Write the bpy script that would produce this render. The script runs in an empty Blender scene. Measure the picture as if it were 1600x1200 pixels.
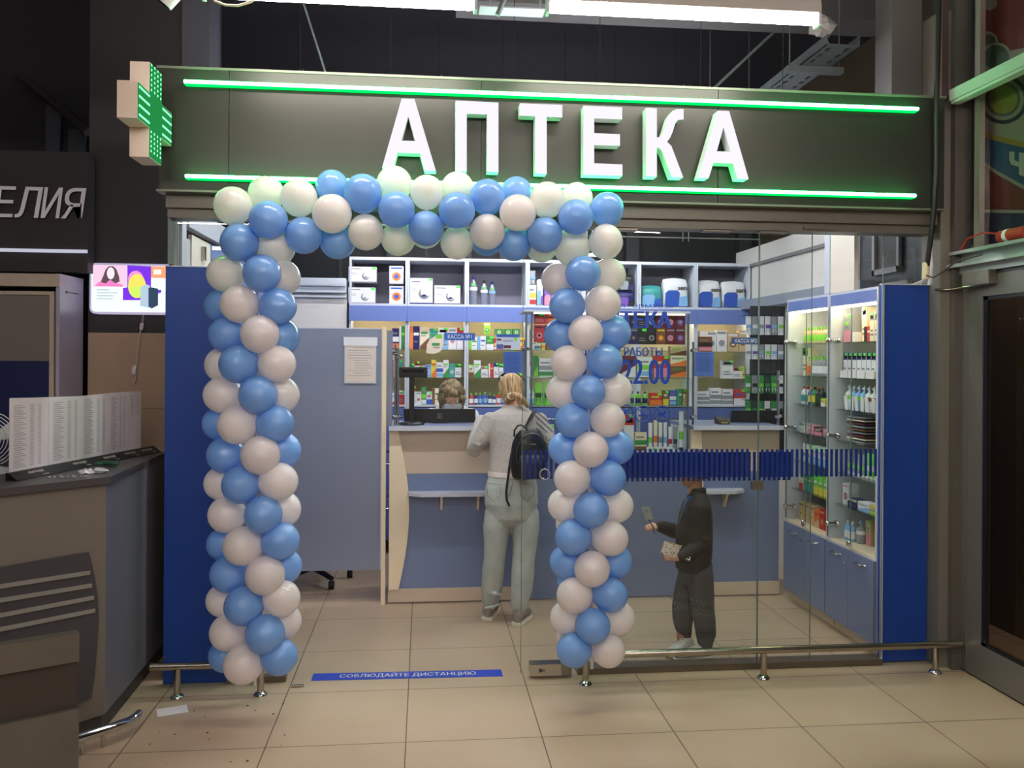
import bpy, bmesh, math, random
from mathutils import Vector, Matrix
random.seed(7)
SC = bpy.context.scene
COL = SC.collection
PI = math.pi

# ------------------------------------------------------------------ camera
F = 1343.0; CX = 800.0; CY = 557.9; EYE = 1.685
YAW = math.atan(137/1343.0); ROLL = 0.0063
CAMR = (Matrix.Rotation(-YAW, 3, 'Z') @ Matrix.Rotation(PI/2, 3, 'X') @ Matrix.Rotation(ROLL, 3, 'Z'))
cd = bpy.data.cameras.new('camera'); cam = bpy.data.objects.new('camera', cd); COL.objects.link(cam)
cam.matrix_world = Matrix.Translation((0, 0, EYE)) @ CAMR.to_4x4()
cd.sensor_width = 36; cd.lens = 36*F/1600.0; cd.shift_y = (CY-600)/1600.0
cd.clip_start = 0.05; cd.clip_end = 60
SC.camera = cam

def P(px, py, X=None, Y=None, Z=None):
    """a measured pixel of the photograph as a point on a known plane of the place"""
    d = CAMR @ Vector(((px-CX)/F, -(py-CY)/F, -1.0))
    t = X/d.x if X is not None else (Y/d.y if Y is not None else (Z-EYE)/d.z)
    return Vector((0, 0, EYE)) + d*t
def PXx(px, Y, py=650): return P(px, py, Y=Y).x
def PZz(py, Y, px=800): return P(px, py, Y=Y).z

# ------------------------------------------------------------------ world, exposure
w = bpy.data.worlds.new('world'); SC.world = w; w.use_nodes = True
w.node_tree.nodes['Background'].inputs[0].default_value = (0.55, 0.6, 0.7, 1)
w.node_tree.nodes['Background'].inputs[1].default_value = 0.05
SC.view_settings.view_transform = 'Standard'
SC.view_settings.look = 'None'
SC.view_settings.gamma = 1
SC.view_settings.use_curve_mapping = False
SC.view_settings.exposure = 0.68
TUBE_STRENGTH = 40.0

# ------------------------------------------------------------------ materials
MATS = {}
def lin(c):
    return tuple(((v/255.0)/12.92 if v/255.0 <= 0.04045 else ((v/255.0+0.055)/1.055)**2.4) for v in c)
def mat(name, rgb, rough=0.5, metal=0.0, emis=None, es=0.0, noise=0.0, nscale=8.0, coat=0.0, bump=0.0, spec=0.5, sss=0.0, alpha=1.0):
    if name in MATS: return MATS[name]
    m = bpy.data.materials.new(name); m.use_nodes = True; MATS[name] = m
    nt = m.node_tree; b = nt.nodes['Principled BSDF']
    c = lin(rgb)
    b.inputs['Base Color'].default_value = (*c, 1)
    b.inputs['Roughness'].default_value = rough
    b.inputs['Metallic'].default_value = metal
    b.inputs['Specular IOR Level'].default_value = spec
    if coat: b.inputs['Coat Weight'].default_value = coat; b.inputs['Coat Roughness'].default_value = 0.08
    if sss:
        b.inputs['Subsurface Weight'].default_value = sss; b.inputs['Subsurface Radius'].default_value = (0.05, 0.05, 0.05)
    if emis is not None:
        b.inputs['Emission Color'].default_value = (*emis, 1); b.inputs['Emission Strength'].default_value = es
    if noise or bump:
        tc = nt.nodes.new('ShaderNodeTexCoord'); n = nt.nodes.new('ShaderNodeTexNoise')
        n.inputs['Scale'].default_value = nscale; n.inputs['Detail'].default_value = 4
        nt.links.new(tc.outputs['Object'], n.inputs['Vector'])
        if noise:
            r = nt.nodes.new('ShaderNodeMapRange'); r.inputs[1].default_value = 0.3; r.inputs[2].default_value = 0.7
            r.inputs[3].default_value = 1-noise; r.inputs[4].default_value = 1+noise
            nt.links.new(n.outputs['Fac'], r.inputs[0])
            mx = nt.nodes.new('ShaderNodeVectorMath'); mx.operation = 'SCALE'
            mx.inputs[0].default_value = c; nt.links.new(r.outputs[0], mx.inputs['Scale'])
            nt.links.new(mx.outputs[0], b.inputs['Base Color'])
        if bump:
            bp = nt.nodes.new('ShaderNodeBump'); bp.inputs['Strength'].default_value = bump; bp.inputs['Distance'].default_value = 0.01
            nt.links.new(n.outputs['Fac'], bp.inputs['Height']); nt.links.new(bp.outputs[0], b.inputs['Normal'])
    return m
def emit(name, rgb, s):
    if name in MATS: return MATS[name]
    m = bpy.data.materials.new(name); m.use_nodes = True; MATS[name] = m
    nt = m.node_tree; nt.nodes.clear()
    e = nt.nodes.new('ShaderNodeEmission'); o = nt.nodes.new('ShaderNodeOutputMaterial')
    e.inputs[0].default_value = (*rgb, 1); e.inputs[1].default_value = s
    nt.links.new(e.outputs[0], o.inputs[0]); return m
def glassmat(name, tint, base=0.0, gloss=1.0, rough=0.0):
    m = bpy.data.materials.new(name); m.use_nodes = True; MATS[name] = m
    nt = m.node_tree; nt.nodes.clear()
    t = nt.nodes.new('ShaderNodeBsdfTransparent'); t.inputs[0].default_value = (*tint, 1)
    g = nt.nodes.new('ShaderNodeBsdfGlossy'); g.inputs['Roughness'].default_value = rough
    fr = nt.nodes.new('ShaderNodeLayerWeight'); fr.inputs[0].default_value = 0.5
    pw = nt.nodes.new('ShaderNodeMath'); pw.operation = 'POWER'; pw.inputs[1].default_value = 5.0; nt.links.new(fr.outputs['Facing'], pw.inputs[0])
    a = nt.nodes.new('ShaderNodeMath'); a.operation = 'MULTIPLY_ADD'; a.inputs[1].default_value = gloss; a.inputs[2].default_value = base+0.045
    mx = nt.nodes.new('ShaderNodeMixShader'); o = nt.nodes.new('ShaderNodeOutputMaterial')
    nt.links.new(pw.outputs[0], a.inputs[0]); nt.links.new(a.outputs[0], mx.inputs[0])
    nt.links.new(t.outputs[0], mx.inputs[1]); nt.links.new(g.outputs[0], mx.inputs[2]); nt.links.new(mx.outputs[0], o.inputs[0])
    return m

GLASS = glassmat('clear_glass', (0.92, 0.95, 0.93))
GLASS2 = glassmat('shelf_glass', (0.86, 0.93, 0.89), 0.02)
GLASS_EDGE = mat('glass_edge', (104, 122, 112), 0.2)
DARKGLASS = glassmat('dark_glass', (0.62, 0.56, 0.46), -0.03, 0.4)
CABGLASS = glassmat('cabinet_glass', (0.93, 0.96, 0.94), -0.02, 0.3)
PLASTIC_CLEAR = glassmat('clear_plastic', (0.78, 0.82, 0.84), 0.08, 1.0, 0.1)
STEEL = mat('stainless_steel', (178, 170, 158), 0.22, 1.0)
CHROME = mat('chrome', (205, 205, 205), 0.08, 1.0)
BRUSHED = mat('brushed_metal', (135, 128, 118), 0.38, 0.8, noise=0.06, nscale=30)
BLACK = mat('black_plastic', (22, 22, 26), 0.35)
WHITE = mat('white_plastic', (225, 225, 228), 0.4)
BLUEPANEL = mat('blue_board', (18, 62, 146), 0.45, noise=0.03)
GREYBLUE = mat('grey_blue_laminate', (112, 126, 160), 0.42)
PERIWINKLE = mat('periwinkle_laminate', (112, 132, 190), 0.45)
CREAM = mat('cream_laminate', (232, 214, 184), 0.45)
BEIGE = mat('beige_laminate', (196, 178, 158), 0.5)
SHELFWHITE = mat('pale_grey_laminate', (196, 200, 212), 0.45)
WALLWHITE = mat('white_wall_panel', (222, 216, 210), 0.5)
BAYBACK = mat('warm_bay_backing', (205, 190, 150), 0.6)
VINYL = mat('blue_vinyl', (20, 50, 130), 0.35)
VINYLT = mat('bright_blue_vinyl', (24, 70, 176), 0.35)
VINYL2 = mat('navy_vinyl', (14, 44, 130), 0.35)
SIGNBLUE = mat('sign_blue', (24, 92, 172), 0.4)
PAPER = mat('white_paper', (226, 222, 222), 0.7)
PAPERLINE = mat('grey_print', (150, 148, 152), 0.7)
GREENTAG = mat('green_price_tag', (90, 235, 80), 0.5)

# ------------------------------------------------------------------ mesh builder
class MB:
    def __init__(s): s.v = []; s.f = []; s.m = []; s.sm = []
    def add(s, vs, fs, mi=0, smooth=False):
        o = len(s.v); s.v += [tuple(v) for v in vs]
        for f in fs: s.f.append([i+o for i in f]); s.m.append(mi); s.sm.append(smooth)
        return s
    def box(s, a, b, mi=0, bev=0.0, mtx=None):
        x0, y0, z0 = a; x1, y1, z1 = b
        if x0 > x1: x0, x1 = x1, x0
        if y0 > y1: y0, y1 = y1, y0
        if z0 > z1: z0, z1 = z1, z0
        if bev:
            bm = bmesh.new(); bmesh.ops.create_cube(bm, size=1)
            for v in bm.verts: v.co = Vector(((x0+x1)/2+v.co.x*(x1-x0), (y0+y1)/2+v.co.y*(y1-y0), (z0+z1)/2+v.co.z*(z1-z0)))
            bmesh.ops.bevel(bm, geom=bm.edges[:], offset=bev, segments=2, affect='EDGES', profile=0.6)
            bm.verts.index_update(); vs = [v.co.copy() for v in bm.verts]; fs = [[v.index for v in f.verts] for f in bm.faces]; bm.free()
        else:
            vs = [Vector(p) for p in ((x0,y0,z0),(x1,y0,z0),(x1,y1,z0),(x0,y1,z0),(x0,y0,z1),(x1,y0,z1),(x1,y1,z1),(x0,y1,z1))]
            fs = [(0,3,2,1),(4,5,6,7),(0,1,5,4),(1,2,6,5),(2,3,7,6),(3,0,4,7)]
        if mtx is not None: vs = [mtx @ v for v in vs]
        return s.add(vs, fs, mi)
    def quad(s, a, b, c, d, mi=0): return s.add([a, b, c, d], [(0,1,2,3)], mi)
    def prism(s, poly, vec, mi=0, smooth=False):
        """polygon (list of points) extruded along vec"""
        n = len(poly); vec = Vector(vec); a = [Vector(p) for p in poly]; b = [p+vec for p in a]
        nrm = Vector((0,0,0))
        for i in range(n): nrm += a[i].cross(a[(i+1) % n])
        if nrm.dot(vec) > 0: a.reverse(); b.reverse()
        s.add(a+b, [list(range(n)), list(range(2*n-1, n-1, -1))], mi)
        for i in range(n):
            j = (i+1) % n
            s.add([a[i], b[i], b[j], a[j]], [(0,1,2,3)], mi, smooth)
        return s
    def tube(s, pts, r, mi=0, n=12, caps=True, closed=False):
        pts = [Vector(p) for p in pts]; k = len(pts)
        rs = r if isinstance(r, (list, tuple)) else [r]*k
        rings = []; up = None
        for i in range(k):
            if closed: t = (pts[(i+1) % k]-pts[i-1]).normalized()
            else: t = (pts[min(i+1, k-1)]-pts[max(i-1, 0)]).normalized()
            if up is None: up = Vector((0,0,1)) if abs(t.z) < 0.9 else Vector((0,1,0))
            u = t.cross(up)
            if u.length < 1e-4: u = t.orthogonal()
            u.normalize(); v = u.cross(t).normalized(); up = v
            rings.append([pts[i]+(u*math.cos(2*PI*j/n)+v*math.sin(2*PI*j/n))*rs[i] for j in range(n)])
        vs = [p for q in rings for p in q]; fs = []
        for i in range(k if closed else k-1):
            i2 = (i+1) % k
            for j in range(n):
                j2 = (j+1) % n; fs.append((i*n+j, i*n+j2, i2*n+j2, i2*n+j))
        s.add(vs, fs, mi, True)
        if caps and not closed:
            s.add(rings[0], [list(range(n-1, -1, -1))], mi); s.add(rings[-1], [list(range(n))], mi)
        return s
    def cyl(s, a, b, r, mi=0, n=20): return s.tube([a, b], r, mi, n)
    def lathe(s, prof, c=(0,0,0), mi=0, n=20, axis='Z'):
        c = Vector(c); k = len(prof); vs = []
        for (r, h) in prof:
            for j in range(n):
                a = 2*PI*j/n; x, y = r*math.cos(a), r*math.sin(a)
                p = Vector((x, y, h)) if axis == 'Z' else (Vector((x, -h, y)) if axis == 'Y' else Vector((-h, x, y)))
                vs.append(c+p)
        fs = []
        for i in range(k-1):
            for j in range(n):
                j2 = (j+1) % n; fs.append((i*n+j, i*n+j2, (i+1)*n+j2, (i+1)*n+j))
        s.add(vs, fs, mi, True)
        if prof[0][0] > 1e-5: s.add(vs[:n], [list(range(n-1, -1, -1))], mi)
        if prof[-1][0] > 1e-5: s.add(vs[-n:], [list(range(n))], mi)
        return s
    def sphere(s, c, r, mi=0, n=16, m=10, sc=(1,1,1), mtx=None):
        c = Vector(c); vs = []; fs = []
        for i in range(m+1):
            t = PI*i/m
            for j in range(n):
                a = 2*PI*j/n
                p = Vector((math.sin(t)*math.cos(a)*r*sc[0], math.sin(t)*math.sin(a)*r*sc[1], math.cos(t)*r*sc[2]))
                if mtx is not None: p = mtx @ p
                vs.append(c+p)
        for i in range(m):
            for j in range(n):
                j2 = (j+1) % n; fs.append((i*n+j, (i+1)*n+j, (i+1)*n+j2, i*n+j2))
        return s.add(vs, fs, mi, True)
    def loft(s, st, mi=0, n=20, cap=True):
        """st: (centre, half_u, half_v, u_dir, v_dir)"""
        vs = []; fs = []; k = len(st)
        for (c, a, b, u, v) in st:
            c = Vector(c); u = Vector(u).normalized(); v = Vector(v).normalized()
            for j in range(n):
                t = 2*PI*j/n; vs.append(c+u*a*math.cos(t)+v*b*math.sin(t))
        for i in range(k-1):
            for j in range(n):
                j2 = (j+1) % n; fs.append((i*n+j, i*n+j2, (i+1)*n+j2, (i+1)*n+j))
        s.add(vs, fs, mi, True)
        if cap: s.add(vs[:n], [list(range(n-1, -1, -1))], mi); s.add(vs[-n:], [list(range(n))], mi)
        return s
    def mesh(s, name, mats, off=(0,0,0)):
        me = bpy.data.meshes.new(name); o = Vector(off)
        me.from_pydata([tuple(Vector(v)-o) for v in s.v], [], s.f)
        for m in mats: me.materials.append(m)
        me.polygons.foreach_set('material_index', s.m); me.polygons.foreach_set('use_smooth', s.sm)
        me.validate(); me.update()
        return me

def wloc(o):
    v = Vector((0,0,0))
    while o is not None: v += o.location; o = o.parent
    return v
def as_list(m): return m if isinstance(m, (list, tuple)) else [m]
def obj(name, mb, mats, parent=None, label=None, origin=None, merge=False):
    """one mesh object; world coordinates in, origin at its base (or at its parent's)"""
    if parent is not None: o0 = wloc(parent)
    elif origin is not None: o0 = Vector(origin)
    else:
        xs = [v[0] for v in mb.v]; ys = [v[1] for v in mb.v]; zs = [v[2] for v in mb.v]
        o0 = Vector(((min(xs)+max(xs))/2, (min(ys)+max(ys))/2, min(zs)))
    me = mb.mesh(name, as_list(mats), o0)
    if merge:
        bm = bmesh.new(); bm.from_mesh(me); bmesh.ops.remove_doubles(bm, verts=bm.verts[:], dist=1e-5)
        bmesh.ops.recalc_face_normals(bm, faces=bm.faces[:]); bm.to_mesh(me); bm.free()
    o = bpy.data.objects.new(name, me); COL.objects.link(o)
    if parent is not None: o.parent = parent
    else: o.location = o0
    if label: o['label'] = label
    return o
def tag(o, label, cat, group=None, kind=None):
    o['label'] = label; o['category'] = cat
    if group: o['group'] = group
    if kind: o['kind'] = kind
    return o
def thing(name, label, cat, loc, group=None):
    o = bpy.data.objects.new(name, None); COL.objects.link(o); o.location = loc; o.empty_display_size = 0.05
    return tag(o, label, cat, group)
def struct(name, mb, mats, parent=None):
    o = obj(name, mb, mats, parent)
    if parent is None: o['kind'] = 'structure'
    return o

def curve_mesh(fill):
    """fill(curve) sets up a 2D curve; returns verts, faces"""
    pass
def extrude_outline(mb, loops, depth, to3d, mi=0, mi_side=None):
    """2D loops (outer, holes) filled and extruded; to3d(x, y, d) -> point, d=0 front, d=depth back"""
    c = bpy.data.curves.new('t', 'CURVE'); c.dimensions = '2D'; c.fill_mode = 'BOTH'; c.extrude = 0.0
    for lp in loops:
        sp = c.splines.new('POLY'); sp.points.add(len(lp)-1)
        for i, p in enumerate(lp): sp.points[i].co = (p[0], p[1], 0, 1)
        sp.use_cyclic_u = True
    o = bpy.data.objects.new('t', c); COL.objects.link(o)
    dg = bpy.context.evaluated_depsgraph_get(); me = bpy.data.meshes.new_from_object(o.evaluated_get(dg))
    vs = [v.co.copy() for v in me.vertices]; fs = [list(p.vertices) for p in me.polygons]
    bpy.data.objects.remove(o); bpy.data.curves.remove(c); bpy.data.meshes.remove(me)
    mb.add([to3d(v.x, v.y, 0) for v in vs], fs, mi)
    if depth:
        ms = mi if mi_side is None else mi_side
        mb.add([to3d(v.x, v.y, depth) for v in vs], [f[::-1] for f in fs], ms)
        for lp in loops:
            n = len(lp)
            for i in range(n):
                a, b = lp[i], lp[(i+1) % n]
                mb.add([to3d(*a, 0), to3d(*b, 0), to3d(*b, depth), to3d(*a, depth)], [(0,1,2,3)], ms)
_TC = {}
def text_faces(s):
    if s in _TC: return _TC[s]
    c = bpy.data.curves.new('t', 'FONT'); c.body = s; c.size = 1; c.resolution_u = 3
    o = bpy.data.objects.new('t', c); COL.objects.link(o)
    dg = bpy.context.evaluated_depsgraph_get(); me = bpy.data.meshes.new_from_object(o.evaluated_get(dg))
    vs = [v.co.copy() for v in me.vertices]; fs = [list(p.vertices) for p in me.polygons]
    bpy.data.objects.remove(o); bpy.data.curves.remove(c); bpy.data.meshes.remove(me)
    x0 = min(v.x for v in vs); x1 = max(v.x for v in vs); y0 = min(v.y for v in vs); y1 = max(v.y for v in vs)
    vs = [((v.x-x0)/(x1-x0), (v.y-y0)/(y1-y0)) for v in vs]
    _TC[s] = (vs, fs); return _TC[s]
def text_on(mb, s, org, ux, uy, mi=0, lift=(0,0,0), shear=0.0, bold=0.0):
    """text filling the parallelogram org + a*ux + b*uy; lift = outward offset"""
    vs, fs = text_faces(s); org = Vector(org); ux = Vector(ux); uy = Vector(uy); lift = Vector(lift)
    offs = [0.0] if not bold else [-bold, 0.0, bold]
    if lift.length == 0: lift = ux.cross(uy).normalized()*0.0004
    for k, o in enumerate(offs):
        mb.add([org+ux*(a+o+shear*(b-0.5))+uy*b+lift*(1+0.5*k) for a, b in vs], fs, mi)

def remeshed(mb, name, mats, voxel, parent, matfn=None, smooth=4, label=None):
    """closed pieces fused into one continuous skin"""
    o0 = wloc(parent); me = mb.mesh(name+'_raw', [], o0)
    o = bpy.data.objects.new('t', me); COL.objects.link(o)
    m = o.modifiers.new('r', 'REMESH'); m.mode = 'VOXEL'; m.voxel_size = voxel; m.use_smooth_shade = True
    s = o.modifiers.new('s', 'SMOOTH'); s.factor = 0.5; s.iterations = smooth
    dg = bpy.context.evaluated_depsgraph_get(); me2 = bpy.data.meshes.new_from_object(o.evaluated_get(dg))
    bpy.data.objects.remove(o); bpy.data.meshes.remove(me)
    me2.name = name; me2.materials.clear()
    for q in as_list(mats): me2.materials.append(q)
    for p in me2.polygons:
        p.use_smooth = True
        if matfn: p.material_index = matfn(p.center+o0, p.normal)
    r = bpy.data.objects.new(name, me2); COL.objects.link(r); r.parent = parent
    if label: r['label'] = label
    return r

def objs(name, mb, mats, parent, label=None):
    """every separate piece of mb as a part of its own"""
    n = len(mb.v); par = list(range(n))
    def find(a):
        while par[a] != a: par[a] = par[par[a]]; a = par[a]
        return a
    for f in mb.f:
        r = find(f[0])
        for i in f[1:]: par[find(i)] = r
    key = {}
    for i in range(n):   # weld coincident points of one piece
        k = (round(mb.v[i][0], 5), round(mb.v[i][1], 5), round(mb.v[i][2], 5))
        if k in key: par[find(i)] = find(key[k])
        else: key[k] = i
    grp = {}
    for fi, f in enumerate(mb.f): grp.setdefault(find(f[0]), []).append(fi)
    out = []
    for g in grp.values():
        q = MB(); mp = {}
        for fi in g:
            ff = []
            for i in mb.f[fi]:
                if i not in mp: mp[i] = len(q.v); q.v.append(mb.v[i])
                ff.append(mp[i])
            q.f.append(ff); q.m.append(mb.m[fi]); q.sm.append(mb.sm[fi])
        out.append(obj(name, q, mats, parent, label))
    return out
ORD = ['first','second','third','fourth','fifth','sixth','seventh','eighth','ninth','tenth','eleventh','twelfth','thirteenth','fourteenth','fifteenth','sixteenth','seventeenth','eighteenth']

# ================================================================== SETTING
# floor: 60 cm porcelain tiles
def tile_mat():
    m = bpy.data.materials.new('floor_tile'); m.use_nodes = True; nt = m.node_tree; b = nt.nodes['Principled BSDF']
    g = nt.nodes.new('ShaderNodeNewGeometry'); sep = nt.nodes.new('ShaderNodeSeparateXYZ'); nt.links.new(g.outputs['Position'], sep.inputs[0])
    def line(out, off):
        a = nt.nodes.new('ShaderNodeMath'); a.operation = 'SUBTRACT'; a.inputs[1].default_value = off; nt.links.new(out, a.inputs[0])
        d = nt.nodes.new('ShaderNodeMath'); d.operation = 'DIVIDE'; d.inputs[1].default_value = 0.6; nt.links.new(a.outputs[0], d.inputs[0])
        pp = nt.nodes.new('ShaderNodeMath'); pp.operation = 'PINGPONG'; pp.inputs[1].default_value = 0.5; nt.links.new(d.outputs[0], pp.inputs[0])
        fl = nt.nodes.new('ShaderNodeMath'); fl.operation = 'FLOOR'; nt.links.new(d.outputs[0], fl.inputs[0])
        return pp, fl
    px, fx = line(sep.outputs[0], -0.07); py, fy = line(sep.outputs[1], 3.78)
    mn = nt.nodes.new('ShaderNodeMath'); mn.operation = 'MINIMUM'; nt.links.new(px.outputs[0], mn.inputs[0]); nt.links.new(py.outputs[0], mn.inputs[1])
    gr = nt.nodes.new('ShaderNodeMath'); gr.operation = 'GREATER_THAN'; gr.inputs[1].default_value = 0.0042; nt.links.new(mn.outputs[0], gr.inputs[0])
    cb = nt.nodes.new('ShaderNodeCombineXYZ'); nt.links.new(fx.outputs[0], cb.inputs[0]); nt.links.new(fy.outputs[0], cb.inputs[1])
    wn = nt.nodes.new('ShaderNodeTexWhiteNoise'); nt.links.new(cb.outputs[0], wn.inputs['Vector'])
    n = nt.nodes.new('ShaderNodeTexNoise'); n.inputs['Scale'].default_value = 1.6; n.inputs['Detail'].default_value = 5; nt.links.new(g.outputs['Position'], n.inputs['Vector'])
    ad = nt.nodes.new('ShaderNodeMath'); ad.operation = 'MULTIPLY_ADD'; ad.inputs[1].default_value = 0.25; nt.links.new(wn.outputs[0], ad.inputs[0]); nt.links.new(n.outputs['Fac'], ad.inputs[2])
    cr = nt.nodes.new('ShaderNodeValToRGB'); cr.color_ramp.elements[0].position = 0.35; cr.color_ramp.elements[1].position = 0.9
    cr.color_ramp.elements[0].color = (*lin((180, 157, 130)), 1); cr.color_ramp.elements[1].color = (*lin((194, 172, 146)), 1)
    nt.links.new(ad.outputs[0], cr.inputs[0])
    mx = nt.nodes.new('ShaderNodeMixRGB'); mx.inputs[1].default_value = (*lin((84, 70, 56)), 1); nt.links.new(gr.outputs[0], mx.inputs[0]); nt.links.new(cr.outputs[0], mx.inputs[2])
    nt.links.new(mx.outputs[0], b.inputs['Base Color']); b.inputs['Roughness'].default_value = 0.34
    # scuffs and specks
    return m
mb = MB(); mb.quad((-6,-5,0),(6,-5,0),(6,12,0),(-6,12,0)); struct('floor', mb, tile_mat())
CEIL = mat('dark_ceiling', (42, 40, 44), 0.8, noise=0.1)
mb = MB(); mb.box((-6,-5,4.3),(6,12,4.4)); struct('ceiling', mb, CEIL)
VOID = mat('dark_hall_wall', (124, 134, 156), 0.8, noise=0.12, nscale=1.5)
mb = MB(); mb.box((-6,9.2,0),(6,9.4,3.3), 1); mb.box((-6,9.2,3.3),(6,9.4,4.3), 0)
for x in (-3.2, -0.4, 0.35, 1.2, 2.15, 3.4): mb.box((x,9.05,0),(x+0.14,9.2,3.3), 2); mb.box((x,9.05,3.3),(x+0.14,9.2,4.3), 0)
for x in (-1.6, -0.9, 0.0, 0.8, 1.7): mb.box((x,9.17,2.2),(x+0.03,9.2,3.2), 2)
struct('wall_back', mb, [VOID, mat('dark_lower_wall', (34, 37, 43), 0.6), mat('dark_mullion', (50, 54, 60), 0.5)])  # lower wall darkened, upper paled to set light levels; dark windows below
mb = MB(); mb.box((-6,-5.2,0),(6,-5,4.3)); struct('wall_behind', mb, mat('hall_wall', (150,142,134), 0.8))
mb = MB(); mb.box((-6.2,-5,0),(-6,12,4.3)); struct('wall_left', mb, mat('hall_wall_dark', (44,42,46), 0.8))
mb = MB(); mb.box((6,-5,0),(6.2,12,4.3)); struct('wall_right', mb, mat('hall_wall_dark', (44,42,46), 0.8))

# shop back wall (white, with a sill), left of the shelving
mb = MB(); mb.box((-1.31,7.42,0),(-0.66,7.5,2.29)); struct('wall_shop_back', mb, WALLWHITE)
mb = MB(); mb.box((-1.31,7.36,2.22),(-0.66,7.5,2.27)); mb.box((-1.31,7.33,2.27),(-0.66,7.5,2.34), 0, 0.012); mb.box((-1.31,7.38,2.18),(-0.66,7.43,2.2))
struct('trim_1', mb, mat('sill_pale', (200,206,214), 0.4))
# shop right wall: recessed white panelling with a groove, post and lower ledge
mb = MB()
mb.box((2.9,5.55,0),(2.98,7.8,2.67), 0)
mb.box((2.875,5.55,2.50),(2.9,7.6,2.525), 1)
mb.box((2.80,5.3,2.12),(2.9,7.6,2.20), 2)
struct('wall_shop_right', mb, [WALLWHITE, mat('groove_grey', (128,128,130), 0.5), mat('ledge_grey', (140,146,158), 0.5)])
# shop left wall seen above the blue board
def yat(px, X): return P(px, 370, X=X).y
mb = MB(); XL = -1.30
y0, y1, y2, y3, y4, y5 = [yat(p, XL) for p in (268, 280, 287, 300, 329, 345)]
mb.box((XL-0.02,4.62,0),(XL,y1,2.47), 0)
mb.box((XL-0.02,y1,0),(XL+0.015,y2,2.5), 1)
mb.box((XL-0.02,y2,0),(XL-0.04,y2+0.05,2.35), 2)
mb.box((XL-0.02,y2+0.05,0),(XL-0.01,y3,2.33), 3)
mb.box((XL-0.02,y3,0),(XL,y4,2.36), 4)
mb.box((XL-0.02,y2,2.38),(XL+0.03,y5+0.1,2.5), 1)
mb.box((XL-0.02,y4,0),(XL+0.005,7.4,2.36), 5)
mb.box((XL,y3+0.2,2.24),(XL+0.02,y3+0.24,2.32), 6)
struct('wall_shop_left', mb, [mat('putty_panel', (172,158,146), 0.6), SHELFWHITE, BLACK, mat('pale_door', (206,206,210), 0.4), mat('cream_panel', (236,228,214), 0.5), PERIWINKLE, STEEL])

# ------------------------------------------------------------------ shop front: beam, glass, boards
YF = 4.36
FASC = mat('sign_panel_grey', (52, 51, 46), 0.36, 0.3, noise=0.04, nscale=2)
FRAME = mat('anodised_frame', (112, 108, 98), 0.4, 0.25, noise=0.05, nscale=4)
t = thing('shop_sign_fascia', 'long grey fascia panel over the shop front carrying the lit white letters', 'sign', (0.73, YF, 2.49))
mb = MB(); seams = [-1.30, -0.965, 0.28, 1.52, 2.775]
for a, b in zip(seams[:-1], seams[1:]): mb.box((a+0.002,YF,2.495),(b-0.002,YF+0.06,3.09))
mb.box((-1.30,YF+0.012,2.497),(2.775,YF+0.2,3.085))
obj('panel', mb, FASC, t)
mb = MB(); mb.box((-1.31,YF-0.006,3.088),(2.78,YF+0.2,3.10)); mb.box((-1.31,YF-0.004,2.486),(2.78,YF+0.1,2.496)); obj('edge_trim', mb, mat('fascia_trim', (120,118,108), 0.4, 0.3), t)
LEDG = emit('green_neon', (0.08, 1.0, 0.26), 24.0); LEDG2 = emit('green_neon_halo', (0.0, 1.0, 0.12), 0.9)
for nm, (xa, ya, xb, yb), lab in (('upper', (288,128,1434,170), 'upper green neon line running along the top of the fascia'), ('lower', (290,274,1430,307), 'lower green neon line running under the white letters')):
    a = P(xa, ya, Y=YF-0.035); b = P(xb, yb, Y=YF-0.035); z = (a.z+b.z)/2
    l = thing('neon_light', lab, 'light strip', (a.x, YF-0.02, z), 'green neon lines on the fascia')
    mb = MB(); mb.tube([(a.x, YF-0.038, z), (b.x, YF-0.038, z)], 0.0085, 0, 10); obj('tube', mb, LEDG, l)
    mb = MB(); mb.box((a.x, YF-0.036, z-0.013),(b.x, YF-0.002, z+0.004)); obj('channel', mb, LEDG2, l)  # channel emits green in place of the tube's soft halo
# letters
LFACE = emit('letter_face', (0.93, 0.90, 1.0), 0.66); LSIDE = mat('letter_return', (215, 225, 220), 0.4)
YL = YF-0.095
def C3(X, Y): return (560+X/4.706, 140+Y/4.706)
def C4(X, Y): return (860+X/4.706, 140+Y/4.706)
curve_up = [(800,350),(820,335),(840,290),(855,235),(872,190),(900,155),(930,143)]
LETTERS = [
 ('А', 'first letter А of the lit sign, behind the topmost pale balloon', C3, [[(318,65),(412,68),(570,598),(487,595),(450,467),(288,463),(258,575),(174,572)],[(367,195),(418,378),(316,375)]]),
 ('П', 'lit white letter П, second of the six', C3, [[(714,80),(1030,95),(1030,605),(947,602),(947,181),(797,175),(797,600),(714,597)]]),
 ('Т', 'lit white letter Т, third of the six', C3, [[(1187,100),(1500,113),(1500,203),(1385,198),(1385,618),(1300,615),(1300,194),(1187,190)]]),
 ('Е', 'lit white letter Е with three bars, fourth of the six', C4, [[(243,118),(528,130),(528,217),(322,210),(322,320),(512,328),(512,412),(322,407),(322,542),(530,550),(530,633),(243,625)]]),
 ('К', 'lit white letter К with a curled arm', C4, [[(705,133),(783,137),(783,352)]+curve_up+[(980,143),(980,218),(940,222),(918,250),(900,310),(880,355),(858,383),(890,415),(915,480),(977,645),(893,642),(830,470),(808,432),(783,424),(783,640),(705,637)]]),
 ('А', 'last letter А at the right end of the lit sign', C4, [[(1232,155),(1315,158),(1458,657),(1378,655),(1345,543),(1200,537),(1165,650),(1088,647)],[(1275,272),(1326,457),(1224,453)]])]
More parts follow.
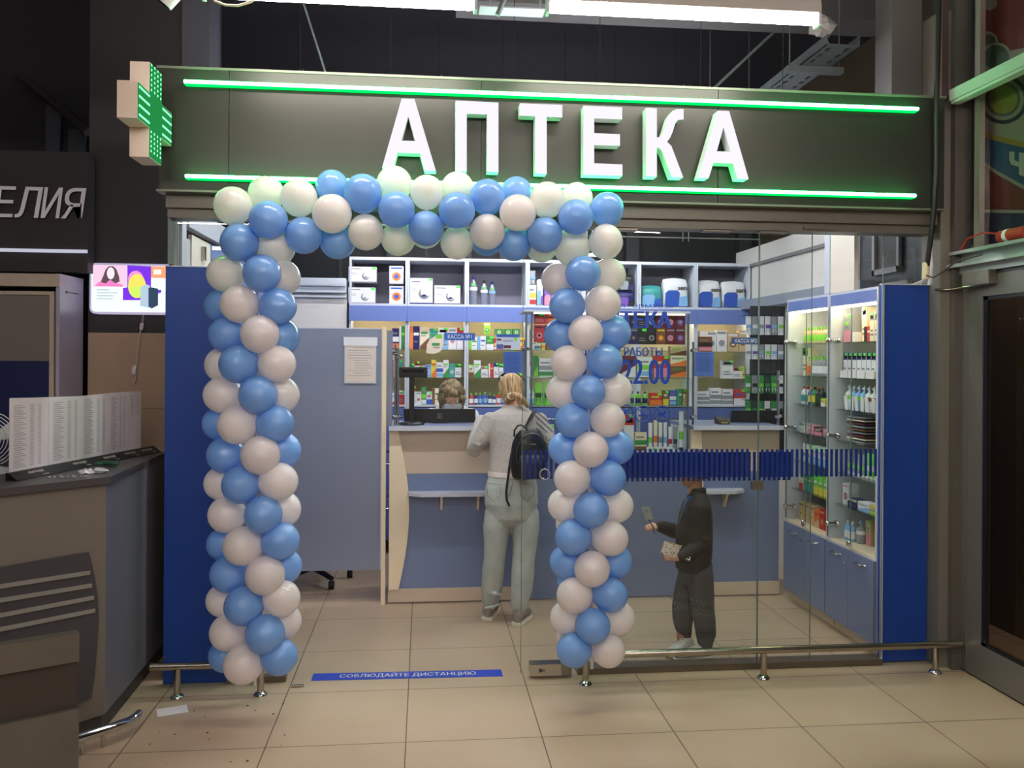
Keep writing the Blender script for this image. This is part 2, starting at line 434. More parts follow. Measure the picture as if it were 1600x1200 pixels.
for ch, lab, cf, loops in LETTERS:
    L3 = [[(lambda p: (p.x, p.z))(P(*cf(*q), Y=YL)) for q in lp] for lp in loops]
    xs = [p[0] for p in L3[0]]; zs = [p[1] for p in L3[0]]
    t = thing('sign_letter', lab, 'letter', ((min(xs)+max(xs))/2, YL+0.05, min(zs)), 'lit letters of the pharmacy sign')
    mb = MB(); extrude_outline(mb, L3, 0.003, lambda x, y, d: Vector((x, YL+d, y)), 0); obj('face', mb, LFACE, t)
    mb = MB(); extrude_outline(mb, L3, 0.072, lambda x, y, d: Vector((x, YL+0.004+d, y)), 0); obj('return', mb, LSIDE, t)

# pharmacy cross, at right angles to the fascia
CG = emit('cross_green', (0.03, 0.42, 0.10), 0.40); CD = emit('cross_diode', (0.22, 1.0, 0.42), 1.3); CB = mat('cross_box', (228, 208, 190), 0.45)
t = thing('pharmacy_cross', 'white boxed pharmacy cross with green diodes sticking out at the sign end', 'sign', (-1.27, YF, 2.57))
ya, yb, yc, yd = 3.83, 3.99, 4.17, 4.33; za, zb, zc, zd = 2.57, 2.70, 2.86, 2.995
cr = [(yb,za),(yc,za),(yc,zb),(yd,zb),(yd,zc),(yc,zc),(yc,zd),(yb,zd),(yb,zc),(ya,zc),(ya,zb),(yb,zb)]
mb = MB(); mb.prism([(-1.315,y,z) for y, z in cr], (0.083,0,0)); obj('box', mb, CB, t, merge=True)
mb = MB(); e = 0.004
mb.prism([(-1.231, y+(e if y in (ya,yb) else -e), z+(e if z in (za,zb) else -e)) for y, z in cr], (0.002,0,0)); f_ = obj('face', mb, CG, t)
mb = MB()
def dot(y, z): mb.sphere((-1.2285, y, z), 0.0062, 0, 6, 4, (0.5,1,1))
for i in range(6):
    for j in range(4): dot(yb+0.022+j*0.045, zc+0.016+i*0.0225); dot(yb+0.022+j*0.045, zb-0.012-i*0.0215) if i < 5 else None
for k in range(4):
    for j in range(9): dot(ya+0.02+j*0.0165, zb+0.02+k*0.04); dot(yc+0.012+j*0.0165, zb+0.02+k*0.04)
o = obj('diodes', mb, CD, f_); o['kind'] = 'stuff'
mb = MB(); mb.tube([(-1.27,yd+0.002,2.78),(-1.27,YF-0.001,2.78)], 0.02); obj('bracket', mb, STEEL, t)

# header beam below the fascia
mb = MB(); mb.box((-1.285,4.43,2.42),(2.78,4.60,2.497)); mb.box((-1.285,4.46,2.375),(2.78,4.58,2.42)); mb.box((2.03,4.445,2.385),(2.20,4.46,2.40))
struct('trim_2', mb, FRAME)
# corner post, right column and the side frame of the neighbouring door
mb = MB(); mb.box((2.805,4.44,0),(2.86,4.62,3.6), 0); mb.box((2.86,4.40,0),(2.955,4.62,4.3), 1)
mb.box((2.62,4.62,2.5),(2.80,4.80,4.3), 2)
struct('wall_column', mb, [mat('column_edge', (124,118,108), 0.4, 0.2), mat('column_putty', (96,92,86), 0.45, 0.2, noise=0.05), mat('column_grey', (100,98,94), 0.5)])
mb = MB(); mb.box((-1.30,4.52,2.145),(-1.27,4.60,2.42)); struct('trim_3', mb, mat('glass_channel', (92,104,100), 0.3, 0.4))

# blue boards
def board(name, x0, x1, z1, lab):
    t = thing(name, lab, 'panel', ((x0+x1)/2, 4.55, 0), 'blue boards at the ends of the shop front')
    mb = MB(); mb.box((x0,4.54,0.006),(x1,4.562,z1)); obj('face_board', mb, BLUEPANEL, t)
    mb = MB(); mb.box((x0,4.535,z1),(x1,4.567,z1+0.006)); mb.box((x0 if x0 > 0 else x1-0.005,4.533,0.02),(x0+0.012 if x0 > 0 else x1,4.54,z1)); obj('edge', mb, SHELFWHITE, t)
board('blue_board', -1.315, -0.98, 2.135, 'tall blue board left of the balloon arch beside the dark kiosk')
board('blue_board', 2.525, 2.80, 2.10, 'tall blue board at the right end of the glass front')
# glass: fixed panes and the parked door leaf
def pane(name, x0, x1, y, z0, z1, lab, parts=True):
    t = thing(name, lab, 'glass pane', ((x0+x1)/2, y, z0), 'glass panes of the shop front')
    mb = MB(); mb.quad((x0,y,z0),(x1,y,z0),(x1,y,z1),(x0,y,z1)); obj('glass', mb, GLASS, t)
    mb = MB()
    for x in (x0, x1): mb.box((x-0.0014,y-0.004,z0),(x+0.0014,y+0.004,z1))
    objs('polished_edge', mb, GLASS_EDGE, t); return t
XD = PXx(816, 4.50); XS1 = PXx(1183, 4.52, 700); XS2 = PXx(1262, 4.58, 500)
door = pane('glass_door', XD, XS1, 4.50, 0.02, 2.33, 'clear glass door leaf with stripes, right of the right balloon column')
mb = MB(); mb.box((XD,4.494,2.328),(XS1,4.506,2.334)); obj('top_edge', mb, GLASS_EDGE, door)
pane('shopfront_glazing', 0.86, XS2, 4.53, 0.04, 2.38, 'fixed pane right behind the glass door leaf')
pane('shopfront_glazing', XS1+0.004, 2.52, 4.52, 0.04, 2.38, 'fixed pane between the door leaf and the right blue board')
pane('shopfront_glazing', -0.97, -0.70, 4.54, 0.04, 2.38, 'narrow fixed pane behind the left balloon column')
mb = MB(); mb.box((-1.26,4.545,2.145),(-0.98,4.551,2.375)); obj_ = obj('shopfront_glazing', mb, GLASS); tag(obj_, 'small upper pane above the left blue board', 'glass pane', 'glass panes of the shop front')
mb = MB(); mb.box((2.53,4.53,2.11),(2.79,4.536,2.375)); obj_ = obj('shopfront_glazing', mb, GLASS); tag(obj_, 'small upper pane above the right blue board', 'glass pane', 'glass panes of the shop front')
# patch fittings
def patch(x0, x1, y0, y1, lab):
    a = P(x0, y0, Y=4.485); b = P(x1, y1, Y=4.485)
    t = thing('patch_fitting', lab, 'door fitting', ((a.x+b.x)/2, 4.49, b.z), 'patch fittings at the top of the glass')
    mb = MB(); mb.box((a.x,4.475,b.z),(b.x,4.53,a.z), 0, 0.003); obj('plate', mb, BRUSHED, t)
    mb = MB()
    for k in range(4):
        x = a.x+(b.x-a.x)*(0.14+0.24*k); mb.cyl((x,4.4765,a.z-0.016),(x,4.472,a.z-0.016), 0.005, 0, 10)
    objs('screw', mb, BLACK, t)
patch(958, 996, 344, 361, 'patch fitting peeking out beside the balloon arch corner')
patch(1098, 1142, 347, 363, 'patch fitting over the middle of the glass door')
patch(1188, 1230, 350, 365, 'patch fitting rightmost at the top of the glass')
a = P(828, 1038, Y=4.47); b = P(877, 1057, Y=4.47)
t = thing('door_lock', 'brushed floor lock box with a key slot at the bottom corner of the glass door', 'lock', ((a.x+b.x)/2, 4.48, 0.012))
mb = MB(); mb.box((a.x,4.46,0.012),(b.x,4.53,a.z), 0, 0.004); obj('housing', mb, STEEL, t)
mb = MB(); mb.tube([(a.x+0.055+0.007*math.cos(q*PI/6),4.457,0.045+0.007*math.sin(q*PI/6)) for q in range(12)], 0.0025, 0, 6, closed=True); mb.box((a.x+0.06,4.455,0.043),(a.x+0.078,4.46,0.047)); obj('key_slot', mb, BLACK, t)
mb = MB(); mb.box((b.x,4.465,0.012),(b.x+0.055,4.52,0.075), 0, 0.003); obj('bracket', mb, BRUSHED, t)
a = P(1174,751,Y=4.50); b = P(1191,765,Y=4.50)
t = thing('glass_clamp', 'small metal clamp on the glass seam just below the stripes', 'door fitting', ((a.x+b.x)/2,4.50,b.z))
mb = MB(); mb.box((a.x,4.484,b.z),(b.x,4.496,a.z), 0, 0.002); obj('plate', mb, BRUSHED, t)
mb = MB(); mb.box((a.x+0.002,4.503,b.z+0.002),(a.x+0.03,4.515,a.z-0.002)); obj('back_plate', mb, BRUSHED, t)
c = P(851.5, 741, Y=4.485)
mb = MB(); mb.tube([(c.x+0.027*math.cos(q*PI/12), 4.49, c.z+0.027*math.sin(q*PI/12)) for q in range(24)], 0.0045, 0, 8, closed=True)
o = obj('door_handle', mb, CHROME); o.parent = door; o.location = o.location-door.location; o['label'] = 'round chrome ring handle'
# floor channel and threshold
mb = MB(); mb.box((0.82,4.50,0.0),(2.52,4.60,0.032)); mb.box((-1.0,4.53,0),(-0.70,4.58,0.03)); struct('trim_4', mb, mat('floor_channel', (118,106,92), 0.35, 0.5))
mb = MB(); mb.cyl((-0.66,4.46,0.006),(-0.60,4.46,0.006), 0.008); o = obj('door_pivot', mb, STEEL); tag(o, 'small metal floor pivot beside the left balloon column', 'door fitting')
# vinyl stripes on the glass
def stripes(name, x0, x1, y, pitch, wid, zt, zb, m, lab, parent):
    k = int((x1-x0)/pitch); mb = MB()
    for i in range(k):
        x = x0+i*pitch; mb.box((x,y-0.0006,zb),(x+wid,y-0.0001,zt))
    o = obj(name, mb, m, parent, lab); o['kind'] = 'stuff'
DT = door
stripes('stripe_band', PXx(818,4.5), PXx(1180,4.5), 4.4985, 0.0282, 0.0155, P(830,703,Y=4.5).z, P(830,748,Y=4.5).z, VINYL, 'row of upright blue vinyl stripes', DT)
t = thing('stripe_film', 'blue stripes on the fixed glass behind the boy, right of the door leaf', 'sticker', (2.1,4.519,1.04))
stripes('stripe_band', PXx(1183,4.52,720)+0.02, PXx(1374,4.52,720), 4.5185, 0.0282, 0.0155, P(1250,702,Y=4.52).z, P(1250,745,Y=4.52).z, VINYL, None, t)
t = thing('stripe_film', 'second blue stripe row on the pane behind the door leaf', 'sticker', (1.5,4.529,1.04))
stripes('stripe_band', PXx(818,4.5)+0.0282*12+0.0225, PXx(1245,4.53,720), 4.5285, 0.0282, 0.0165, P(1250,704,Y=4.58).z, P(1250,748,Y=4.58).z, VINYL2, None, t)
# vinyl lettering on the door leaf
def vinyl(s, x0, x1, y0, y1, nm, lab, bold=0.0, Y=4.4975, m=None):
    a = P(x0, y1, Y=Y); b = P(x1, y0, Y=Y); mb = MB()
    text_on(mb, s, (a.x,Y,a.z), (b.x-a.x,0,0), (0,0,b.z-a.z), lift=(0,-0.0002,0), bold=bold)
    o = obj(nm, mb, m or VINYLT); tag(o, lab, 'lettering', 'blue lettering on the glass door')
vinyl('АПТЕКА', 925, 1048, 487, 511, 'vinyl_lettering', 'large blue word ending in ТЕКА on the glass', 0.012)
vinyl('РЕЖИМ РАБОТЫ', 914, 1035, 543, 556, 'vinyl_lettering', 'smaller blue line ending in РАБОТЫ on the glass', 0.003)
vinyl('9.00-22.00', 900, 1047, 562, 600, 'vinyl_lettering', 'blue opening hours ending in 22.00 on the glass', 0.006)
vinyl('ООО «Белфармхоз»', 900, 1052, 474, 482, 'vinyl_lettering', 'tiny blue line above the word ТЕКА on the glass')
def icon(px, py, kind, lab):
    c = P(px, py, Y=4.4975); mb = MB(); r = 0.042
    mb.tube([(c.x+r*math.cos(q*PI/16), 4.498, c.z+r*math.sin(q*PI/16)) for q in range(32)], 0.0032, 0, 6, closed=True)
    mb.tube([(c.x-r*0.7,4.498,c.z+r*0.7),(c.x+r*0.7,4.498,c.z-r*0.7)], 0.003, 0, 6)
    if kind == 0: mb.tube([(c.x-0.01,4.498,c.z-0.02),(c.x,4.498,c.z+0.006),(c.x+0.016,4.498,c.z+0.02)], 0.005, 0, 6)
    if kind == 1: mb.box((c.x-0.026,4.4972,c.z-0.012),(c.x+0.018,4.4985,c.z-0.004)); mb.box((c.x+0.02,4.4972,c.z-0.012),(c.x+0.027,4.4985,c.z-0.004))
    if kind == 2:
        mb.box((c.x-0.018,4.4972,c.z-0.006),(c.x+0.016,4.4985,c.z+0.007)); mb.box((c.x+0.012,4.4972,c.z+0.003),(c.x+0.024,4.4985,c.z+0.017))
        for dx in (-0.018,-0.010,0.008,0.013): mb.box((c.x+dx,4.4972,c.z-0.02),(c.x+dx+0.004,4.4985,c.z-0.004))
    o = obj('prohibition_sticker', mb, VINYLT); tag(o, lab, 'sticker', 'round prohibition stickers on the glass')
icon(977, 645, 0, 'round prohibition sticker half hidden behind the balloons')
icon(1005, 647, 1, 'round no smoking sticker on the glass, in the middle')
icon(1034, 647, 2, 'round sticker with a crossed-out dog, rightmost on the glass')

# ------------------------------------------------------------------ bumper rails
def rail(lab, x0, x1, posts, z):
    t = thing('bumper_rail', lab, 'rail', ((x0+x1)/2, 4.37, 0), 'low stainless rails along the glass')
    mb = MB(); mb.tube([(x0,4.37,z),(x1,4.37,z)], 0.019, 0, 16); obj('bar', mb, STEEL, t)
    for x in posts:
        mb = MB(); mb.cyl((x,4.37,0.012),(x,4.37,z-0.012), 0.017); p = obj('post', mb, STEEL, t)
        mb = MB(); mb.lathe([(0.034,0),(0.034,0.006),(0.024,0.016),(0.018,0.02)], (x,4.37,0)); obj('flange', mb, CHROME, p)
rail('low stainless rail in front of the left blue board, left of the arch', -1.326, -0.79, (P(277,1080,Y=4.37).x, P(407,1080,Y=4.37).x), 0.155)
rail('long low stainless rail right of the arch, ending at the side door', P(915,1060,Y=4.37).x-0.03, 2.9, (P(915,1060,Y=4.37).x, P(1193,1050,Y=4.37).x, P(1461,1045,Y=4.37).x), 0.150)
# floor sticker
m4 = [P(486,1063.5,Z=0.0015), P(786,1056.5,Z=0.0015), P(783,1046,Z=0.0015), P(490,1052.5,Z=0.0015)]
mb = MB(); mb.prism(m4, (0,0,-0.001), 0)
t = thing('floor_sticker', 'blue strip on the floor asking to keep a distance', 'floor sticker', (-0.07,4.55,0))
obj('strip', mb, mat('sticker_blue', (40,74,196), 0.4), t)
a = P(530,1060,Z=0.003); b = P(744,1055.2,Z=0.003); c = P(532,1052.5,Z=0.003)
mb = MB(); text_on(mb, 'СОБЛЮДАЙТЕ ДИСТАНЦИЮ', a, b-a, c-a, bold=0.0012); obj('lettering', mb, WHITE, t)
mb = MB(); mb.box((-0.075,-0.05,0),(0.06,0.045,0.0012), 0, 0, Matrix.Translation(P(272,1110,Z=0.001)) @ Matrix.Rotation(0.35,4,'Z'))
o = obj('paper_scrap', mb, PAPER); tag(o, 'small white paper scrap on the floor beside the left rail post', 'paper')

# ================================================================== LIGHTS
TUBE = emit('led_tube', (1.0, 0.90, 0.84), TUBE_STRENGTH)
HOUS = mat('lamp_housing', (205,198,190), 0.5)
TUBEIN = emit('led_tube_cool', (0.93, 0.95, 1.0), TUBE_STRENGTH*1.45)
def ceiling_light(x0, x1, y, z, lab, grp='linear lamps over the walkway', em=None):
    t = thing('linear_lamp', lab, 'ceiling lamp', ((x0+x1)/2, y, z), grp)
    mb = MB(); mb.box((x0,y-0.03,z+0.03),(x1,y+0.03,z+0.075), 0, 0.004); mb.box((x0,y-0.022,z+0.075),(x1,y+0.022,z+0.1)); obj('housing', mb, HOUS, t)
    mb = MB(); mb.box((x0+0.015,y-0.024,z-0.014),(x1-0.015,y+0.024,z+0.03), 0, 0.012); obj('diffuser', mb, em or TUBE, t)
    mb = MB()
    for x in (x0, x1-0.014): mb.box((x,y-0.029,z-0.024),(x+0.014,y+0.029,z+0.03))
    objs('end_cap', mb, WHITE, t)
    mb = MB()
    for x in (x0+0.2, x1-0.2): mb.tube([(x,y,z+0.1),(x,y,4.3)], 0.002, 0, 6)
    objs('hanger_wire', mb, STEEL, t)
ceiling_light(-0.96, 0.222, 3.80, 3.235, 'glowing linear lamp left of centre above the sign')
ceiling_light(0.53, 1.80, 3.80, 3.24, 'glowing linear lamp right of centre above the sign, beside the cable tray')
for j, y in enumerate((1.25, -1.3, -3.85)):  # rearmost row added unseen, for more light on front-facing surfaces
    for k, x0 in enumerate((-3.1, -1.5, 0.1, 1.7)[1 if j == 0 else 0:]):
        ceiling_light(x0, x0+1.2, y, 3.24, '%s unseen linear lamp of the %s row behind the viewer' % (ORD[k], ORD[j]))
# lamps over the shop floor, hidden by the fascia
for k, (x0, y) in enumerate(((-0.9, 4.9), (0.3, 4.9), (1.4,4.9), (-0.6,6.75), (0.4,6.75), (1.3,6.75))):
    ceiling_light(x0, x0+0.9, y, 3.02, '%s linear lamp over the shop, hidden behind the fascia, %s row' % (('left','middle','right')[k % 3], 'front' if k < 3 else 'rear'), 'linear lamps inside the shop', TUBEIN)

# ================================================================== BALLOON ARCH
def latex(nm, rgb, tr, amt):
    m = mat(nm, rgb, 0.42, coat=0.8); nt = m.node_tree; b = nt.nodes['Principled BSDF']; out = [n for n in nt.nodes if n.type == 'OUTPUT_MATERIAL'][0]
    t = nt.nodes.new('ShaderNodeBsdfTranslucent'); t.inputs[0].default_value = (*lin(tr), 1); mx = nt.nodes.new('ShaderNodeMixShader'); mx.inputs[0].default_value = amt
    nt.links.new(b.outputs[0], mx.inputs[1]); nt.links.new(t.outputs[0], mx.inputs[2]); nt.links.new(mx.outputs[0], out.inputs[0]); return m
BBLUE = latex('blue_latex', (138, 188, 248), (130, 196, 255), 0.30)
BWHITE = latex('white_latex', (250, 240, 238), (255, 253, 250), 0.36)
def balloon_proto(m, nm):
    prof = []
    for i in range(15):
        t = PI*i/14.0; r = math.sin(t); z = math.cos(t)
        if z < 0: z *= 1.06; r *= (1-0.05*math.sin(t*1.0)*abs(z))
        prof.append((max(r*0.995, 0.0), z))
    prof = prof[::-1]
    prof = [(0.07,-1.14),(0.045,-1.09),(0.10,-1.05)]+[p for p in prof if p[1] > -1.02 and p[0] > 0.0]+[(0.0,1.0)]
    mb = MB(); mb.lathe(prof, (0,0,0), 0, 26)
    return mb.mesh(nm, [m])
BM = {'b': balloon_proto(BBLUE, 'balloon_blue'), 'w': balloon_proto(BWHITE, 'balloon_white')}
BN = {'b': 'light blue', 'w': 'white'}
def balloon(px, py, rpx, y, kind, axis, lab, grp):
    c = P(px, py, Y=y); r = rpx*(c-Vector((0,0,EYE))).dot(CAMR @ Vector((0,0,-1)))/F
    o = bpy.data.objects.new('balloon', BM[kind]); COL.objects.link(o)
    o.location = c; o.scale = (r, r, r*random.uniform(0.98, 1.04))
    d = (c-Vector(axis(c))).normalized()
    o.rotation_mode = 'QUATERNION'; o.rotation_quaternion = d.to_track_quat('Z', 'Y')
    return tag(o, lab, 'balloon', grp)
YA = 4.15; RHO = 0.105
# rings of the columns, from the top down: (front, left, right) or (front left, front right, peeking back left, back right)
LC = [
 ('f', [(409,427,30,'b','f'), (352,428,29,'w','l'), (440,434,29,'w','r')]),
 ('d', [(374,475,30,'w','fl'), (434,479,29,'b','fr'), (346,479,27,'b','bl')]),
 ('f', [(406,522,30.5,'w','f'), (355,523,29,'b','l'), (440,527,29,'b','r')]),
 ('d', [(373,569,30.5,'b','fl'), (433,569,29.5,'w','fr'), (348,570,28,'w','bl')]),
 ('f', [(403,617,30.5,'b','f'), (348,617,29,'w','l'), (439,617,29,'w','r')]),
 ('d', [(371,664,31,'w','fl'), (430,662,29.5,'b','fr'), (344,662,27,'b','bl')]),
 ('f', [(407,711,31,'w','f'), (352,711,29,'b','l'), (440,704,29,'b','r')]),
 ('d', [(376,758,30,'b','fl'), (435,752,30,'w','fr'), (346,755,27,'w','bl')]),
 ('f', [(411,804,30,'b','f'), (354,804,29,'w','l'), (441,796,29,'w','r')]),
 ('d', [(380,853,31,'w','fl'), (438,845,30,'b','fr'), (349,850,26,'b','bl')]),
 ('f', [(414,899,31,'w','f'), (357,897,29,'b','l'), (443,885,28,'b','r')]),
 ('d', [(381,947,31,'b','fl'), (440,935,29,'w','fr'), (348,938,26,'w','bl')]),
 ('f', [(414,991,31,'b','f'), (357,988,29,'w','l'), (443,971,28,'w','r')]),
 ('d', [(380.5,1038,31,'w','fl'), (436,1026,29,'b','fr'), (352,1024,26,'b','bl')])]
RC = [
 ('f', [(911,427,28,'b','f'), (872,437,26,'w','l'), (951,430,27,'w','r')]),
 ('d', [(886,477.5,28,'b','fl'), (942,473.6,28,'w','fr')]),
 ('f', [(915,520,28,'w','f'), (877,524,27,'b','l'), (958,520,28,'b','r')]),
 ('d', [(888.6,567,28,'w','fl'), (945,565,28.5,'b','fr')]),
 ('f', [(919,612,27.5,'b','f'), (880,612,27,'w','l'), (960,610,28,'w','r')]),
 ('d', [(894.5,657,27.5,'b','fl'), (950,656,27.5,'w','fr')]),
 ('f', [(922.7,702.5,28.5,'w','f'), (884,701,27,'b','l'), (963,699,27.5,'b','r')]),
 ('d', [(894,747,28.5,'w','fl'), (950,747,28.5,'b','fr')]),
 ('f', [(923.6,797,28.5,'b','f'), (883,789,27,'w','l'), (962,790,27.5,'w','r'), (893,818,25,'w','bk')]),
 ('d', [(896,839,28.5,'b','fl'), (953,841,28,'w','fr')]),
 ('f', [(925,889,28.5,'w','f'), (886,878,27,'b','l'), (961,878,27.5,'b','r'), (894,905,24,'b','bk')]),
 ('d', [(898,930,28.5,'w','fl'), (953,929,27.5,'b','fr')]),
 ('f', [(926,978,28,'b','f'), (886,965,27,'w','l'), (965,965.7,27.5,'w','r')]),
 ('d', [(897,1015.6,27.5,'b','fl'), (951,1016.5,26.5,'w','fr'), (893,994,24,'w','bl')])]
YO = {'f': YA-RHO, 'l': YA, 'r': YA, 'fl': YA-0.075, 'fr': YA-0.075, 'bl': YA+0.07, 'br': YA+0.07, 'bk': YA+0.09}
WHERE = {'f': 'facing front', 'l': 'on the left edge', 'r': 'on the right edge', 'fl': 'at front left', 'fr': 'at front right', 'bl': 'behind left', 'br': 'behind right', 'bk': 'behind'}
for nm, C_, px in (('left', LC, (400, 396)), ('right', RC, (911, 925))):
    n = len(C_)
    for i, (k, row) in enumerate(C_):
        mx = px[0]+(px[1]-px[0])*i/(n-1.0)
        ax = P(mx, row[0][1], Y=YA)
        ring = ORD[n-1-i]
        for (x, y, r, c, pos) in row:
            lab = '%s balloon %s in %s ring from the floor, %s column' % (BN[c], WHERE[pos], ring, nm)
            balloon(x, y, r, YO[pos], c, lambda q, a=ax: (a.x, YA, q.z), lab, 'balloons of the %s column of the arch' % nm)
TOP = [
 (364,321.5,30,'w',-.05,'outermost at the upper left corner of the arch'), (416,303,28,'w',.04,'greenish on top of the left corner of the arch'), (467,309,29,'w',-.04,'in the top row, right of the greenish corner one'),
 (419.3,343.5,30,'b',-.105,'facing front at the left corner of the arch'), (374,379,30,'b',-.07,'under the outermost white one at the left corner'), (474.4,368,29,'b',-.06,'in the lower row right of the left corner'),
 (431,387,30,'w',0,'half hidden in the inner left corner of the arch'),
 (519,292,26,'b',.03,'leftmost blue one of the top row, lit by the neon line'), (518.6,334,31,'w',-.105,'facing front in the crossbar, first from the left corner'), (527.5,377,28,'b',.02,'hanging below the first front white one of the crossbar'),
 (567,302,30,'b',-.07,'in the top row, second blue from the left'), (571.5,363,28,'w',-.06,'in the lower row between blue ones at crossbar left'),
 (616,288,28,'w',.03,'overlapping the foot of the first sign letter'), (619.6,328,29,'b',-.105,'facing front under the first sign letter'), (622,373,27,'w',.03,'pale and shaded, hanging under the first front blue of the crossbar'),
 (667,300,26.5,'w',-.05,'in the top row between the first two sign letters'), (666,357,28,'b',-.08,'lowest centre of the crossbar, between two front blue ones'), (665,361,27,'w',.06,'showing only a rim below the centre blue of the crossbar'),
 (714.8,295,26,'w',.03,'under the left foot of the second sign letter'), (714,329,29,'b',-.105,'facing front under the second sign letter'), (714,380,26,'w',.03,'pale and shaded under the second front blue of the crossbar'),
 (761.5,307.5,28,'b',-.05,'in the top row under the right foot of the second letter'), (761.5,362,28,'w',-.07,'in the lower row with a blue rim behind it'), (760,375,25,'b',.06,'showing only a rim below the lower white of the crossbar'),
 (807,301,25,'b',.04,'small in the top row between the second and third letters'), (809,332.5,29,'w',-.105,'facing front in the right half of the crossbar'), (803,381,27.5,'b',.02,'hanging lowest in the right half of the crossbar'),
 (855,312,28,'w',-.05,'in the top row under the third sign letter'), (851,367,28,'b',-.07,'in the lower row, last blue before the right corner'), (846,385,25,'w',.06,'peeking out below the last lower blue of the crossbar'),
 (901,311,25.5,'w',.04,'greenish in the top row at the right corner'), (899.7,339.5,28,'b',-.105,'facing front at the right corner of the arch'), (893,386,29,'w',.02,'half hidden in the inner right corner of the arch'),
 (948.5,327,26.5,'b',-.02,'outermost at the upper right corner of the arch'), (946.5,378,27,'w',-.05,'under the outermost blue one at the right corner')]
for (x, y, r, c, dy, lab) in TOP:
    a = P(x, 342, Y=YA)
    balloon(x, y, r, YA+dy, c, lambda q, a=a: (a.x, YA, a.z), '%s balloon %s' % (BN[c], lab), 'balloons of the crossbar of the arch')
mb = MB(); a0 = P(398,1060,Y=YA); a1 = P(402,345,Y=YA); a2 = P(916,345,Y=YA); a3 = P(925,1035,Y=YA)
mb.tube([(a0.x,YA,0.13),(a1.x,YA,a1.z),(a2.x,YA,a1.z-0.02),(a3.x,YA,0.16)], 0.008, 0, 8)
o = obj('arch_pole', mb, WHITE); tag(o, 'thin white pole running inside the balloon arch', 'pole')
mb = MB()
for x in (a0.x+0.03, a3.x-0.03): mb.tube([(x,YA,0.22),(x+0.01,4.37-0.02,0.17)], 0.003, 0, 6)
objs('binding', mb, WHITE, o)

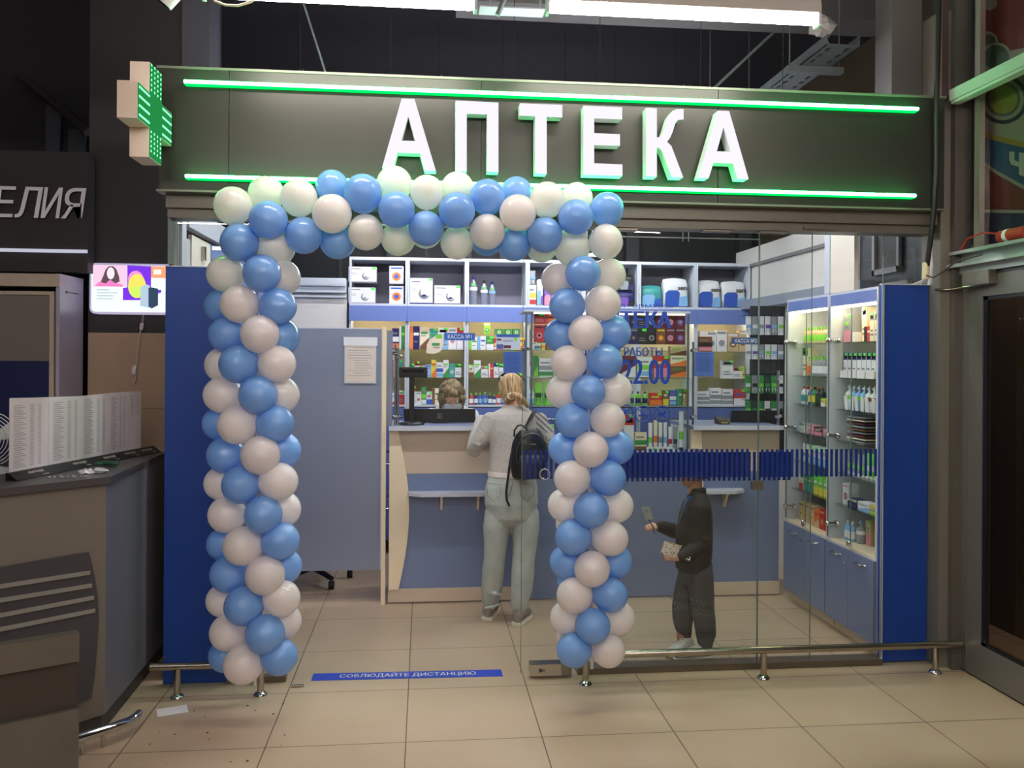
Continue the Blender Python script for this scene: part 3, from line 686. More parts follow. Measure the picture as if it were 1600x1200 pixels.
# ================================================================== SHOP FURNITURE
CN = {'white':(222,222,226),'green':(52,140,70),'lime':(126,206,66),'blue':(44,84,176),'navy':(26,30,96),'red':(192,44,42),'orange':(228,118,48),
      'yellow':(226,204,70),'pink':(222,140,160),'purple':(116,74,170),'teal':(60,150,150),'grey':(140,144,150),'brown':(120,78,50),'maroon':(96,28,48),
      'cream':(226,214,186),'sky':(126,174,220),'black':(26,26,30),'darkgreen':(24,70,44),'beige':(196,170,130)}
def cm(n): return mat('print_'+n, CN[n], 0.45)
PC = {}
def product_mesh(kind, c1, c2, c3, pat, w_, h, d):
    key = (kind, c1, c2, c3, pat, round(w_, 3), round(h, 3), round(d, 3))
    if key in PC: return PC[key]
    mb = MB(); e = 0.0008; x = w_/2
    if kind == 'box':
        mb.box((-x,0,0),(x,d,h), 0)
        def pl(x0, x1, z0, z1, mi, k=1): mb.quad((x0,-e*k,z0),(x1,-e*k,z0),(x1,-e*k,z1),(x0,-e*k,z1), mi)
        if pat == 0: pl(-x,x,0,h*0.42,1); pl(-x*0.75,x*0.5,h*0.62,h*0.74,2); pl(-x*0.6,x*0.2,h*0.52,h*0.57,3)
        elif pat == 1: pl(-x,-x*0.35,0,h,1); pl(-x*0.2,x*0.85,h*0.6,h*0.72,2); pl(-x*0.2,x*0.6,h*0.3,h*0.36,3)
        elif pat == 2:
            r = min(x, h/2)*0.62; mb.add([(r*math.cos(a*PI/8),-e,h*0.4+r*math.sin(a*PI/8)) for a in range(16)], [list(range(16))], 1)
            r *= 0.5; mb.add([(r*math.cos(a*PI/8),-2*e,h*0.4+r*math.sin(a*PI/8)) for a in range(16)], [list(range(16))], 2)
            pl(-x*0.8,x*0.8,h*0.83,h*0.92,2)
        elif pat == 3: mb.add([(-x,-e,0),(x,-e,0),(x,-e,h*0.55),(-x,-e,h*0.15)], [(0,1,2,3)], 1); pl(-x*0.8,x*0.7,h*0.7,h*0.8,2); pl(-x*0.8,x*0.3,h*0.6,h*0.64,3)
        elif pat == 4: pl(-x,x,h*0.72,h,1); pl(-x*0.7,x*0.7,h*0.78,h*0.9,2); pl(-x*0.8,x*0.8,h*0.2,h*0.26,3); pl(-x*0.8,x*0.4,h*0.34,h*0.4,3)
        elif pat == 5: pl(-x,x,h*0.05,h*0.28,1); pl(-x,x,h*0.36,h*0.6,2); pl(-x*0.8,x*0.5,h*0.72,h*0.8,3)
        elif pat == 6: pass
        if pat in (0, 4, 7): pl(x-min(0.035,x*1.1),x-0.002,h-min(0.02,h*0.2),h-0.003,4,3)
        if pat == 7:
            pl(-x,x,0,h*0.05,2); pl(-x*0.85,-x*0.1,h*0.84,h*0.89,3); pl(-x*0.85,-x*0.4,h*0.5,h*0.52,3); pl(-x*0.85,-x*0.45,h*0.58,h*0.60,3)
            r = min(x, h/2)*0.5; cxx = x*0.25
            mb.add([(cxx+r*math.cos(a*PI/8),-e,h*0.4+r*math.sin(a*PI/8)) for a in range(16)], [list(range(16))], 3)
            mb.add([(cxx+r*0.2+r*0.85*math.cos(a*PI/8),-2*e,h*0.46+r*0.85*math.sin(a*PI/8)) for a in range(16)], [list(range(16))], 0)
            mb.add([(cxx+r*0.5*math.cos(a*PI/8),-3*e,h*0.28+r*0.45*math.sin(a*PI/8)) for a in range(9)], [list(range(9))], 2)
    elif kind == 'bottle':
        r = min(x, d/2); mb.lathe([(r*0.9,0),(r,h*0.03),(r,h*0.62),(r*0.85,h*0.72),(r*0.35,h*0.82),(r*0.35,h*0.86)], (0,d/2,0), 0, 14)
        mb.lathe([(r*1.01,h*0.15),(r*1.01,h*0.52)], (0,d/2,0), 1, 14); mb.lathe([(r*0.42,h*0.86),(r*0.42,h)], (0,d/2,0), 2, 12)
    elif kind == 'waterbottle':
        r = min(x, d/2); mb.lathe([(r*0.85,0),(r,h*0.04),(r*0.9,h*0.2),(r,h*0.32),(r*0.88,h*0.42),(r,h*0.55),(r*0.9,h*0.68),(r*0.35,h*0.86),(r*0.3,h*0.9)], (0,d/2,0), 0, 16)
        mb.lathe([(r*0.97,h*0.5),(r*1.01,h*0.55),(r*0.95,h*0.62)], (0,d/2,0), 1, 16); mb.lathe([(r*0.4,h*0.89),(r*0.4,h)], (0,d/2,0), 2, 12)
        mb.box((-r*0.4,d/2-r*1.02,h*0.66),(r*0.4,d/2-r*0.8,h*0.74), 4)
    elif kind == 'tube':
        mb.loft([((0,d/2,0),x*0.8,d*0.32,(1,0,0),(0,1,0)),((0,d/2,h*0.1),x*0.8,d*0.32,(1,0,0),(0,1,0))], 2, 12)
        mb.loft([((0,d/2,h*0.1),x*0.85,d*0.36,(1,0,0),(0,1,0)),((0,d/2,h*0.6),x*0.92,d*0.25,(1,0,0),(0,1,0)),((0,d/2,h),x,d*0.03,(1,0,0),(0,1,0))], 0, 12)
        mb.loft([((0,d/2,h*0.3),x*0.93,d*0.37,(1,0,0),(0,1,0)),((0,d/2,h*0.5),x*0.95,d*0.33,(1,0,0),(0,1,0))], 1, 12, False)
    elif kind == 'pump':
        r = min(x, d/2); mb.lathe([(r*0.95,0),(r,h*0.03),(r,h*0.6),(r*0.8,h*0.68),(r*0.3,h*0.74),(r*0.25,h*0.85)], (0,d/2,0), 0, 14)
        mb.lathe([(r*1.01,h*0.4),(r*1.01,h*0.56)], (0,d/2,0), 1, 14); mb.box((-r*0.7,d/2-r*0.2,h*0.85),(r*0.35,d/2+r*0.2,h*0.92), 2); mb.lathe([(r*0.2,h*0.8),(r*0.2,h)], (0,d/2,0), 2, 8)
    elif kind == 'pack':      # soft bag with a pinched, arched top
        st = []
        for i in range(9):
            t = i/8.0; st.append(((0,d/2,h*t), x*(1-0.04*abs(2*t-1)**3), d/2*(1-abs(2*t-1)**4*0.85), (1,0,0), (0,1,0)))
        vs = []
        for (c, a, b, u, v) in st:
            for j in range(20):
                an = 2*PI*j/20; cx_ = math.copysign(abs(math.cos(an))**0.35, math.cos(an)); sy = math.copysign(abs(math.sin(an))**0.5, math.sin(an))
                arch = 0.06*h*(1-(cx_)**2)*(c[2]/h)**2
                vs.append((c[0]+a*cx_, c[1]+b*sy, c[2]+arch))
        fs = [(i*20+j, i*20+(j+1) % 20, (i+1)*20+(j+1) % 20, (i+1)*20+j) for i in range(8) for j in range(20)]
        mb.add(vs, fs, 0, True); mb.add(vs[:20], [list(range(19,-1,-1))], 0); mb.add(vs[-20:], [list(range(20))], 0)
        mb.add([(-x*0.93,-e*2,h*0.03),(x*0.15,-e*2,h*0.03),(x*0.28,-e*2,h*0.5),(x*0.1,-e*2,h*0.6),(-x*0.6,-e*2,h*0.6),(-x*0.9,-e*2,h*0.5)], [(0,1,2,3,4,5)], 1)
        mb.add([(x*0.2,-e*2,h*0.03),(x*0.92,-e*2,h*0.03),(x*0.92,-e*2,h*0.42),(x*0.3,-e*2,h*0.36)], [(0,1,2,3)], 2)
    elif kind == 'pouch':
        mb.loft([((0,d/2,0),x,d*0.5,(1,0,0),(0,1,0)),((0,d/2,h*0.3),x*0.97,d*0.42,(1,0,0),(0,1,0)),((0,d/2,h*0.9),x*0.97,d*0.08,(1,0,0),(0,1,0)),((0,d/2,h),x,d*0.02,(1,0,0),(0,1,0))], 0, 14)
        mb.box((-x*0.8,d*0.02,h*0.35),(x*0.8,d*0.1,h*0.55), 1); mb.box((-x*0.6,d*0.1,h*0.1),(x*0.6,d*0.13,h*0.3), 2)
    me = mb.mesh('product', [cm(c1) if c1 != 'clear' else mat('bottle_clear', (120,124,142), 0.12, coat=0.5), cm(c2), cm(c3), mat('print_grey_text', (120,120,126), 0.5), GREENTAG])
    PC[key] = me; return me
NOUN = {'box':'carton','bottle':'bottle','waterbottle':'water bottle','tube':'tube','pump':'pump bottle','pack':'soft pack','pouch':'pouch'}
CAT = {'box':'carton','bottle':'bottle','waterbottle':'bottle','tube':'tube','pump':'bottle','pack':'pack','pouch':'pouch'}
NAME = {'box':'medicine_carton','bottle':'small_bottle','waterbottle':'water_bottle','tube':'cream_tube','pump':'pump_bottle','pack':'soft_pack','pouch':'pouch'}
def product(kind, cols, pat, w_, h, d, loc, lab, grp, rot=0.0, name=None):
    o = bpy.data.objects.new(name or NAME[kind], product_mesh(kind, cols[0], cols[1], cols[2], pat, w_, h, d)); COL.objects.link(o)
    o.location = loc; o.rotation_euler = (0,0,rot)
    return tag(o, lab, CAT[kind], grp)
def item(px0, px1, ytop, zb, Y, kind, cols, lab, grp, pat=0, d=0.06, name=None):
    a = P(px0, ytop, Y=Y); b = P(px1, ytop, Y=Y)
    return product(kind, cols, pat, (b.x-a.x)*0.96, max(a.z-zb, 0.01), d, ((a.x+b.x)/2, Y, zb+0.0005), lab, grp, 0, name)
PAL = [('white','green','lime'),('white','blue','red'),('white','orange','grey'),('green','white','lime'),('white','red','grey'),('sky','white','blue'),('white','lime','green'),
       ('navy','orange','white'),('yellow','orange','red'),('white','pink','grey'),('teal','white','green'),('white','sky','blue'),('red','white','yellow'),('cream','brown','green')]
def cn2(c): return c[0] if c[0] == c[1] else c[0]+' and '+c[1]
def fill(x0, x1, zb, Y, hr, wr, pal, place, grp, kinds=('box',), d=0.06, gap=0.003, rng=None, skip=0.0):
    """a row of products standing from x0 to x1 (metres) on a shelf"""
    r = rng or random; x = x0; k = 0
    while x < x1-wr[0]*0.8 and k < 17:
        w_ = r.uniform(*wr); w_ = min(w_, x1-x); h = r.uniform(*hr); kd = r.choice(kinds)
        w_ = round(w_/0.006)*0.006; h = round(h/0.01)*0.01
        if r.random() >= skip:
            c = r.choice(pal)
            product(kd, c, r.randrange(6), w_*0.97, h, d, (x+w_/2, Y+r.uniform(0, 0.012), zb+0.0005), '%s %s, %s from left %s' % (cn2(c), NOUN[kd], ORD[k], place), grp)
            k += 1
        x += w_+gap

# ---- back shelving, seven bays
BX = [-0.638, -0.147, 0.361, 0.888, 1.380, 1.874, 2.388, 2.886]
BL = ['leftmost shelving bay at the back, partly behind the grey partition', 'second shelving bay, white nebuliser cartons in its cubby', 'third shelving bay, water bottles in its cubby',
      'fourth shelving bay, behind the right balloon column', 'fifth shelving bay, dark packs in its cubby', 'sixth shelving bay, pale blue pack and one tall white pack on top', 'seventh shelving bay with two white packs on top, behind till two']
YB = 7.40
STRIPW = emit('warm_strip', (1.0, 0.80, 0.50), 14.0)
CUBBY = mat('cubby_grey', (118, 116, 130), 0.6); BANDM = mat('band_blue', (104, 124, 186), 0.45); DRAWER = mat('drawer_blue', (84, 104, 166), 0.45)
for i in range(7):
    x0, x1 = BX[i], BX[i+1]
    t = thing('shelving_bay', BL[i], 'shelving', ((x0+x1)/2, YB, 0), 'shelving bays along the back wall')
    mb = MB()
    mb.box((x0+0.001,YB,0),(x0+0.018,YB+0.36,2.53)); mb.box((x1-0.018,YB,0),(x1-0.001,YB+0.36,2.53)); objs('side_panel', mb, SHELFWHITE, t)
    mb = MB(); mb.box((x0+0.018,YB,2.505),(x1-0.018,YB+0.36,2.53)); obj('top_panel', mb, SHELFWHITE, t)
    mb = MB(); mb.box((x0+0.018,YB,2.115),(x1-0.018,YB+0.36,2.135)); obj('cubby_floor', mb, SHELFWHITE, t)
    mb = MB(); mb.box((x0+0.018,YB+0.34,2.135),(x1-0.018,YB+0.36,2.505)); obj('cubby_back', mb, CUBBY, t)
    mb = MB(); mb.box((x0+0.001,YB-0.018,1.985),(x1-0.001,YB,2.115)); obj('blue_band', mb, BANDM, t)
    mb = MB(); mb.box((x0+0.018,YB+0.34,1.28),(x1-0.018,YB+0.355,2.115)); obj('back_panel', mb, BAYBACK, t)
    mb = MB(); mb.box((x0+0.03,YB+0.02,1.998),(x1-0.03,YB+0.05,2.012)); obj('light_strip', mb, STRIPW, t)
    mb = MB()
    for z in (1.745, 1.505): mb.box((x0+0.019,YB+0.02,z-0.006),(x1-0.019,YB+0.33,z))
    objs('glass_shelf', mb, [GLASS2], t)
    mb = MB(); mb.box((x0+0.018,YB-0.005,1.255),(x1-0.018,YB+0.35,1.27)); obj('base_shelf', mb, SHELFWHITE, t)
    for zz in (0.12, 0.50, 0.88):
        mb = MB(); mb.box((x0+0.02,YB-0.01,zz),(x1-0.02,YB+0.01,zz+0.365)); dr = obj('drawer', mb, DRAWER, t)
        mb = MB(); mb.tube([(x0+0.14,YB-0.03,zz+0.27),(x1-0.14,YB-0.03,zz+0.27)], 0.006, 0, 8); obj('handle', mb, CHROME, dr)
rr = random.Random(3)
ZS = {'top': 1.745, 'middle': 1.505, 'lowest': 1.27}
for i, nm in ((0, 'the leftmost back bay'), (1, 'the second back bay'), (2, 'the third back bay'), (3, 'the fourth back bay'), (6, 'the seventh back bay')):
    for sh, z in ZS.items():
        a, b = BX[i]+0.022, BX[i+1]-0.022
        if i == 0: a = BX[1]-0.13 if sh != 'top' else BX[1]-0.13
        if i == 3: b = a+0.16
        hr = {'top': (0.16,0.20), 'middle': (0.10,0.155), 'lowest': (0.10,0.16)}[sh]
        if i == 2 and sh == 'top': hr = (0.10, 0.13)
        if i == 2 and sh == 'lowest':
            fill(a, b, z, YB+0.03, (0.09,0.11), (0.035,0.045), [('navy','white','lime'),('red','white','lime'),('blue','sky','lime')], 'on the %s shelf of %s' % (sh, nm), 'products in '+nm, ('bottle',), 0.04, rng=rr); continue
        if i == 6 and sh == 'middle': continue
        wr = (0.055,0.085) if sh == 'top' else (0.04,0.062)
        if i == 6: wr = (0.08,0.12)
        pal = PAL if not (i == 6) else [('orange','white','yellow'),('cream','orange','brown'),('white','grey','grey'),('red','white','blue'),('beige','brown','white')]
        fill(a, b, z, YB+0.03, hr, wr, pal, 'on the %s shelf of %s' % (sh, nm), 'products in '+nm, rng=rr)
for k, (c, x0, x1, yt) in enumerate((('lime',756,766,505),('green',773,787,514),('green',788,800,514),('green',801,813,514))):
    item(x0, x1, yt, 1.745+0.135, YB+0.06, 'box', (c,'white','green') if k else ('lime','green','white'), '%s small carton %s on top of the row in the third bay' % (c, ('tall and narrow, leftmost','leftmost of three','middle of three','rightmost of three')[k]), 'cartons stacked in the third bay', 2)
item(711, 722, 512, 1.745, YB+0.15, 'box', ('white','white','grey'), 'plain white carton at the right end of the top shelf, second bay', 'products in the second back bay', 6)
item(545, 572, 512, 1.93-0.06, YB+0.05, 'box', ('white','blue','blue'), 'flat blue and white carton just above the grey partition', 'products in the leftmost back bay', 0, 0.2)
for (x0,x1,yt,c,l) in ((1128,1146,563,('white','grey','grey'),'white carton left of the red lettered one'),(1146,1160,575,('white','red','grey'),'white carton with red lettering'),(1160,1164,572,('yellow','yellow','lime'),'thin yellow carton')):
    item(x0, x1, yt, 1.505, YB+0.04, 'box', c, l+', middle shelf behind till two', 'products in the seventh back bay', 4)
item(1091, 1113, 526, 1.745, YB-0.0+0.02, 'box', ('brown','pink','black'), 'dark carton with a face picture on the top shelf behind till two', 'products in the seventh back bay', 5, 0.06)
ZC = 2.136
G1 = 'goods in the upper cubbies'
item(543,587,449,ZC,YB+0.03,'box',('white','white','grey'),'wide white nebuliser carton at the bottom left of the first cubby',G1,7,0.12,'appliance_carton')
item(543.5,589,416.5,ZC+0.18,YB+0.03,'box',('white','white','grey'),'white carton stacked on the wide one in the first cubby',G1,7,0.12,'appliance_carton')
item(608,631,447,ZC,YB+0.03,'box',('white','orange','blue'),'lower of two stacked blood pressure monitor cartons in the first cubby',G1,2,0.1,'appliance_carton')
item(608,631,415.5,ZC+0.172,YB+0.03,'box',('white','orange','blue'),'upper of two stacked blood pressure monitor cartons in the first cubby',G1,2,0.1,'appliance_carton')
item(640,677,434.5,ZC,YB+0.03,'box',('white','black','navy'),'tall white carton with a black base line in the second cubby',G1,7,0.12,'appliance_carton')
item(678,720,446,ZC,YB+0.03,'box',('white','navy','navy'),'low white carton with a navy base line in the second cubby',G1,7,0.12,'appliance_carton')
for x0,x1,yt,c,l in ((733,747,431,('clear','white','navy'),'tallest water bottle, left of three in the third cubby'),(751,763,438,('clear','white','black'),'water bottle with a black cap, in the middle of three'),(764,775,440,('clear','sky','navy'),'shortest water bottle with a blue cap, right of three')):
    item(x0,x1,yt,ZC,YB+0.05,'waterbottle',c,l,G1,0,0.07)
item(822,838,445,ZC,YB+0.04,'box',('white','red','yellow'),'white carton with a red foot at the left of the fourth cubby',G1,5,0.1,'appliance_carton')
item(823,838,422,ZC+0.185,YB+0.04,'pouch',('grey','sky','white'),'clear crumpled bag lying on the white carton in the fourth cubby',G1,0,0.08)
item(839,849,438,ZC,YB+0.04,'pack',('white','sky','purple'),'narrow white and lilac pack in the fourth cubby',G1,0,0.08)
item(850,866,450,ZC,YB+0.04,'pack',('purple','pink','white'),'purple pack beside the balloons in the fourth cubby',G1,0,0.08)
item(966,992,455,ZC,YB+0.04,'pack',('navy','purple','black'),'dark navy pack with a purple patch, lower one in the fifth cubby',G1,0,0.1)
item(968,991,429,ZC+0.145,YB+0.04,'pack',('black','grey','navy'),'black pack stacked on the navy one in the fifth cubby',G1,0,0.1)
item(1002,1036,447,ZC,YB+0.04,'pack',('teal','sky','blue'),'low teal pack in the sixth cubby',G1,0,0.12)
SP = []
SP.append((item(1037,1077,436,ZC,YB+0.03,'pack',('white','blue','sky'),'tallest white and blue pack, in the sixth cubby',G1,0,0.14),1037,1077,436))
SP.append((item(1090,1128,439,ZC,YB+0.03,'pack',('white','blue','sky'),'left of two white and blue packs in the seventh cubby',G1,0,0.14),1090,1128,439))
SP.append((item(1129,1167,440.5,ZC,YB+0.03,'pack',('white','blue','sky'),'right of two white and blue packs in the seventh cubby',G1,0,0.14),1129,1167,440))
for o, x0, x1, yt in SP:
    a = P(x0+(x1-x0)*0.56, yt+17, Y=YB+0.027); b = P(x1-2, yt+10.5, Y=YB+0.027); mb = MB()
    text_on(mb, 'seni', (a.x,YB+0.0262,a.z), (b.x-a.x,0,0), (0,0,b.z-a.z), bold=0.02); 
    q = obj('lettering', mb, BLACK, o)

# ---- counters
def counter(nm, x0, x1, xs0, xs1, brs, lab, wing, wz):
    t = thing(nm, lab, 'counter', ((x0+x1)/2, 6.1, 0), 'sales counters with tills')
    mb = MB(); mb.box((x0,5.84,1.185),(x1,6.42,1.212), 0, 0.004); obj('worktop', mb, mat('worktop_blue', (120,130,164), 0.35), t)
    mb = MB(); mb.box((x0,5.834,1.183),(x1,5.842,1.213)); obj('worktop_edge', mb, SHELFWHITE, t)
    mb = MB(); mb.box((x0,5.91,0.885),(x1,5.94,1.185)); obj('upper_front', mb, BEIGE, t)
    mb = MB(); mb.box((x0,5.91,0.09),(x1,5.93,0.885)); obj('lower_front', mb, GREYBLUE, t)
    mb = MB(); mb.box((x0,5.895,0.012),(x1,5.915,0.10)); obj('plinth', mb, BEIGE, t)
    mb = MB(); mb.box((x1-0.02,5.94,0.01),(x1,6.40,1.185)); mb.box((x0,5.94,0.01),(x0+0.02,6.40,1.185)); objs('side_panel', mb, SHELFWHITE, t)
    n = 14; wp = []
    for i in range(n+1):
        s_ = i/float(n); wp.append((x0+0.004+wing(s_), 5.888, 0.10+s_*(1.183-0.10)))
    mb = MB(); mb.prism([(x0+0.004,5.888,0.10)]+wp+[(x0+0.004,5.888,1.183)], (0,0.02,0)); obj('curved_wing', mb, CREAM, t)
    mb = MB(); xc = (xs0+xs1)/2
    sh = [(xs0,5.91),(xs0+0.012,5.83),(xs0+0.09,5.77),(xs1-0.09,5.77),(xs1-0.012,5.83),(xs1,5.91)]
    mb.prism([(x,y,wz) for x, y in sh], (0,0,0.02)); s_ = obj('bag_shelf', mb, SHELFWHITE, t)
    for bx in brs:
        mb = MB(); mb.prism([(bx,5.909,wz-0.11),(bx,5.909,wz-0.002),(bx,5.82,wz-0.002),(bx,5.895,wz-0.11)], (0.014,0,0)); obj('bracket', mb, CREAM, s_)
    return t
c1 = counter('sales_counter', -0.235, 0.665, -0.11, 0.60, (P(688,780,Y=5.9).x, P(745,780,Y=5.9).x), 'left sales counter with a cream curved wing where the woman stands', lambda s_: 0.045+0.085*math.sin(PI*min(1,(s_*0.92+0.04)))+0.01*(1-s_), 0.745)
mb = MB(); mb.box((0.64,5.885,0.0),(0.665,5.91,1.185)); obj('end_strip', mb, SHELFWHITE, c1)
c2 = counter('sales_counter', 1.872, 2.525, 1.885, 2.25, (P(1130,780,Y=5.9).x,), 'right sales counter, behind the boy, with the lone terminal', lambda s_: 0.07+0.095*(1-s_)-0.02*math.sin(PI*s_), 0.745)

# ---- glass display tower between the counters
t = thing('display_tower', 'glass display case between the two counters, blue below and packed with cartons', 'display case', (1.27,6.05,0))
mb = MB(); mb.box((0.69,5.91,0.012),(1.868,5.93,1.02)); obj('base_front', mb, GREYBLUE, t)
mb = MB(); mb.box((0.69,5.93,0.012),(0.71,6.30,1.02)); mb.box((1.848,5.93,0.012),(1.868,6.30,1.02)); objs('base_side', mb, GREYBLUE, t)
mb = MB(); mb.box((0.69,5.93,1.0),(1.868,6.30,1.02)); obj('base_top', mb, SHELFWHITE, t)
ZT = [P(950,547,Y=5.95).z, P(950,589,Y=5.95).z, P(950,633.5,Y=5.95).z]
mb = MB()
for z in ZT: mb.box((0.705,5.935,z-0.007),(1.855,6.25,z))
objs('glass_shelf', mb, GLASS2, t)
mb = MB(); mb.quad((0.70,5.925,1.02),(1.86,5.925,1.02),(1.86,5.925,2.0),(0.70,5.925,2.0)); obj('front_glass', mb, GLASS, t)
mb = MB()
for x in (0.695, 0.735, 1.85): mb.box((x,5.915,1.02),(x+0.012,5.93,2.0))
objs('upright', mb, mat('tower_upright', (84,100,104), 0.35, 0.3), t)
mb = MB(); mb.box((0.69,5.91,2.0),(1.868,6.26,2.015)); obj('top_panel', mb, SHELFWHITE, t)
mb = MB(); mb.box((0.76,5.95,1.988),(1.84,5.97,1.998)); obj('light_strip', mb, emit('tower_strip', (1.0,0.85,0.6), 3.0), t)
GT = 'goods in the glass display case'; YT = 5.955
DC = [('navy','maroon','grey'),('black','darkgreen','yellow'),('black','grey','navy'),('brown','orange','yellow'),('maroon','pink','grey'),('maroon','purple','grey')]
DW = ['navy','black and green','black and grey','orange-brown','maroon','dark purple']
xsd = [983,997,1011,1025.5,1040,1055,1071]
for r_, (yt, yb, wd) in enumerate(((513,538,'lower'),(489,512.5,'upper'))):
    for k in range(6):
        cc = DC[k] if (r_ == 0 or k != 3) else DC[4]
        item(xsd[k], xsd[k+1], yt, P(1000,yb,Y=YT).z, YT, 'box', cc, '%s sweets carton, %s from left in the %s row of dark cartons' % (DW[k] if (r_ == 0 or k != 3) else 'maroon', ORD[k], wd), 'dark cartons in the display case', 2 if k != 1 else 4)
for a_ in ((835,851,490,506,('red','maroon','black'),'small red carton at the top left corner'),(852,867,490,506,('orange','red','black'),'orange carton beside the top left red one'),
           (835,850.5,508,535,('red','pink','black'),'tall red carton with pale scribble below the corner'),(851,866,508,535,('maroon','red','navy'),'dark red carton half behind the balloons'),
           (835,845,537.5,547,('white','teal','navy'),'tiny white and teal carton'),(846,852,537.5,547,('yellow','yellow','orange'),'tiny yellow carton'),(853,862,537.5,547,('brown','maroon','red'),'tiny brown carton')):
    item(a_[0],a_[1],a_[2],P(850,a_[3],Y=YT).z,YT,'box',a_[4],a_[5]+' of the display case',GT,rr.randrange(6))
for a_ in ((834,841,556,('green','lime','green'),'narrow green carton on the second shelf'),(842,865,560,('white','green','grey'),'white and green carton on the second shelf'),
           (970,994,556,('maroon','white','black'),'dark carton with a white heading left of the opening hours'),(995,1020,558,('white','sky','lime'),'white and blue carton behind the digits'),
           (1021,1046,556,('red','pink','yellow'),'pinkish red carton behind the digits')):
    item(a_[0],a_[1],a_[2],ZT[1],YT,'box',a_[3],a_[4]+' of the display case',GT,rr.choice((0,3,5)))
for k, (yt, yb, c, l) in enumerate(((572,589,('brown','orange','green'),'lowest'),(556,571.5,('cream','orange','green'),'middle'),(541,555.5,('beige','brown','lime'),'topmost'))):
    item(1047,1073,yt,P(1060,yb,Y=YT).z,YT,'box',c,'%s of three stacked fruit cartons at the right of the display case' % l,GT,3)
for a_ in ((835,848,598,'pouch',('lime','darkgreen','green'),'left green pouch by the left upright'),(849.5,863,598,'pouch',('lime','black','green'),'second green pouch from the left upright'),
           (986,992,612,'bottle',('lime','navy','black'),'green bottle peeking out by the balloons'),(993,1003,612,'bottle',('lime','navy','black'),'green bottle second right of the balloons'),(1004.5,1013.5,612,'bottle',('lime','navy','black'),'green bottle third right of the balloons'),
           (1015,1035,614,'box',('red','orange','yellow'),'red carton with orange side'),(1036,1045,610,'box',('brown','yellow','white'),'brown and yellow carton'),(1046,1057,610,'box',('blue','sky','white'),'blue carton with a pale top'),
           (1058,1066,608,'box',('green','teal','white'),'green carton'),(1067,1071,608,'box',('beige','brown','white'),'narrow beige carton'),(1072,1074.5,608,'box',('yellow','lime','lime'),'bright yellow narrow carton')):
    item(a_[0],a_[1],a_[2],ZT[2],YT,a_[3],a_[4],a_[5]+' on the third shelf of the display case',GT,rr.randrange(6),0.04)
for a_ in ((976,991,648,'box',('white','red','maroon'),'white carton with red lettering beside the balloons'),(992,1011,676,'box',('cream','brown','green'),'square cream carton with a round mark'),
           (1014,1021,661,'tube',('white','lime','green'),'white and green tube, first of the row'),(1022,1029,657,'tube',('cream','orange','lime'),'tube with an orange patch, second of the row'),(1030,1036.5,660,'tube',('white','grey','lime'),'grey-lettered tube, third of the row'),
           (1037.5,1044,660,'tube',('white','sky','red'),'fourth tube of the row, red foot'),(1045.5,1052,667,'tube',('white','red','lime'),'short tube with red mark'),(1053,1060,667,'tube',('grey','darkgreen','white'),'short dark green tube'),(1062,1070,643,'tube',('white','lime','black'),'tallest tube at the right end'),
           (851,856,666,'box',('navy','white','sky'),'small navy carton by the woman sleeve'),(857,866,664,'box',('cream','brown','grey'),'cream carton by the woman sleeve')):
    item(a_[0],a_[1],a_[2],1.021,YT,a_[3],a_[4],a_[5]+', bottom level of the display case',GT,rr.randrange(6),0.04)

# ---- grey partition with a notice, left of the counter
t = thing('partition', 'grey blue partition door beside the left counter with a pale notice on it', 'partition', (-0.78,5.91,0))
mb = MB(); mb.box((-1.26,5.90,0.235),(-0.292,5.925,1.868)); obj('panel', mb, mat('partition_laminate', (130,136,156), 0.42), t)
mb = MB(); mb.box((-1.26,5.898,1.868),(-0.292,5.927,1.875)); mb.box((-0.292,5.895,0.235),(-0.286,5.93,1.872)); objs('edging', mb, SHELFWHITE, t)
mb = MB(); mb.box((-0.284,5.88,0.0),(-0.255,5.94,1.885)); obj('post', mb, CREAM, t)
mb = MB(); mb.box((-0.253,5.90,1.212),(-0.215,5.93,1.86)); obj('side_strip', mb, mat('strip_bluegrey', (120,126,144), 0.4), t)
a = P(538,599,Y=5.895); b = P(588,528,Y=5.895)
t = thing('notice', 'pale notice sheet in a white clip holder on the grey partition', 'notice', ((a.x+b.x)/2, 5.89, a.z))
mb = MB(); mb.box((a.x,5.889,a.z),(b.x,5.899,b.z)); obj('holder', mb, mat('clear_holder', (205,210,216), 0.3), t)
mb = MB(); mb.box((a.x+0.01,5.886,a.z+0.008),(b.x-0.01,5.8885,b.z-0.015)); obj('sheet', mb, mat('sheet_cream', (222,208,196), 0.7), t)
mb = MB(); mb.box((a.x-0.005,5.882,b.z-0.055),(b.x+0.008,5.8885,b.z+0.004)); obj('clip_bar', mb, WHITE, t)
mb = MB()
for k in range(12):
    z = b.z-0.07-k*0.017; xo = 0.02 if k % 5 else 0.06; mb.box((a.x+xo+(0.05 if 5 < k < 9 else 0),5.8852,z),(b.x-0.02-(k*7 % 4)*0.012,5.8859,z+0.003))
o = obj('print', mb, PAPERLINE, t); o['kind'] = 'stuff'
mb = MB(); mb.lathe([(0.03,0.0),(0.03,0.025)], (-1.0,6.3,0.0))
t = thing('office_chair', 'dark office chair base glimpsed below the grey partition beside the balloons', 'chair', (-0.82,6.55,0))
mb = MB()
for k in range(5):
    an = 2*PI*k/5+0.3; mb.tube([(-0.82,6.55,0.11),(-0.82+0.28*math.cos(an),6.55+0.28*math.sin(an),0.075)], [0.028,0.018], 0, 10)
mb.cyl((-0.82,6.55,0.08),(-0.82,6.55,0.42), 0.025); obj('base', mb, BLACK, t)
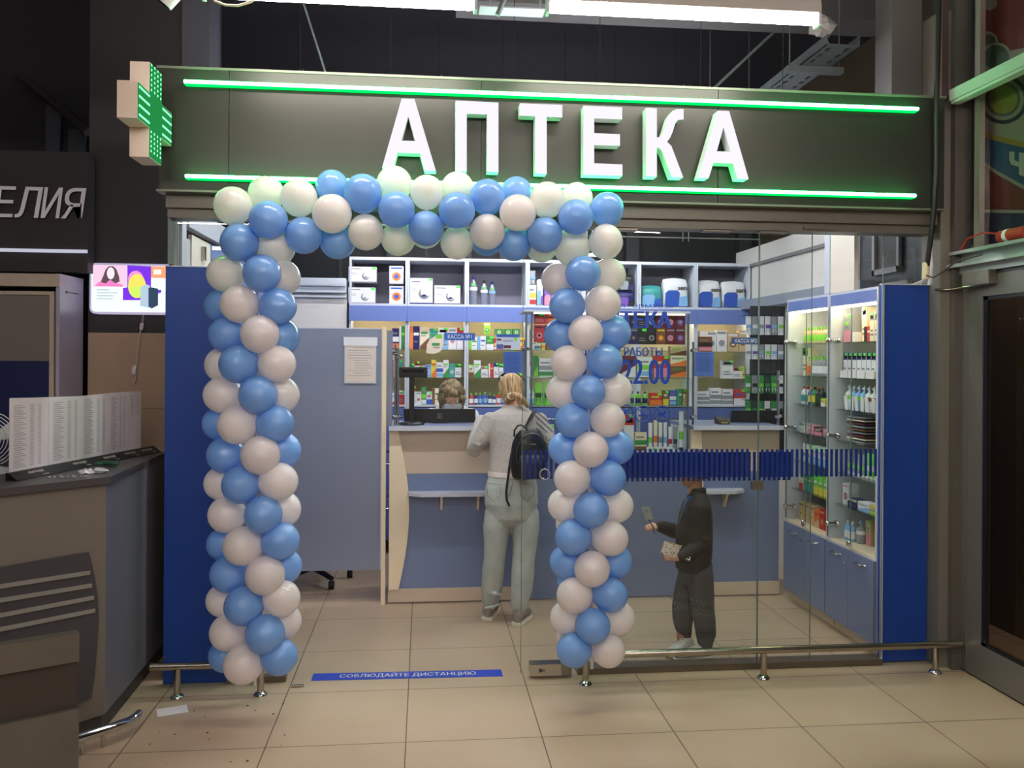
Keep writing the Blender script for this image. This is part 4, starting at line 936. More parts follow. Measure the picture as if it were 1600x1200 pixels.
for k in range(5):
    an = 2*PI*k/5+0.3; mb = MB(); x, y = -0.82+0.28*math.cos(an), 6.55+0.28*math.sin(an); mb.cyl((x-0.02,y,0.028),(x+0.02,y,0.028), 0.028); obj('castor', mb, BLACK, t)
mb = MB(); mb.box((-1.05,6.33,0.42),(-0.59,6.79,0.50), 0, 0.03); obj('seat', mb, BLACK, t)
mb = MB(); mb.box((-1.03,6.76,0.55),(-0.61,6.82,1.0), 0, 0.03); mb.box((-0.85,6.78,0.46),(-0.79,6.8,0.6)); obj('backrest', mb, BLACK, t)

# ---- glass guard on the counters with chrome posts
def guard(lab, xs, z1s, pane_=True):
    t = thing('counter_guard', lab, 'screen', (sum(xs)/len(xs), 5.93, 1.212), 'glass guards on the counters')
    for x, z1 in zip(xs, z1s):
        mb = MB(); mb.cyl((x,5.93,1.213),(x,5.93,z1), 0.009, 0, 12); p = obj('post', mb, CHROME, t)
        for z in (1.27, z1-0.06):
            mb = MB(); mb.cyl((x-0.018,5.915,z),(x+0.024,5.945,z+0.004), 0.012, 0, 10); obj('clamp', mb, CHROME, p)
    if pane_:
        mb = MB(); mb.quad((xs[0]+0.02,5.93,1.25),(xs[-1]-0.02,5.93,1.25),(xs[-1]-0.02,5.93,z1s[0]-0.02),(xs[0]+0.02,5.93,z1s[0]-0.02)); obj('glass', mb, GLASS, t)
guard('clear guard with chrome posts on the left counter', [P(618,600,Y=5.93).x, P(622,600,Y=5.93).x+0.0, P(820,600,Y=5.93).x], [1.765,1.74,1.80])
guard('clear guard with a chrome post on the right counter', [P(1083,600,Y=5.93).x, P(1216,600,Y=5.93).x], [1.80,1.60])
def card(nm, x0, x1, y0, y1, Y, m, lab, cat, s=None, ty=(0.2,0.8), tx=(0.12,0.9), tm=None):
    a = P(x0, y1, Y=Y); b = P(x1, y0, Y=Y); t = thing(nm, lab, cat, ((a.x+b.x)/2, Y, a.z))
    mb = MB(); mb.box((a.x,Y,a.z),(b.x,Y+0.004,b.z)); obj('plate', mb, m, t)
    if s:
        w_, h = b.x-a.x, b.z-a.z; mb = MB()
        text_on(mb, s, (a.x+w_*tx[0],Y-0.0008,a.z+h*ty[0]), (w_*(tx[1]-tx[0]),0,0), (0,0,h*(ty[1]-ty[0])), bold=0.0); obj('lettering', mb, tm or emit('sign_letters', (0.9,0.93,1.0), 0.5) if False else WHITE, t)
    return t
card('till_sign', 694, 742, 520.5, 531.5, 5.90, SIGNBLUE, 'blue sign reading КАССА №1 over the left till', 'sign', 'КАССА №1', (0.22,0.8))
card('till_sign', 1143, 1187, 527.5, 537.5, 5.88, mat('sign_blue_dull', (36,70,130), 0.4), 'blue sign reading КАССА №2 over the right till', 'sign', 'КАССА №2', (0.22,0.8))
t = card('advert_card', 775, 813, 523, 546, 5.90, mat('advert_grey', (176,186,206), 0.4), 'pale advert card with a blue top strip on the counter guard', 'card')
a = P(776,546,Y=5.8985); b = P(812,523,Y=5.8985); w_, h = b.x-a.x, b.z-a.z
for nm, x0, x1, z0, z1, m in (('blue_strip',0,1,0.84,1,cm('blue')),('red_word',0.0,0.2,0.6,0.72,cm('maroon')),('red_bar',0.3,0.62,0.1,0.28,cm('maroon')),('blue_patch',0,0.28,0.05,0.35,mat('dull_blue',(70,90,150),0.5)),('green_dot',0.75,0.9,0.58,0.8,cm('lime')),('text_line',0.28,0.7,0.55,0.63,cm('grey'))):
    mb = MB(); mb.box((a.x+w_*x0,5.8985,a.z+h*z0),(a.x+w_*x1,5.8995,a.z+h*z1)); obj(nm, mb, m, t)
for x0, x1, y0, y1, l in ((786.5,817,549.5,583,'blue printed poster right of the woman head, on the left guard'),(1085.5,1115.5,550,588,'blue printed poster on the right guard over the terminal')):
    t = card('poster', x0, x1, y0, y1, 5.905, mat('poster_blue', (70,104,176), 0.5), l, 'poster')
    a = P(x0, y1, Y=5.904); b = P(x1, y0, Y=5.904); mb = MB()
    for k in range(12):
        z = b.z-0.012-k*0.011; mb.box((a.x+0.01,5.9035,z),(b.x-0.012-(k*5 % 3)*0.01,5.904,z+0.003))
    o = obj('print', mb, mat('poster_print', (44,70,140), 0.5), t); o['kind'] = 'stuff'
# leaf shaped green cross sign
def lp(x, y): p = P(x, y, Y=5.895); return (p.x, p.z)
leaf = [lp(*q) for q in ((666,552),(667,538),(672,530),(680,525),(688,523),(693,521),(693,537),(691,546),(685,551),(677,553))]
t = thing('leaf_sign', 'pale leaf shaped card with green bars hanging left of the till sign', 'sign', (leaf[0][0],5.895,leaf[0][1]))
mb = MB(); extrude_outline(mb, [leaf], 0.003, lambda x, y, d: Vector((x, 5.895+d, y))); obj('card', mb, mat('leaf_card', (226,214,196), 0.5), t)
for (x0,y0,x1,y1,c) in ((675,536,687,540,'green'),(681,523,691,529,'lime'),(677,542,687,544,'grey')):
    a = P(x0,y1,Y=5.894); b = P(x1,y0,Y=5.894); mb = MB(); mb.box((a.x,5.8935,a.z),(b.x,5.8945,b.z)); obj('bar', mb, cm(c), t, c+' bar')
# ---- tills
t = thing('customer_display', 'black customer display on a tall pole at the left till', 'display', (P(643,600,Y=6.0).x, 6.0, 1.212))
x = P(643.5,600,Y=6.0).x
mb = MB(); mb.lathe([(0.088,0),(0.088,0.012),(0.06,0.02),(0.0,0.022)], (x-0.0,6.0,1.2125), 0, 24); obj('foot', mb, BLACK, t)
mb = MB(); mb.box((x-0.018,5.99,1.23),(x+0.018,6.02,1.54), 0, 0.004); obj('pole', mb, BLACK, t)
mb = MB(); mb.box((P(624,580,Y=5.98).x,5.96,P(640,590,Y=5.97).z),(P(668,580,Y=5.98).x,6.02,P(640,573.5,Y=5.97).z), 0, 0.006); h_ = obj('head', mb, BLACK, t)
mb = MB(); mb.box((x-0.07,5.9585,1.575),(x+0.08,5.9595,1.595)); obj('screen', mb, mat('display_glass', (14,16,22), 0.08), h_)
def monitor(x0, x1, y0, y1, Y, lab, logo, slant):
    a = P(x0, y1, Y=Y); b = P(x1, y0, Y=Y); t = thing('till_monitor', lab, 'monitor', ((a.x+b.x)/2, Y, 1.212), 'black till monitors')
    mb = MB(); mb.prism([(a.x+slant,Y,1.216),(b.x,Y,1.216),(b.x,Y,b.z),(a.x,Y,b.z)], (0,0.03,0)); bd = obj('back_shell', mb, BLACK, t)
    mb = MB(); mb.box(((a.x+b.x)/2-0.06,Y+0.03,1.213),((a.x+b.x)/2+0.06,Y+0.16,1.225)); obj('stand', mb, BLACK, t)
    if logo:
        mb = MB(); cx_ = (a.x+b.x)/2+0.0; cz = (1.216+b.z)/2
        for dx, dz, w_, h in ((-0.016,0.012,0.032,0.005),(-0.016,-0.017,0.032,0.005),(-0.016,-0.012,0.005,0.024),(0.011,-0.012,0.005,0.024),(-0.004,-0.012,0.008,0.02)):
            mb.box((cx_+dx,Y-0.001,cz+dz),(cx_+dx+w_,Y,cz+dz+h))
        obj('logo', mb, mat('logo_grey', (110,110,108), 0.4), bd)
monitor(630,743,639,663,6.12,'wide black monitor back with a grey emblem on the left counter',True,0.008)
monitor(1144,1223,641.5,664,6.12,'black monitor on the right counter by the cabinet',False,-0.01)
t = thing('card_terminal', 'small black card terminal on the right counter left of the monitor', 'terminal', (P(1129,660,Y=6.0).x,6.0,1.212))
x = P(1129,660,Y=6.0).x; mb = MB(); mb.prism([(x-0.04,5.95,1.2125),(x-0.04,6.06,1.2125),(x-0.04,6.06,1.262),(x-0.04,5.97,1.24)], (0.08,0,0)); obj('body', mb, BLACK, t)
mb = MB(); mb.box((x-0.025,5.949,1.222),(x+0.02,5.9495,1.232)); obj('screen', mb, mat('terminal_screen', (150,150,70), 0.3), t)

# ---- two glazed wall cabinets along the right side
SHZ = [0.785, 0.98, 1.18, 1.375, 1.57, 1.79]
CABW = mat('cabinet_cream', (226,218,196), 0.5)
def cabinet(y0, y1, lab):
    t = thing('display_cabinet', lab, 'cabinet', (2.70,(y0+y1)/2,0), 'glazed cabinets along the right wall')
    mb = MB()
    mb.box((2.53,y0,0.08),(2.885,y0+0.02,2.095)); mb.box((2.53,y1-0.02,0.08),(2.885,y1,2.095)); objs('side_panel', mb, SHELFWHITE, t)
    mb = MB(); mb.box((2.87,y0+0.02,0.08),(2.885,y1-0.02,2.09)); obj('back_panel', mb, CABW, t)
    mb = MB(); mb.box((2.53,y0+0.02,2.08),(2.87,y1-0.02,2.095)); obj('top_panel', mb, SHELFWHITE, t)
    mb = MB(); mb.box((2.528,y0+0.02,2.012),(2.545,y1-0.02,2.08)); obj('blue_band', mb, BANDM, t)
    mb = MB(); mb.box((2.55,y0+0.03,2.0),(2.575,y1-0.03,2.01)); obj('light_strip', mb, emit('cabinet_strip', (1.0,0.80,0.46), 22.0), t)
    mb = MB(); mb.box((2.53,y0+0.02,0.545),(2.87,y1-0.02,0.565)); obj('cabinet_floor', mb, CREAM, t)
    mb = MB(); mb.box((2.575,y0+0.005,0.0),(2.60,y1-0.005,0.08)); obj('plinth', mb, CREAM, t)
    mb = MB()
    for z in SHZ: mb.box((2.565,y0+0.021,z-0.006),(2.868,y1-0.021,z))
    objs('glass_shelf', mb, GLASS2, t)
    ym = (y0+y1)/2
    for a, b in ((y0+0.003,ym-0.002),(ym+0.002,y1-0.003)):
        mb = MB(); mb.box((2.512,a,0.085),(2.53,b,0.55)); d = obj('lower_door', mb, GREYBLUE, t)
        yc = (a+b)/2-0.01; mb = MB(); mb.tube([(2.512,yc-0.05,0.505),(2.488,yc-0.04,0.502),(2.488,yc+0.04,0.502),(2.512,yc+0.05,0.505)], 0.006, 0, 8); obj('handle', mb, CHROME, d)
        mb = MB(); mb.quad((2.524,a+0.01,0.575),(2.524,b-0.005,0.575),(2.524,b-0.005,2.01),(2.524,a+0.01,2.01)); g = obj('glass_door', mb, CABGLASS, t)
        mb = MB(); mb.box((2.521,b-0.006,0.575),(2.527,b-0.001,2.01)); obj('glass_edge', mb, GLASS_EDGE, g)
    mb = MB(); mb.cyl((2.512,ym+0.03,0.47),(2.505,ym+0.03,0.47), 0.009); obj('lock', mb, CHROME, t)
    for zc in (1.80, 1.21, 0.66):
        mb = MB(); mb.sphere((2.508,y1-0.04,zc), 0.017, 0, 12, 8); mb.cyl((2.512,y1-0.04,zc),(2.56,y1-0.04,zc), 0.011); mb.sphere((2.568,y1-0.035,zc), 0.026, 0, 10, 6, (0.6,1.4,0.8)); obj('hinge', mb, CHROME, t)
    mb = MB(); mb.sphere((2.512,ym,0.60), 0.013, 0, 12, 8); mb.sphere((2.512,ym-0.02,0.60), 0.011, 0, 12, 8); mb.box((2.505,ym-0.03,0.575),(2.52,ym+0.012,0.592)); obj('glass_lock', mb, CHROME, t)
cabinet(4.585, 5.172, 'nearer glazed cabinet on the right, pump bottles and cartons on glass shelves')
cabinet(5.176, 5.80, 'farther glazed cabinet on the right, small green capped bottles on glass shelves')
mb = MB(); mb.box((2.535,4.87,2.097),(2.56,5.17,2.75)); o = obj('cover_panel', mb, mat('cover_cream', (226,214,200), 0.5)); tag(o, 'tall plain cream panel standing over the nearer right cabinet', 'panel')
mb = MB(); mb.box((2.53,5.172,2.097),(2.60,5.24,2.75)); o = obj('cabinet_post', mb, SHELFWHITE); tag(o, 'upright pale post between the cream panel and the recessed white wall', 'post')
# goods in the cabinets: rows run along Y, fronts face -X
def crow(unit, y0, y1, z, specs, place):
    """specs: (kind, cols, pat, width, height, count)"""
    y = y1-0.05; k = 0
    for (kd, c, pt, w_, h, n, x) in specs:
        for q in range(n):
            if y-w_ < y0+0.03: return
            product(kd, c, pt, w_*0.94, h, min(w_, 0.06) if kd != 'box' else 0.07, (x, y-w_/2, z+0.0005), '%s %s, %s from left on %s' % (cn2(c), NOUN[kd], ORD[k], place), 'goods in the %s right cabinet' % unit, -PI/2)
            y -= w_+0.004; k += 1
NB = 'of nearer right cabinet'; FB = 'of farther right cabinet'
W = ('white','white','grey')
crow('nearer', 4.585, 5.172, 1.79, [('box',('grey','pink','lime'),0,0.09,0.17,1,2.60),('box',('white','cream','grey'),6,0.05,0.06,1,2.60),('box',('cream','white','lime'),4,0.06,0.21,1,2.64),('box',('red','black','white'),1,0.10,0.09,1,2.62),('box',('cream','grey','lime'),4,0.05,0.17,3,2.60)], 'the top shelf '+NB)
crow('nearer', 4.585, 5.172, 1.57, [('box',('white','navy','lime'),4,0.052,0.155,7,2.60),('box',('orange','yellow','white'),3,0.05,0.15,1,2.60)], 'the second shelf '+NB)
crow('nearer', 4.585, 5.172, 1.375, [('pump',('white','lime','white'),0,0.058,0.155,1,2.60),('pump',('sky','lime','white'),0,0.056,0.15,3,2.60),('pump',('white','brown','white'),0,0.054,0.15,3,2.60),('box',W,1,0.04,0.09,1,2.60)], 'the third shelf '+NB)
crow('nearer', 4.585, 5.172, 0.98, [('tube',('grey','lime','white'),0,0.045,0.13,5,2.60),('tube',('lime','white','white'),0,0.045,0.15,3,2.60),('bottle',('white','teal','white'),0,0.045,0.13,2,2.60)], 'the fifth shelf '+NB)
crow('nearer', 4.585, 5.172, 0.785, [('box',('white','brown','pink'),2,0.075,0.13,1,2.60),('box',('navy','white','sky'),4,0.12,0.05,1,2.59),('box',('white','sky','grey'),3,0.14,0.05,1,2.59),('box',('yellow','lime','grey'),5,0.15,0.05,1,2.59)], 'the lowest shelf '+NB)
crow('nearer', 4.585, 5.172, 0.565, [('bottle',('sky','white','white'),0,0.05,0.12,2,2.60),('pump',('grey','white','sky'),0,0.06,0.14,1,2.62),('box',('beige','pink','grey'),0,0.06,0.15,1,2.66),('box',('grey','beige','lime'),1,0.1,0.14,1,2.68)], 'the cabinet floor '+NB)
crow('farther', 5.176, 5.80, 1.79, [('bottle',('beige','lime','lime'),0,0.036,0.11,9,2.62)], 'the top shelf '+FB)
crow('farther', 5.176, 5.80, 1.57, [('box',('cream','green','grey'),4,0.09,0.19,1,2.62),('bottle',('beige','orange','lime'),0,0.036,0.13,2,2.60),('bottle',('grey','white','lime'),0,0.034,0.13,7,2.60)], 'the second shelf '+FB)
crow('farther', 5.176, 5.80, 1.375, [('bottle',('white','teal','red'),0,0.05,0.12,2,2.60),('bottle',('blue','yellow','yellow'),0,0.05,0.12,1,2.60),('bottle',('green','yellow','black'),0,0.05,0.12,1,2.60),('bottle',('black','darkgreen','brown'),0,0.05,0.12,2,2.60),('box',('yellow','white','grey'),0,0.06,0.05,1,2.60)], 'the third shelf '+FB)
crow('farther', 5.176, 5.80, 1.18, [('box',('white','grey','grey'),4,0.08,0.06,1,2.60),('box',('pink','white','white'),1,0.14,0.055,1,2.60),('box',('maroon','pink','white'),0,0.12,0.05,1,2.60),('box',('pink','grey','white'),3,0.12,0.05,1,2.60)], 'the fourth shelf '+FB)
crow('farther', 5.176, 5.80, 0.98, [('tube',('white','grey','white'),0,0.05,0.12,3,2.60),('box',('white','sky','grey'),0,0.06,0.12,4,2.60)], 'the fifth shelf '+FB)
crow('farther', 5.176, 5.80, 0.785, [('box',('cream','red','white'),0,0.07,0.10,1,2.60),('box',('green','teal','white'),0,0.07,0.11,2,2.60),('box',('lime','yellow','white'),0,0.07,0.12,4,2.60)], 'the lowest shelf '+FB)
crow('farther', 5.176, 5.80, 0.565, [('box',('beige','yellow','brown'),2,0.075,0.13,3,2.60),('box',('orange','beige','red'),3,0.075,0.12,1,2.60),('box',('red','orange','beige'),2,0.075,0.13,3,2.60)], 'the cabinet floor '+FB)
# leaflet rack on the fourth shelf of the nearer cabinet
for k in range(9):
    mb = MB(); z = 1.182+k*0.0185; mb.box((2.60,4.86,z),(2.80,5.08-0.006*(k % 3),z+0.007))
    o = obj('mask_pack', mb, cm(('grey','cream','maroon','grey','brown','grey','maroon','cream','grey')[k])); tag(o, 'flat pack, %s from the bottom of the stack in the nearer right cabinet' % ORD[k], 'pack', 'stacked flat packs in the nearer cabinet')
for k in range(6):
    mb = MB(); y = 5.02-k*0.062; mb.box((-0.002,-0.018,0),(0.002,0.018,0.085), 0, 0, Matrix.Translation((2.572,y,1.377)) @ Matrix.Rotation(-0.12,4,'Y') @ Matrix.Rotation(0.25*(k % 2),4,'X'))
    o = obj('price_card', mb, PAPER); tag(o, 'white price card, %s from left before the pump bottles' % ORD[k], 'card', 'price cards in the nearer right cabinet')
for k in range(4):
    mb = MB(); y = 5.085-k*0.105; mb.box((2.582,y-0.045,1.571),(2.590,y+0.045,1.615)); o = obj('price_card', mb, PAPER); tag(o, 'wide white price card, %s from left before the striped cartons' % ORD[k], 'card', 'wide price cards in the nearer right cabinet')

# ---- wire rack with hanging packs behind the right counter
YR = 6.5; a = P(1163,470,Y=YR); b = P(1224,662,Y=YR)
t = thing('hanging_rack', 'dark wire rack of hanging packs between the back shelves and right cabinets', 'rack', ((a.x+b.x)/2, YR, 1.0))
mb = MB(); mb.box((a.x+0.07,YR+0.05,0.9),(b.x+0.03,YR+0.06,2.1)); obj('backboard', mb, mat('rack_dark', (52,54,58), 0.6), t)
for z in (2.02, 1.80, 1.56, 1.36):
    mb = MB()
    mb.tube([(a.x,YR+0.04,z),(b.x+0.03,YR+0.04,z)], 0.003, 0, 6)
    obj('wire', mb, BLACK, t)
    for k in range(6):
        x = a.x+0.02+k*0.052; mb = MB(); mb.tube([(x,YR+0.04,z),(x,YR-0.07,z),(x,YR-0.08,z+0.015)], 0.003, 0, 6); obj('hook', mb, BLACK, t)
HP = [('white','sky','teal'),('grey','white','sky'),('white','grey','sky'),('white','purple','grey'),('grey','sky','white'),('white','lime','grey')]
HG = [('green','lime','white'),('darkgreen','green','white'),('green','lime','white'),('white','black','sky'),('green','white','lime'),('grey','black','white')]
for r_, (z, pal, h) in enumerate(((2.015,HP,0.145),(1.795,HP,0.115),(1.555,HG,0.14),(1.355,HG,0.13))):
    for k in range(6):
        x = a.x+0.02+k*0.052; c = pal[(k+r_*2) % 6]
        product('pouch', c, 0, 0.048, h, 0.014, (x, YR-0.045, z-h), '%s hanging pack, %s from left in the %s row of the rack' % (cn2(c), ORD[k], ORD[r_]), 'packs hanging on the wire rack', 0, 'hanging_pack')

# ================================================================== LEFT SIDE: kiosk, lightbox, dark sign
def PP(px, py, pt, n):
    d = CAMR @ Vector(((px-CX)/F, -(py-CY)/F, -1.0)); n = Vector(n); o = Vector((0,0,EYE))
    return o+d*((Vector(pt)-o).dot(n)/d.dot(n))
DARKWALL = mat('charcoal_wall', (46, 43, 46), 0.6, noise=0.06)
mb = MB(); xa, xb = P(139,300,Y=5.35).x, P(285,60,Y=5.35).x
mb.box((xa,5.35,1.815),(-1.335,5.80,4.3), 0); mb.box((xb,5.34,2.6),(-1.30,5.6,4.3), 1)
mb.box((xa,5.35,0),(-1.335,5.80,1.815), 2); mb.box((xa+0.035,5.345,1.36),(-1.335,5.35,1.363), 3); mb.box((xa+0.5,5.345,1.36),(xa+0.503,5.35,1.815), 3)
struct('wall_pier', mb, [DARKWALL, mat('pier_grey', (74,76,84), 0.6), mat('pier_beige', (176,150,126), 0.5, noise=0.05, nscale=3), mat('pier_joint', (120,100,84), 0.6)])
mb = MB(); mb.box((-6,6.4,0),(xa,6.5,4.3), 0)
struct('wall_recess', mb, mat('recess_dark', (40,39,43), 0.7))
t = thing('dark_sign', 'black sign board with silver slanted letters above the left stall', 'sign', (-3.5,5.2,2.16))
zt = P(60,236,Y=5.2).z; zb = P(60,425,Y=5.2).z; xr = P(137,390,Y=5.2).x
mb = MB(); mb.box((-5.9,5.2,zb+0.002),(xr,5.30,zt)); obj('board', mb, DARKWALL, t)
mb = MB(); mb.box((-5.9,5.185,P(60,394,Y=5.19).z),(xr,5.2,P(60,389,Y=5.19).z)); obj('light_line', mb, emit('cool_line', (0.78,0.80,0.95), 0.42), t)
mb = MB(); a = P(-8,339,Y=5.17); b = P(131,294,Y=5.17)
for ch, x0, x1 in (('Е',-6,22),('Л',27,63),('И',67,95),('Я',99,131)):
    m_ = MB(); p0 = P(x0, 339, Y=5.17); p1 = P(x1, 294, Y=5.17)
    text_on(m_, ch, (p0.x,5.17,a.z), (p1.x-p0.x,0,0), (0,0,b.z-a.z), shear=0.22, bold=0.02); 
    o = obj('letter', m_, mat('silver_letter', (232,230,240), 0.5), t)
mb = MB(); mb.tube([P(30,118,Y=6.2),P(72,150,Y=6.1),P(137,207,Y=5.9)], 0.03, 0, 8); o = obj('cable_duct', mb, mat('duct_dark', (60,58,58), 0.6)); tag(o, 'dark slanting duct above the black sign at the upper left', 'duct')
for x0, x1, y0, c in ((76,98,168,(66,70,84)),(111,137,205,(58,64,76))):
    a = P(x0,232,Y=6.35); b = P(x1,y0,Y=6.35); mb = MB(); mb.box((a.x,6.3,a.z-0.3),(b.x,6.33,b.z)); struct('window_%d' % (2 if x0 < 100 else 3), mb, mat('hall_panel_%d' % x0, c, 0.5))
# lightbox
xa, xb = P(141,450,Y=5.3).x, P(300,450,Y=5.3).x; za, zb = P(200,491,Y=5.3).z, P(200,412,Y=5.3).z
t = thing('advert_lightbox', 'glowing lightbox with a woman portrait and a lime fruit picture', 'lightbox', ((xa+xb)/2,5.3,za))
def rrect(x0, x1, z0, z1, r, n=5):
    o = []
    for cx_, cz, a0 in ((x1-r,z0+r,-PI/2),(x1-r,z1-r,0),(x0+r,z1-r,PI/2),(x0+r,z0+r,PI)):
        for k in range(n+1):
            a = a0+PI/2*k/n; o.append((cx_+r*math.cos(a), cz+r*math.sin(a)))
    return o
mb = MB(); mb.prism([(x,5.29,z) for x, z in rrect(xa,xb,za,zb,0.035)], (0,0.055,0)); obj('frame', mb, emit('lightbox_rim', (0.52,0.48,0.66), 0.55), t)
mb = MB(); mb.prism([(x,5.284,z) for x, z in rrect(xa+0.012,xb-0.012,za+0.012,zb-0.012,0.025)], (0,0.006,0)); sc_ = obj('screen', mb, emit('lightbox_white', (0.86,0.93,1.0), 0.70), t)
def lbx(nm, pts, col, s=1.0, k=1, label=None):
    q = [P(x, y, Y=5.283-0.0012*k) for x, y in pts]; mb = MB(); mb.add(q, [list(range(len(q)))]); o = obj(nm, mb, emit('lb_%s_%d%d%d' % (nm, *[int(c*99) for c in col]), col, s*0.64), sc_)
    if label: o['label'] = label
def ell(cx_, cy_, rx, ry, n=18, a0=0): return [(cx_+rx*math.cos(a0+2*PI*k/n), cy_+ry*math.sin(a0+2*PI*k/n)) for k in range(n)]
lbx('pink_field', [(146,414),(199,414.5),(198,448),(145,448)], (1.0,0.66,0.86), 1.0, 1)
lbx('portrait_hair', [(165,421),(170,416),(177,416),(182,421),(186,432),(187,440),(180,443),(163,445),(157,441),(161,432)], (0.18,0.10,0.12), 0.8, 2)
lbx('portrait_face', ell(173,427,6,9.5), (1.0,0.86,0.94), 1.0, 3)
lbx('portrait_coat', [(148,447),(155,440),(165,443),(172,437),(179,442),(190,444),(193,448)], (1.0,0.25,0.62), 1.0, 3)
lbx('purple_field', [(199,414.5),(236,416),(236,452),(252,453),(252,457),(219,469),(192,469),(192,450),(199,449)], (0.25,0.05,0.95), 0.9, 1)
lbx('fruit_pink', ell(212,436,12,13), (0.95,0.35,0.75), 1.0, 2)
lbx('fruit_lime', ell(214,447,14,19), (0.95,0.85,0.15), 1.0, 3)
lbx('fruit_lime_core', ell(213,456,10,9), (0.70,1.0,0.15), 1.0, 4)
lbx('orange_field', [(236,416),(300,418),(300,436),(236,434)], (1.0,0.42,0.22), 1.0, 2)
lbx('orange_word', [(240,421),(252,421),(252,429),(240,429)], (1.0,0.88,0.8), 1.1, 3)
lbx('pale_device', [(219,449),(228,444),(234,446),(234,481),(219,478)], (0.55,0.72,0.86), 0.9, 4)
lbx('dark_device', [(232,450),(236,449),(247,451),(247,477),(237,482),(232,479)], (0.05,0.09,0.16), 0.8, 5)
for k in range(4): lbx('text_line', [(151,452+k*4.6),(151+(20,33,26,25)[k],452.3+k*4.6),(151+(20,33,26,25)[k],453.8+k*4.6),(151,453.5+k*4.6)], (0.50,0.70,0.72), 0.9, 2)
a = P(224,493,Y=5.28)
mb = MB(); pts = [P(x,y,Y=5.30 if k < 1 else 5.325) for k,(x,y) in enumerate(((224,493),(222,508),(219,520),(217,535),(215,555),(213,575),(212,590),(209,600)))]
mb.tube(pts, 0.0045, 0, 8); o = obj('power_cord', mb, mat('cord_beige', (196,180,164), 0.5)); tag(o, 'pale power cord hanging from the lightbox down the beige pier', 'cord')
mb = MB(); mb.tube([P(222,505,Y=5.315),P(220.5,515,Y=5.315)], 0.011, 0, 10); obj('adapter', mb, WHITE, o)
mb = MB(); mb.tube([P(211.5,571,Y=5.32),P(209.5,576,Y=5.315),P(208.5,585,Y=5.315)], [0.009,0.014,0.010], 0, 10); obj('switch', mb, WHITE, o)
# stall cabinet with a framed front
Yc = 5.0; xe = P(93,520,Y=Yc).x; zt = P(50,427,Y=Yc).z
t = thing('stall_cabinet', 'tall beige framed stall cabinet at the left edge, navy lower panel', 'cabinet', (-2.9,5.15,0))
mb = MB(); mb.box((xe-0.02,Yc,0),(xe,Yc+0.33,zt), 0); obj('side_panel', mb, mat('stall_side', (176,170,190), 0.25), t)  # white side panel; lilac in its colour stands for the lightbox reflection
FB_ = mat('stall_beige', (190,176,160), 0.45)
mb = MB(); mb.box((-4.2,Yc-0.005,P(50,444,Y=Yc).z),(xe-0.001,Yc+0.33,zt-0.002)); mb.box((-4.2,Yc-0.012,P(50,444,Y=Yc).z-0.012),(xe-0.001,Yc+0.02,P(50,444,Y=Yc).z)); obj('cornice', mb, FB_, t)
mb = MB(); x1, x2 = P(77,520,Y=Yc).x, P(84,520,Y=Yc).x; zz = P(50,455,Y=Yc).z
mb.box((x1,Yc,0),(x2,Yc+0.03,zz)); mb.box((-4.2,Yc,zz-0.02),(x1,Yc+0.03,zz)); obj('frame', mb, FB_, t)
mb = MB(); mb.box((x2+0.001,Yc+0.02,0),(xe-0.021,Yc+0.05,zz+0.03)); obj('rebate', mb, mat('rebate_brown', (92,82,74), 0.5), t)
mb = MB(); zm = P(50,564,Y=Yc).z; mb.box((-4.2,Yc+0.012,zm),(x1,Yc+0.02,zz-0.02)); obj('upper_panel', mb, mat('stall_taupe', (122,116,108), 0.4), t)
mb = MB(); mb.box((-4.2,Yc+0.012,0),(x1,Yc+0.02,zm)); obj('lower_panel', mb, mat('stall_navy', (28,34,84), 0.4), t)
mb = MB(); mb.box((xe,Yc+0.12,P(107,456,X=xe).z-0.006),(xe+0.002,Yc+0.26,P(107,456,X=xe).z)); mb.cyl((xe,Yc+0.09,P(107,457,X=xe).z),(xe+0.004,Yc+0.09,P(107,457,X=xe).z), 0.008); obj('lock', mb, BLACK, t)

# kiosk counter with chamfered corner
C = Vector((-1.385,3.98,0)); D1 = Vector((-0.694,-0.72,0)); N1 = Vector((0.72,-0.694,0)); R_ = Vector((-1.43,5.0,0))
L_ = C+D1*1.5
def inset(v, dx, dy): return Vector((v.x+dx, v.y+dy, 0))
t = thing('kiosk_counter', 'dark chamfered kiosk counter at the left with a charcoal top and slatted front', 'counter', (-1.8,4.2,0))
top = [L_, C, R_, Vector((-2.0,5.0,0)), Vector((-2.55,4.2,0)), Vector((-3.0,3.6,0))]
mb = MB(); mb.prism([(v.x,v.y,1.11) for v in top], (0,0,0.032)); obj('worktop', mb, mat('charcoal_top', (74,70,72), 0.35, noise=0.05), t)
def ring(off, z0, z1, m, nm, parts):
    Ci = C+Vector((-off,off*0.3+0.0,0)); Ri = R_+Vector((-off+0.02,0,0)); Li = Ci+D1*1.5
    mb = MB()
    if parts == 1: mb.prism([(Li.x,Li.y,z0),(Ci.x,Ci.y,z0),(Ci.x-0.05,Ci.y+0.05,z0),(Li.x-0.05,Li.y+0.05,z0)], (0,0,z1-z0))
    else: mb.prism([(Ci.x,Ci.y,z0),(Ri.x,Ri.y,z0),(Ri.x-0.05,Ri.y,z0),(Ci.x-0.05,Ci.y+0.05,z0)], (0,0,z1-z0))
    return obj(nm, mb, m, t)
ring(0.02, 0.085, 1.11, mat('kiosk_taupe', (116,108,98), 0.45), 'front_board', 1)
ring(0.02, 0.085, 1.11, mat('kiosk_grey', (112,112,120), 0.4), 'side_board', 2)
PLM = mat('kiosk_plinth', (58,56,56), 0.5)
ring(0.035, 0.0, 0.085, PLM, 'plinth', 1); ring(0.035, 0.0, 0.085, PLM, 'plinth', 2)
pc = C+Vector((-0.02,0.006,0))+N1*0.004
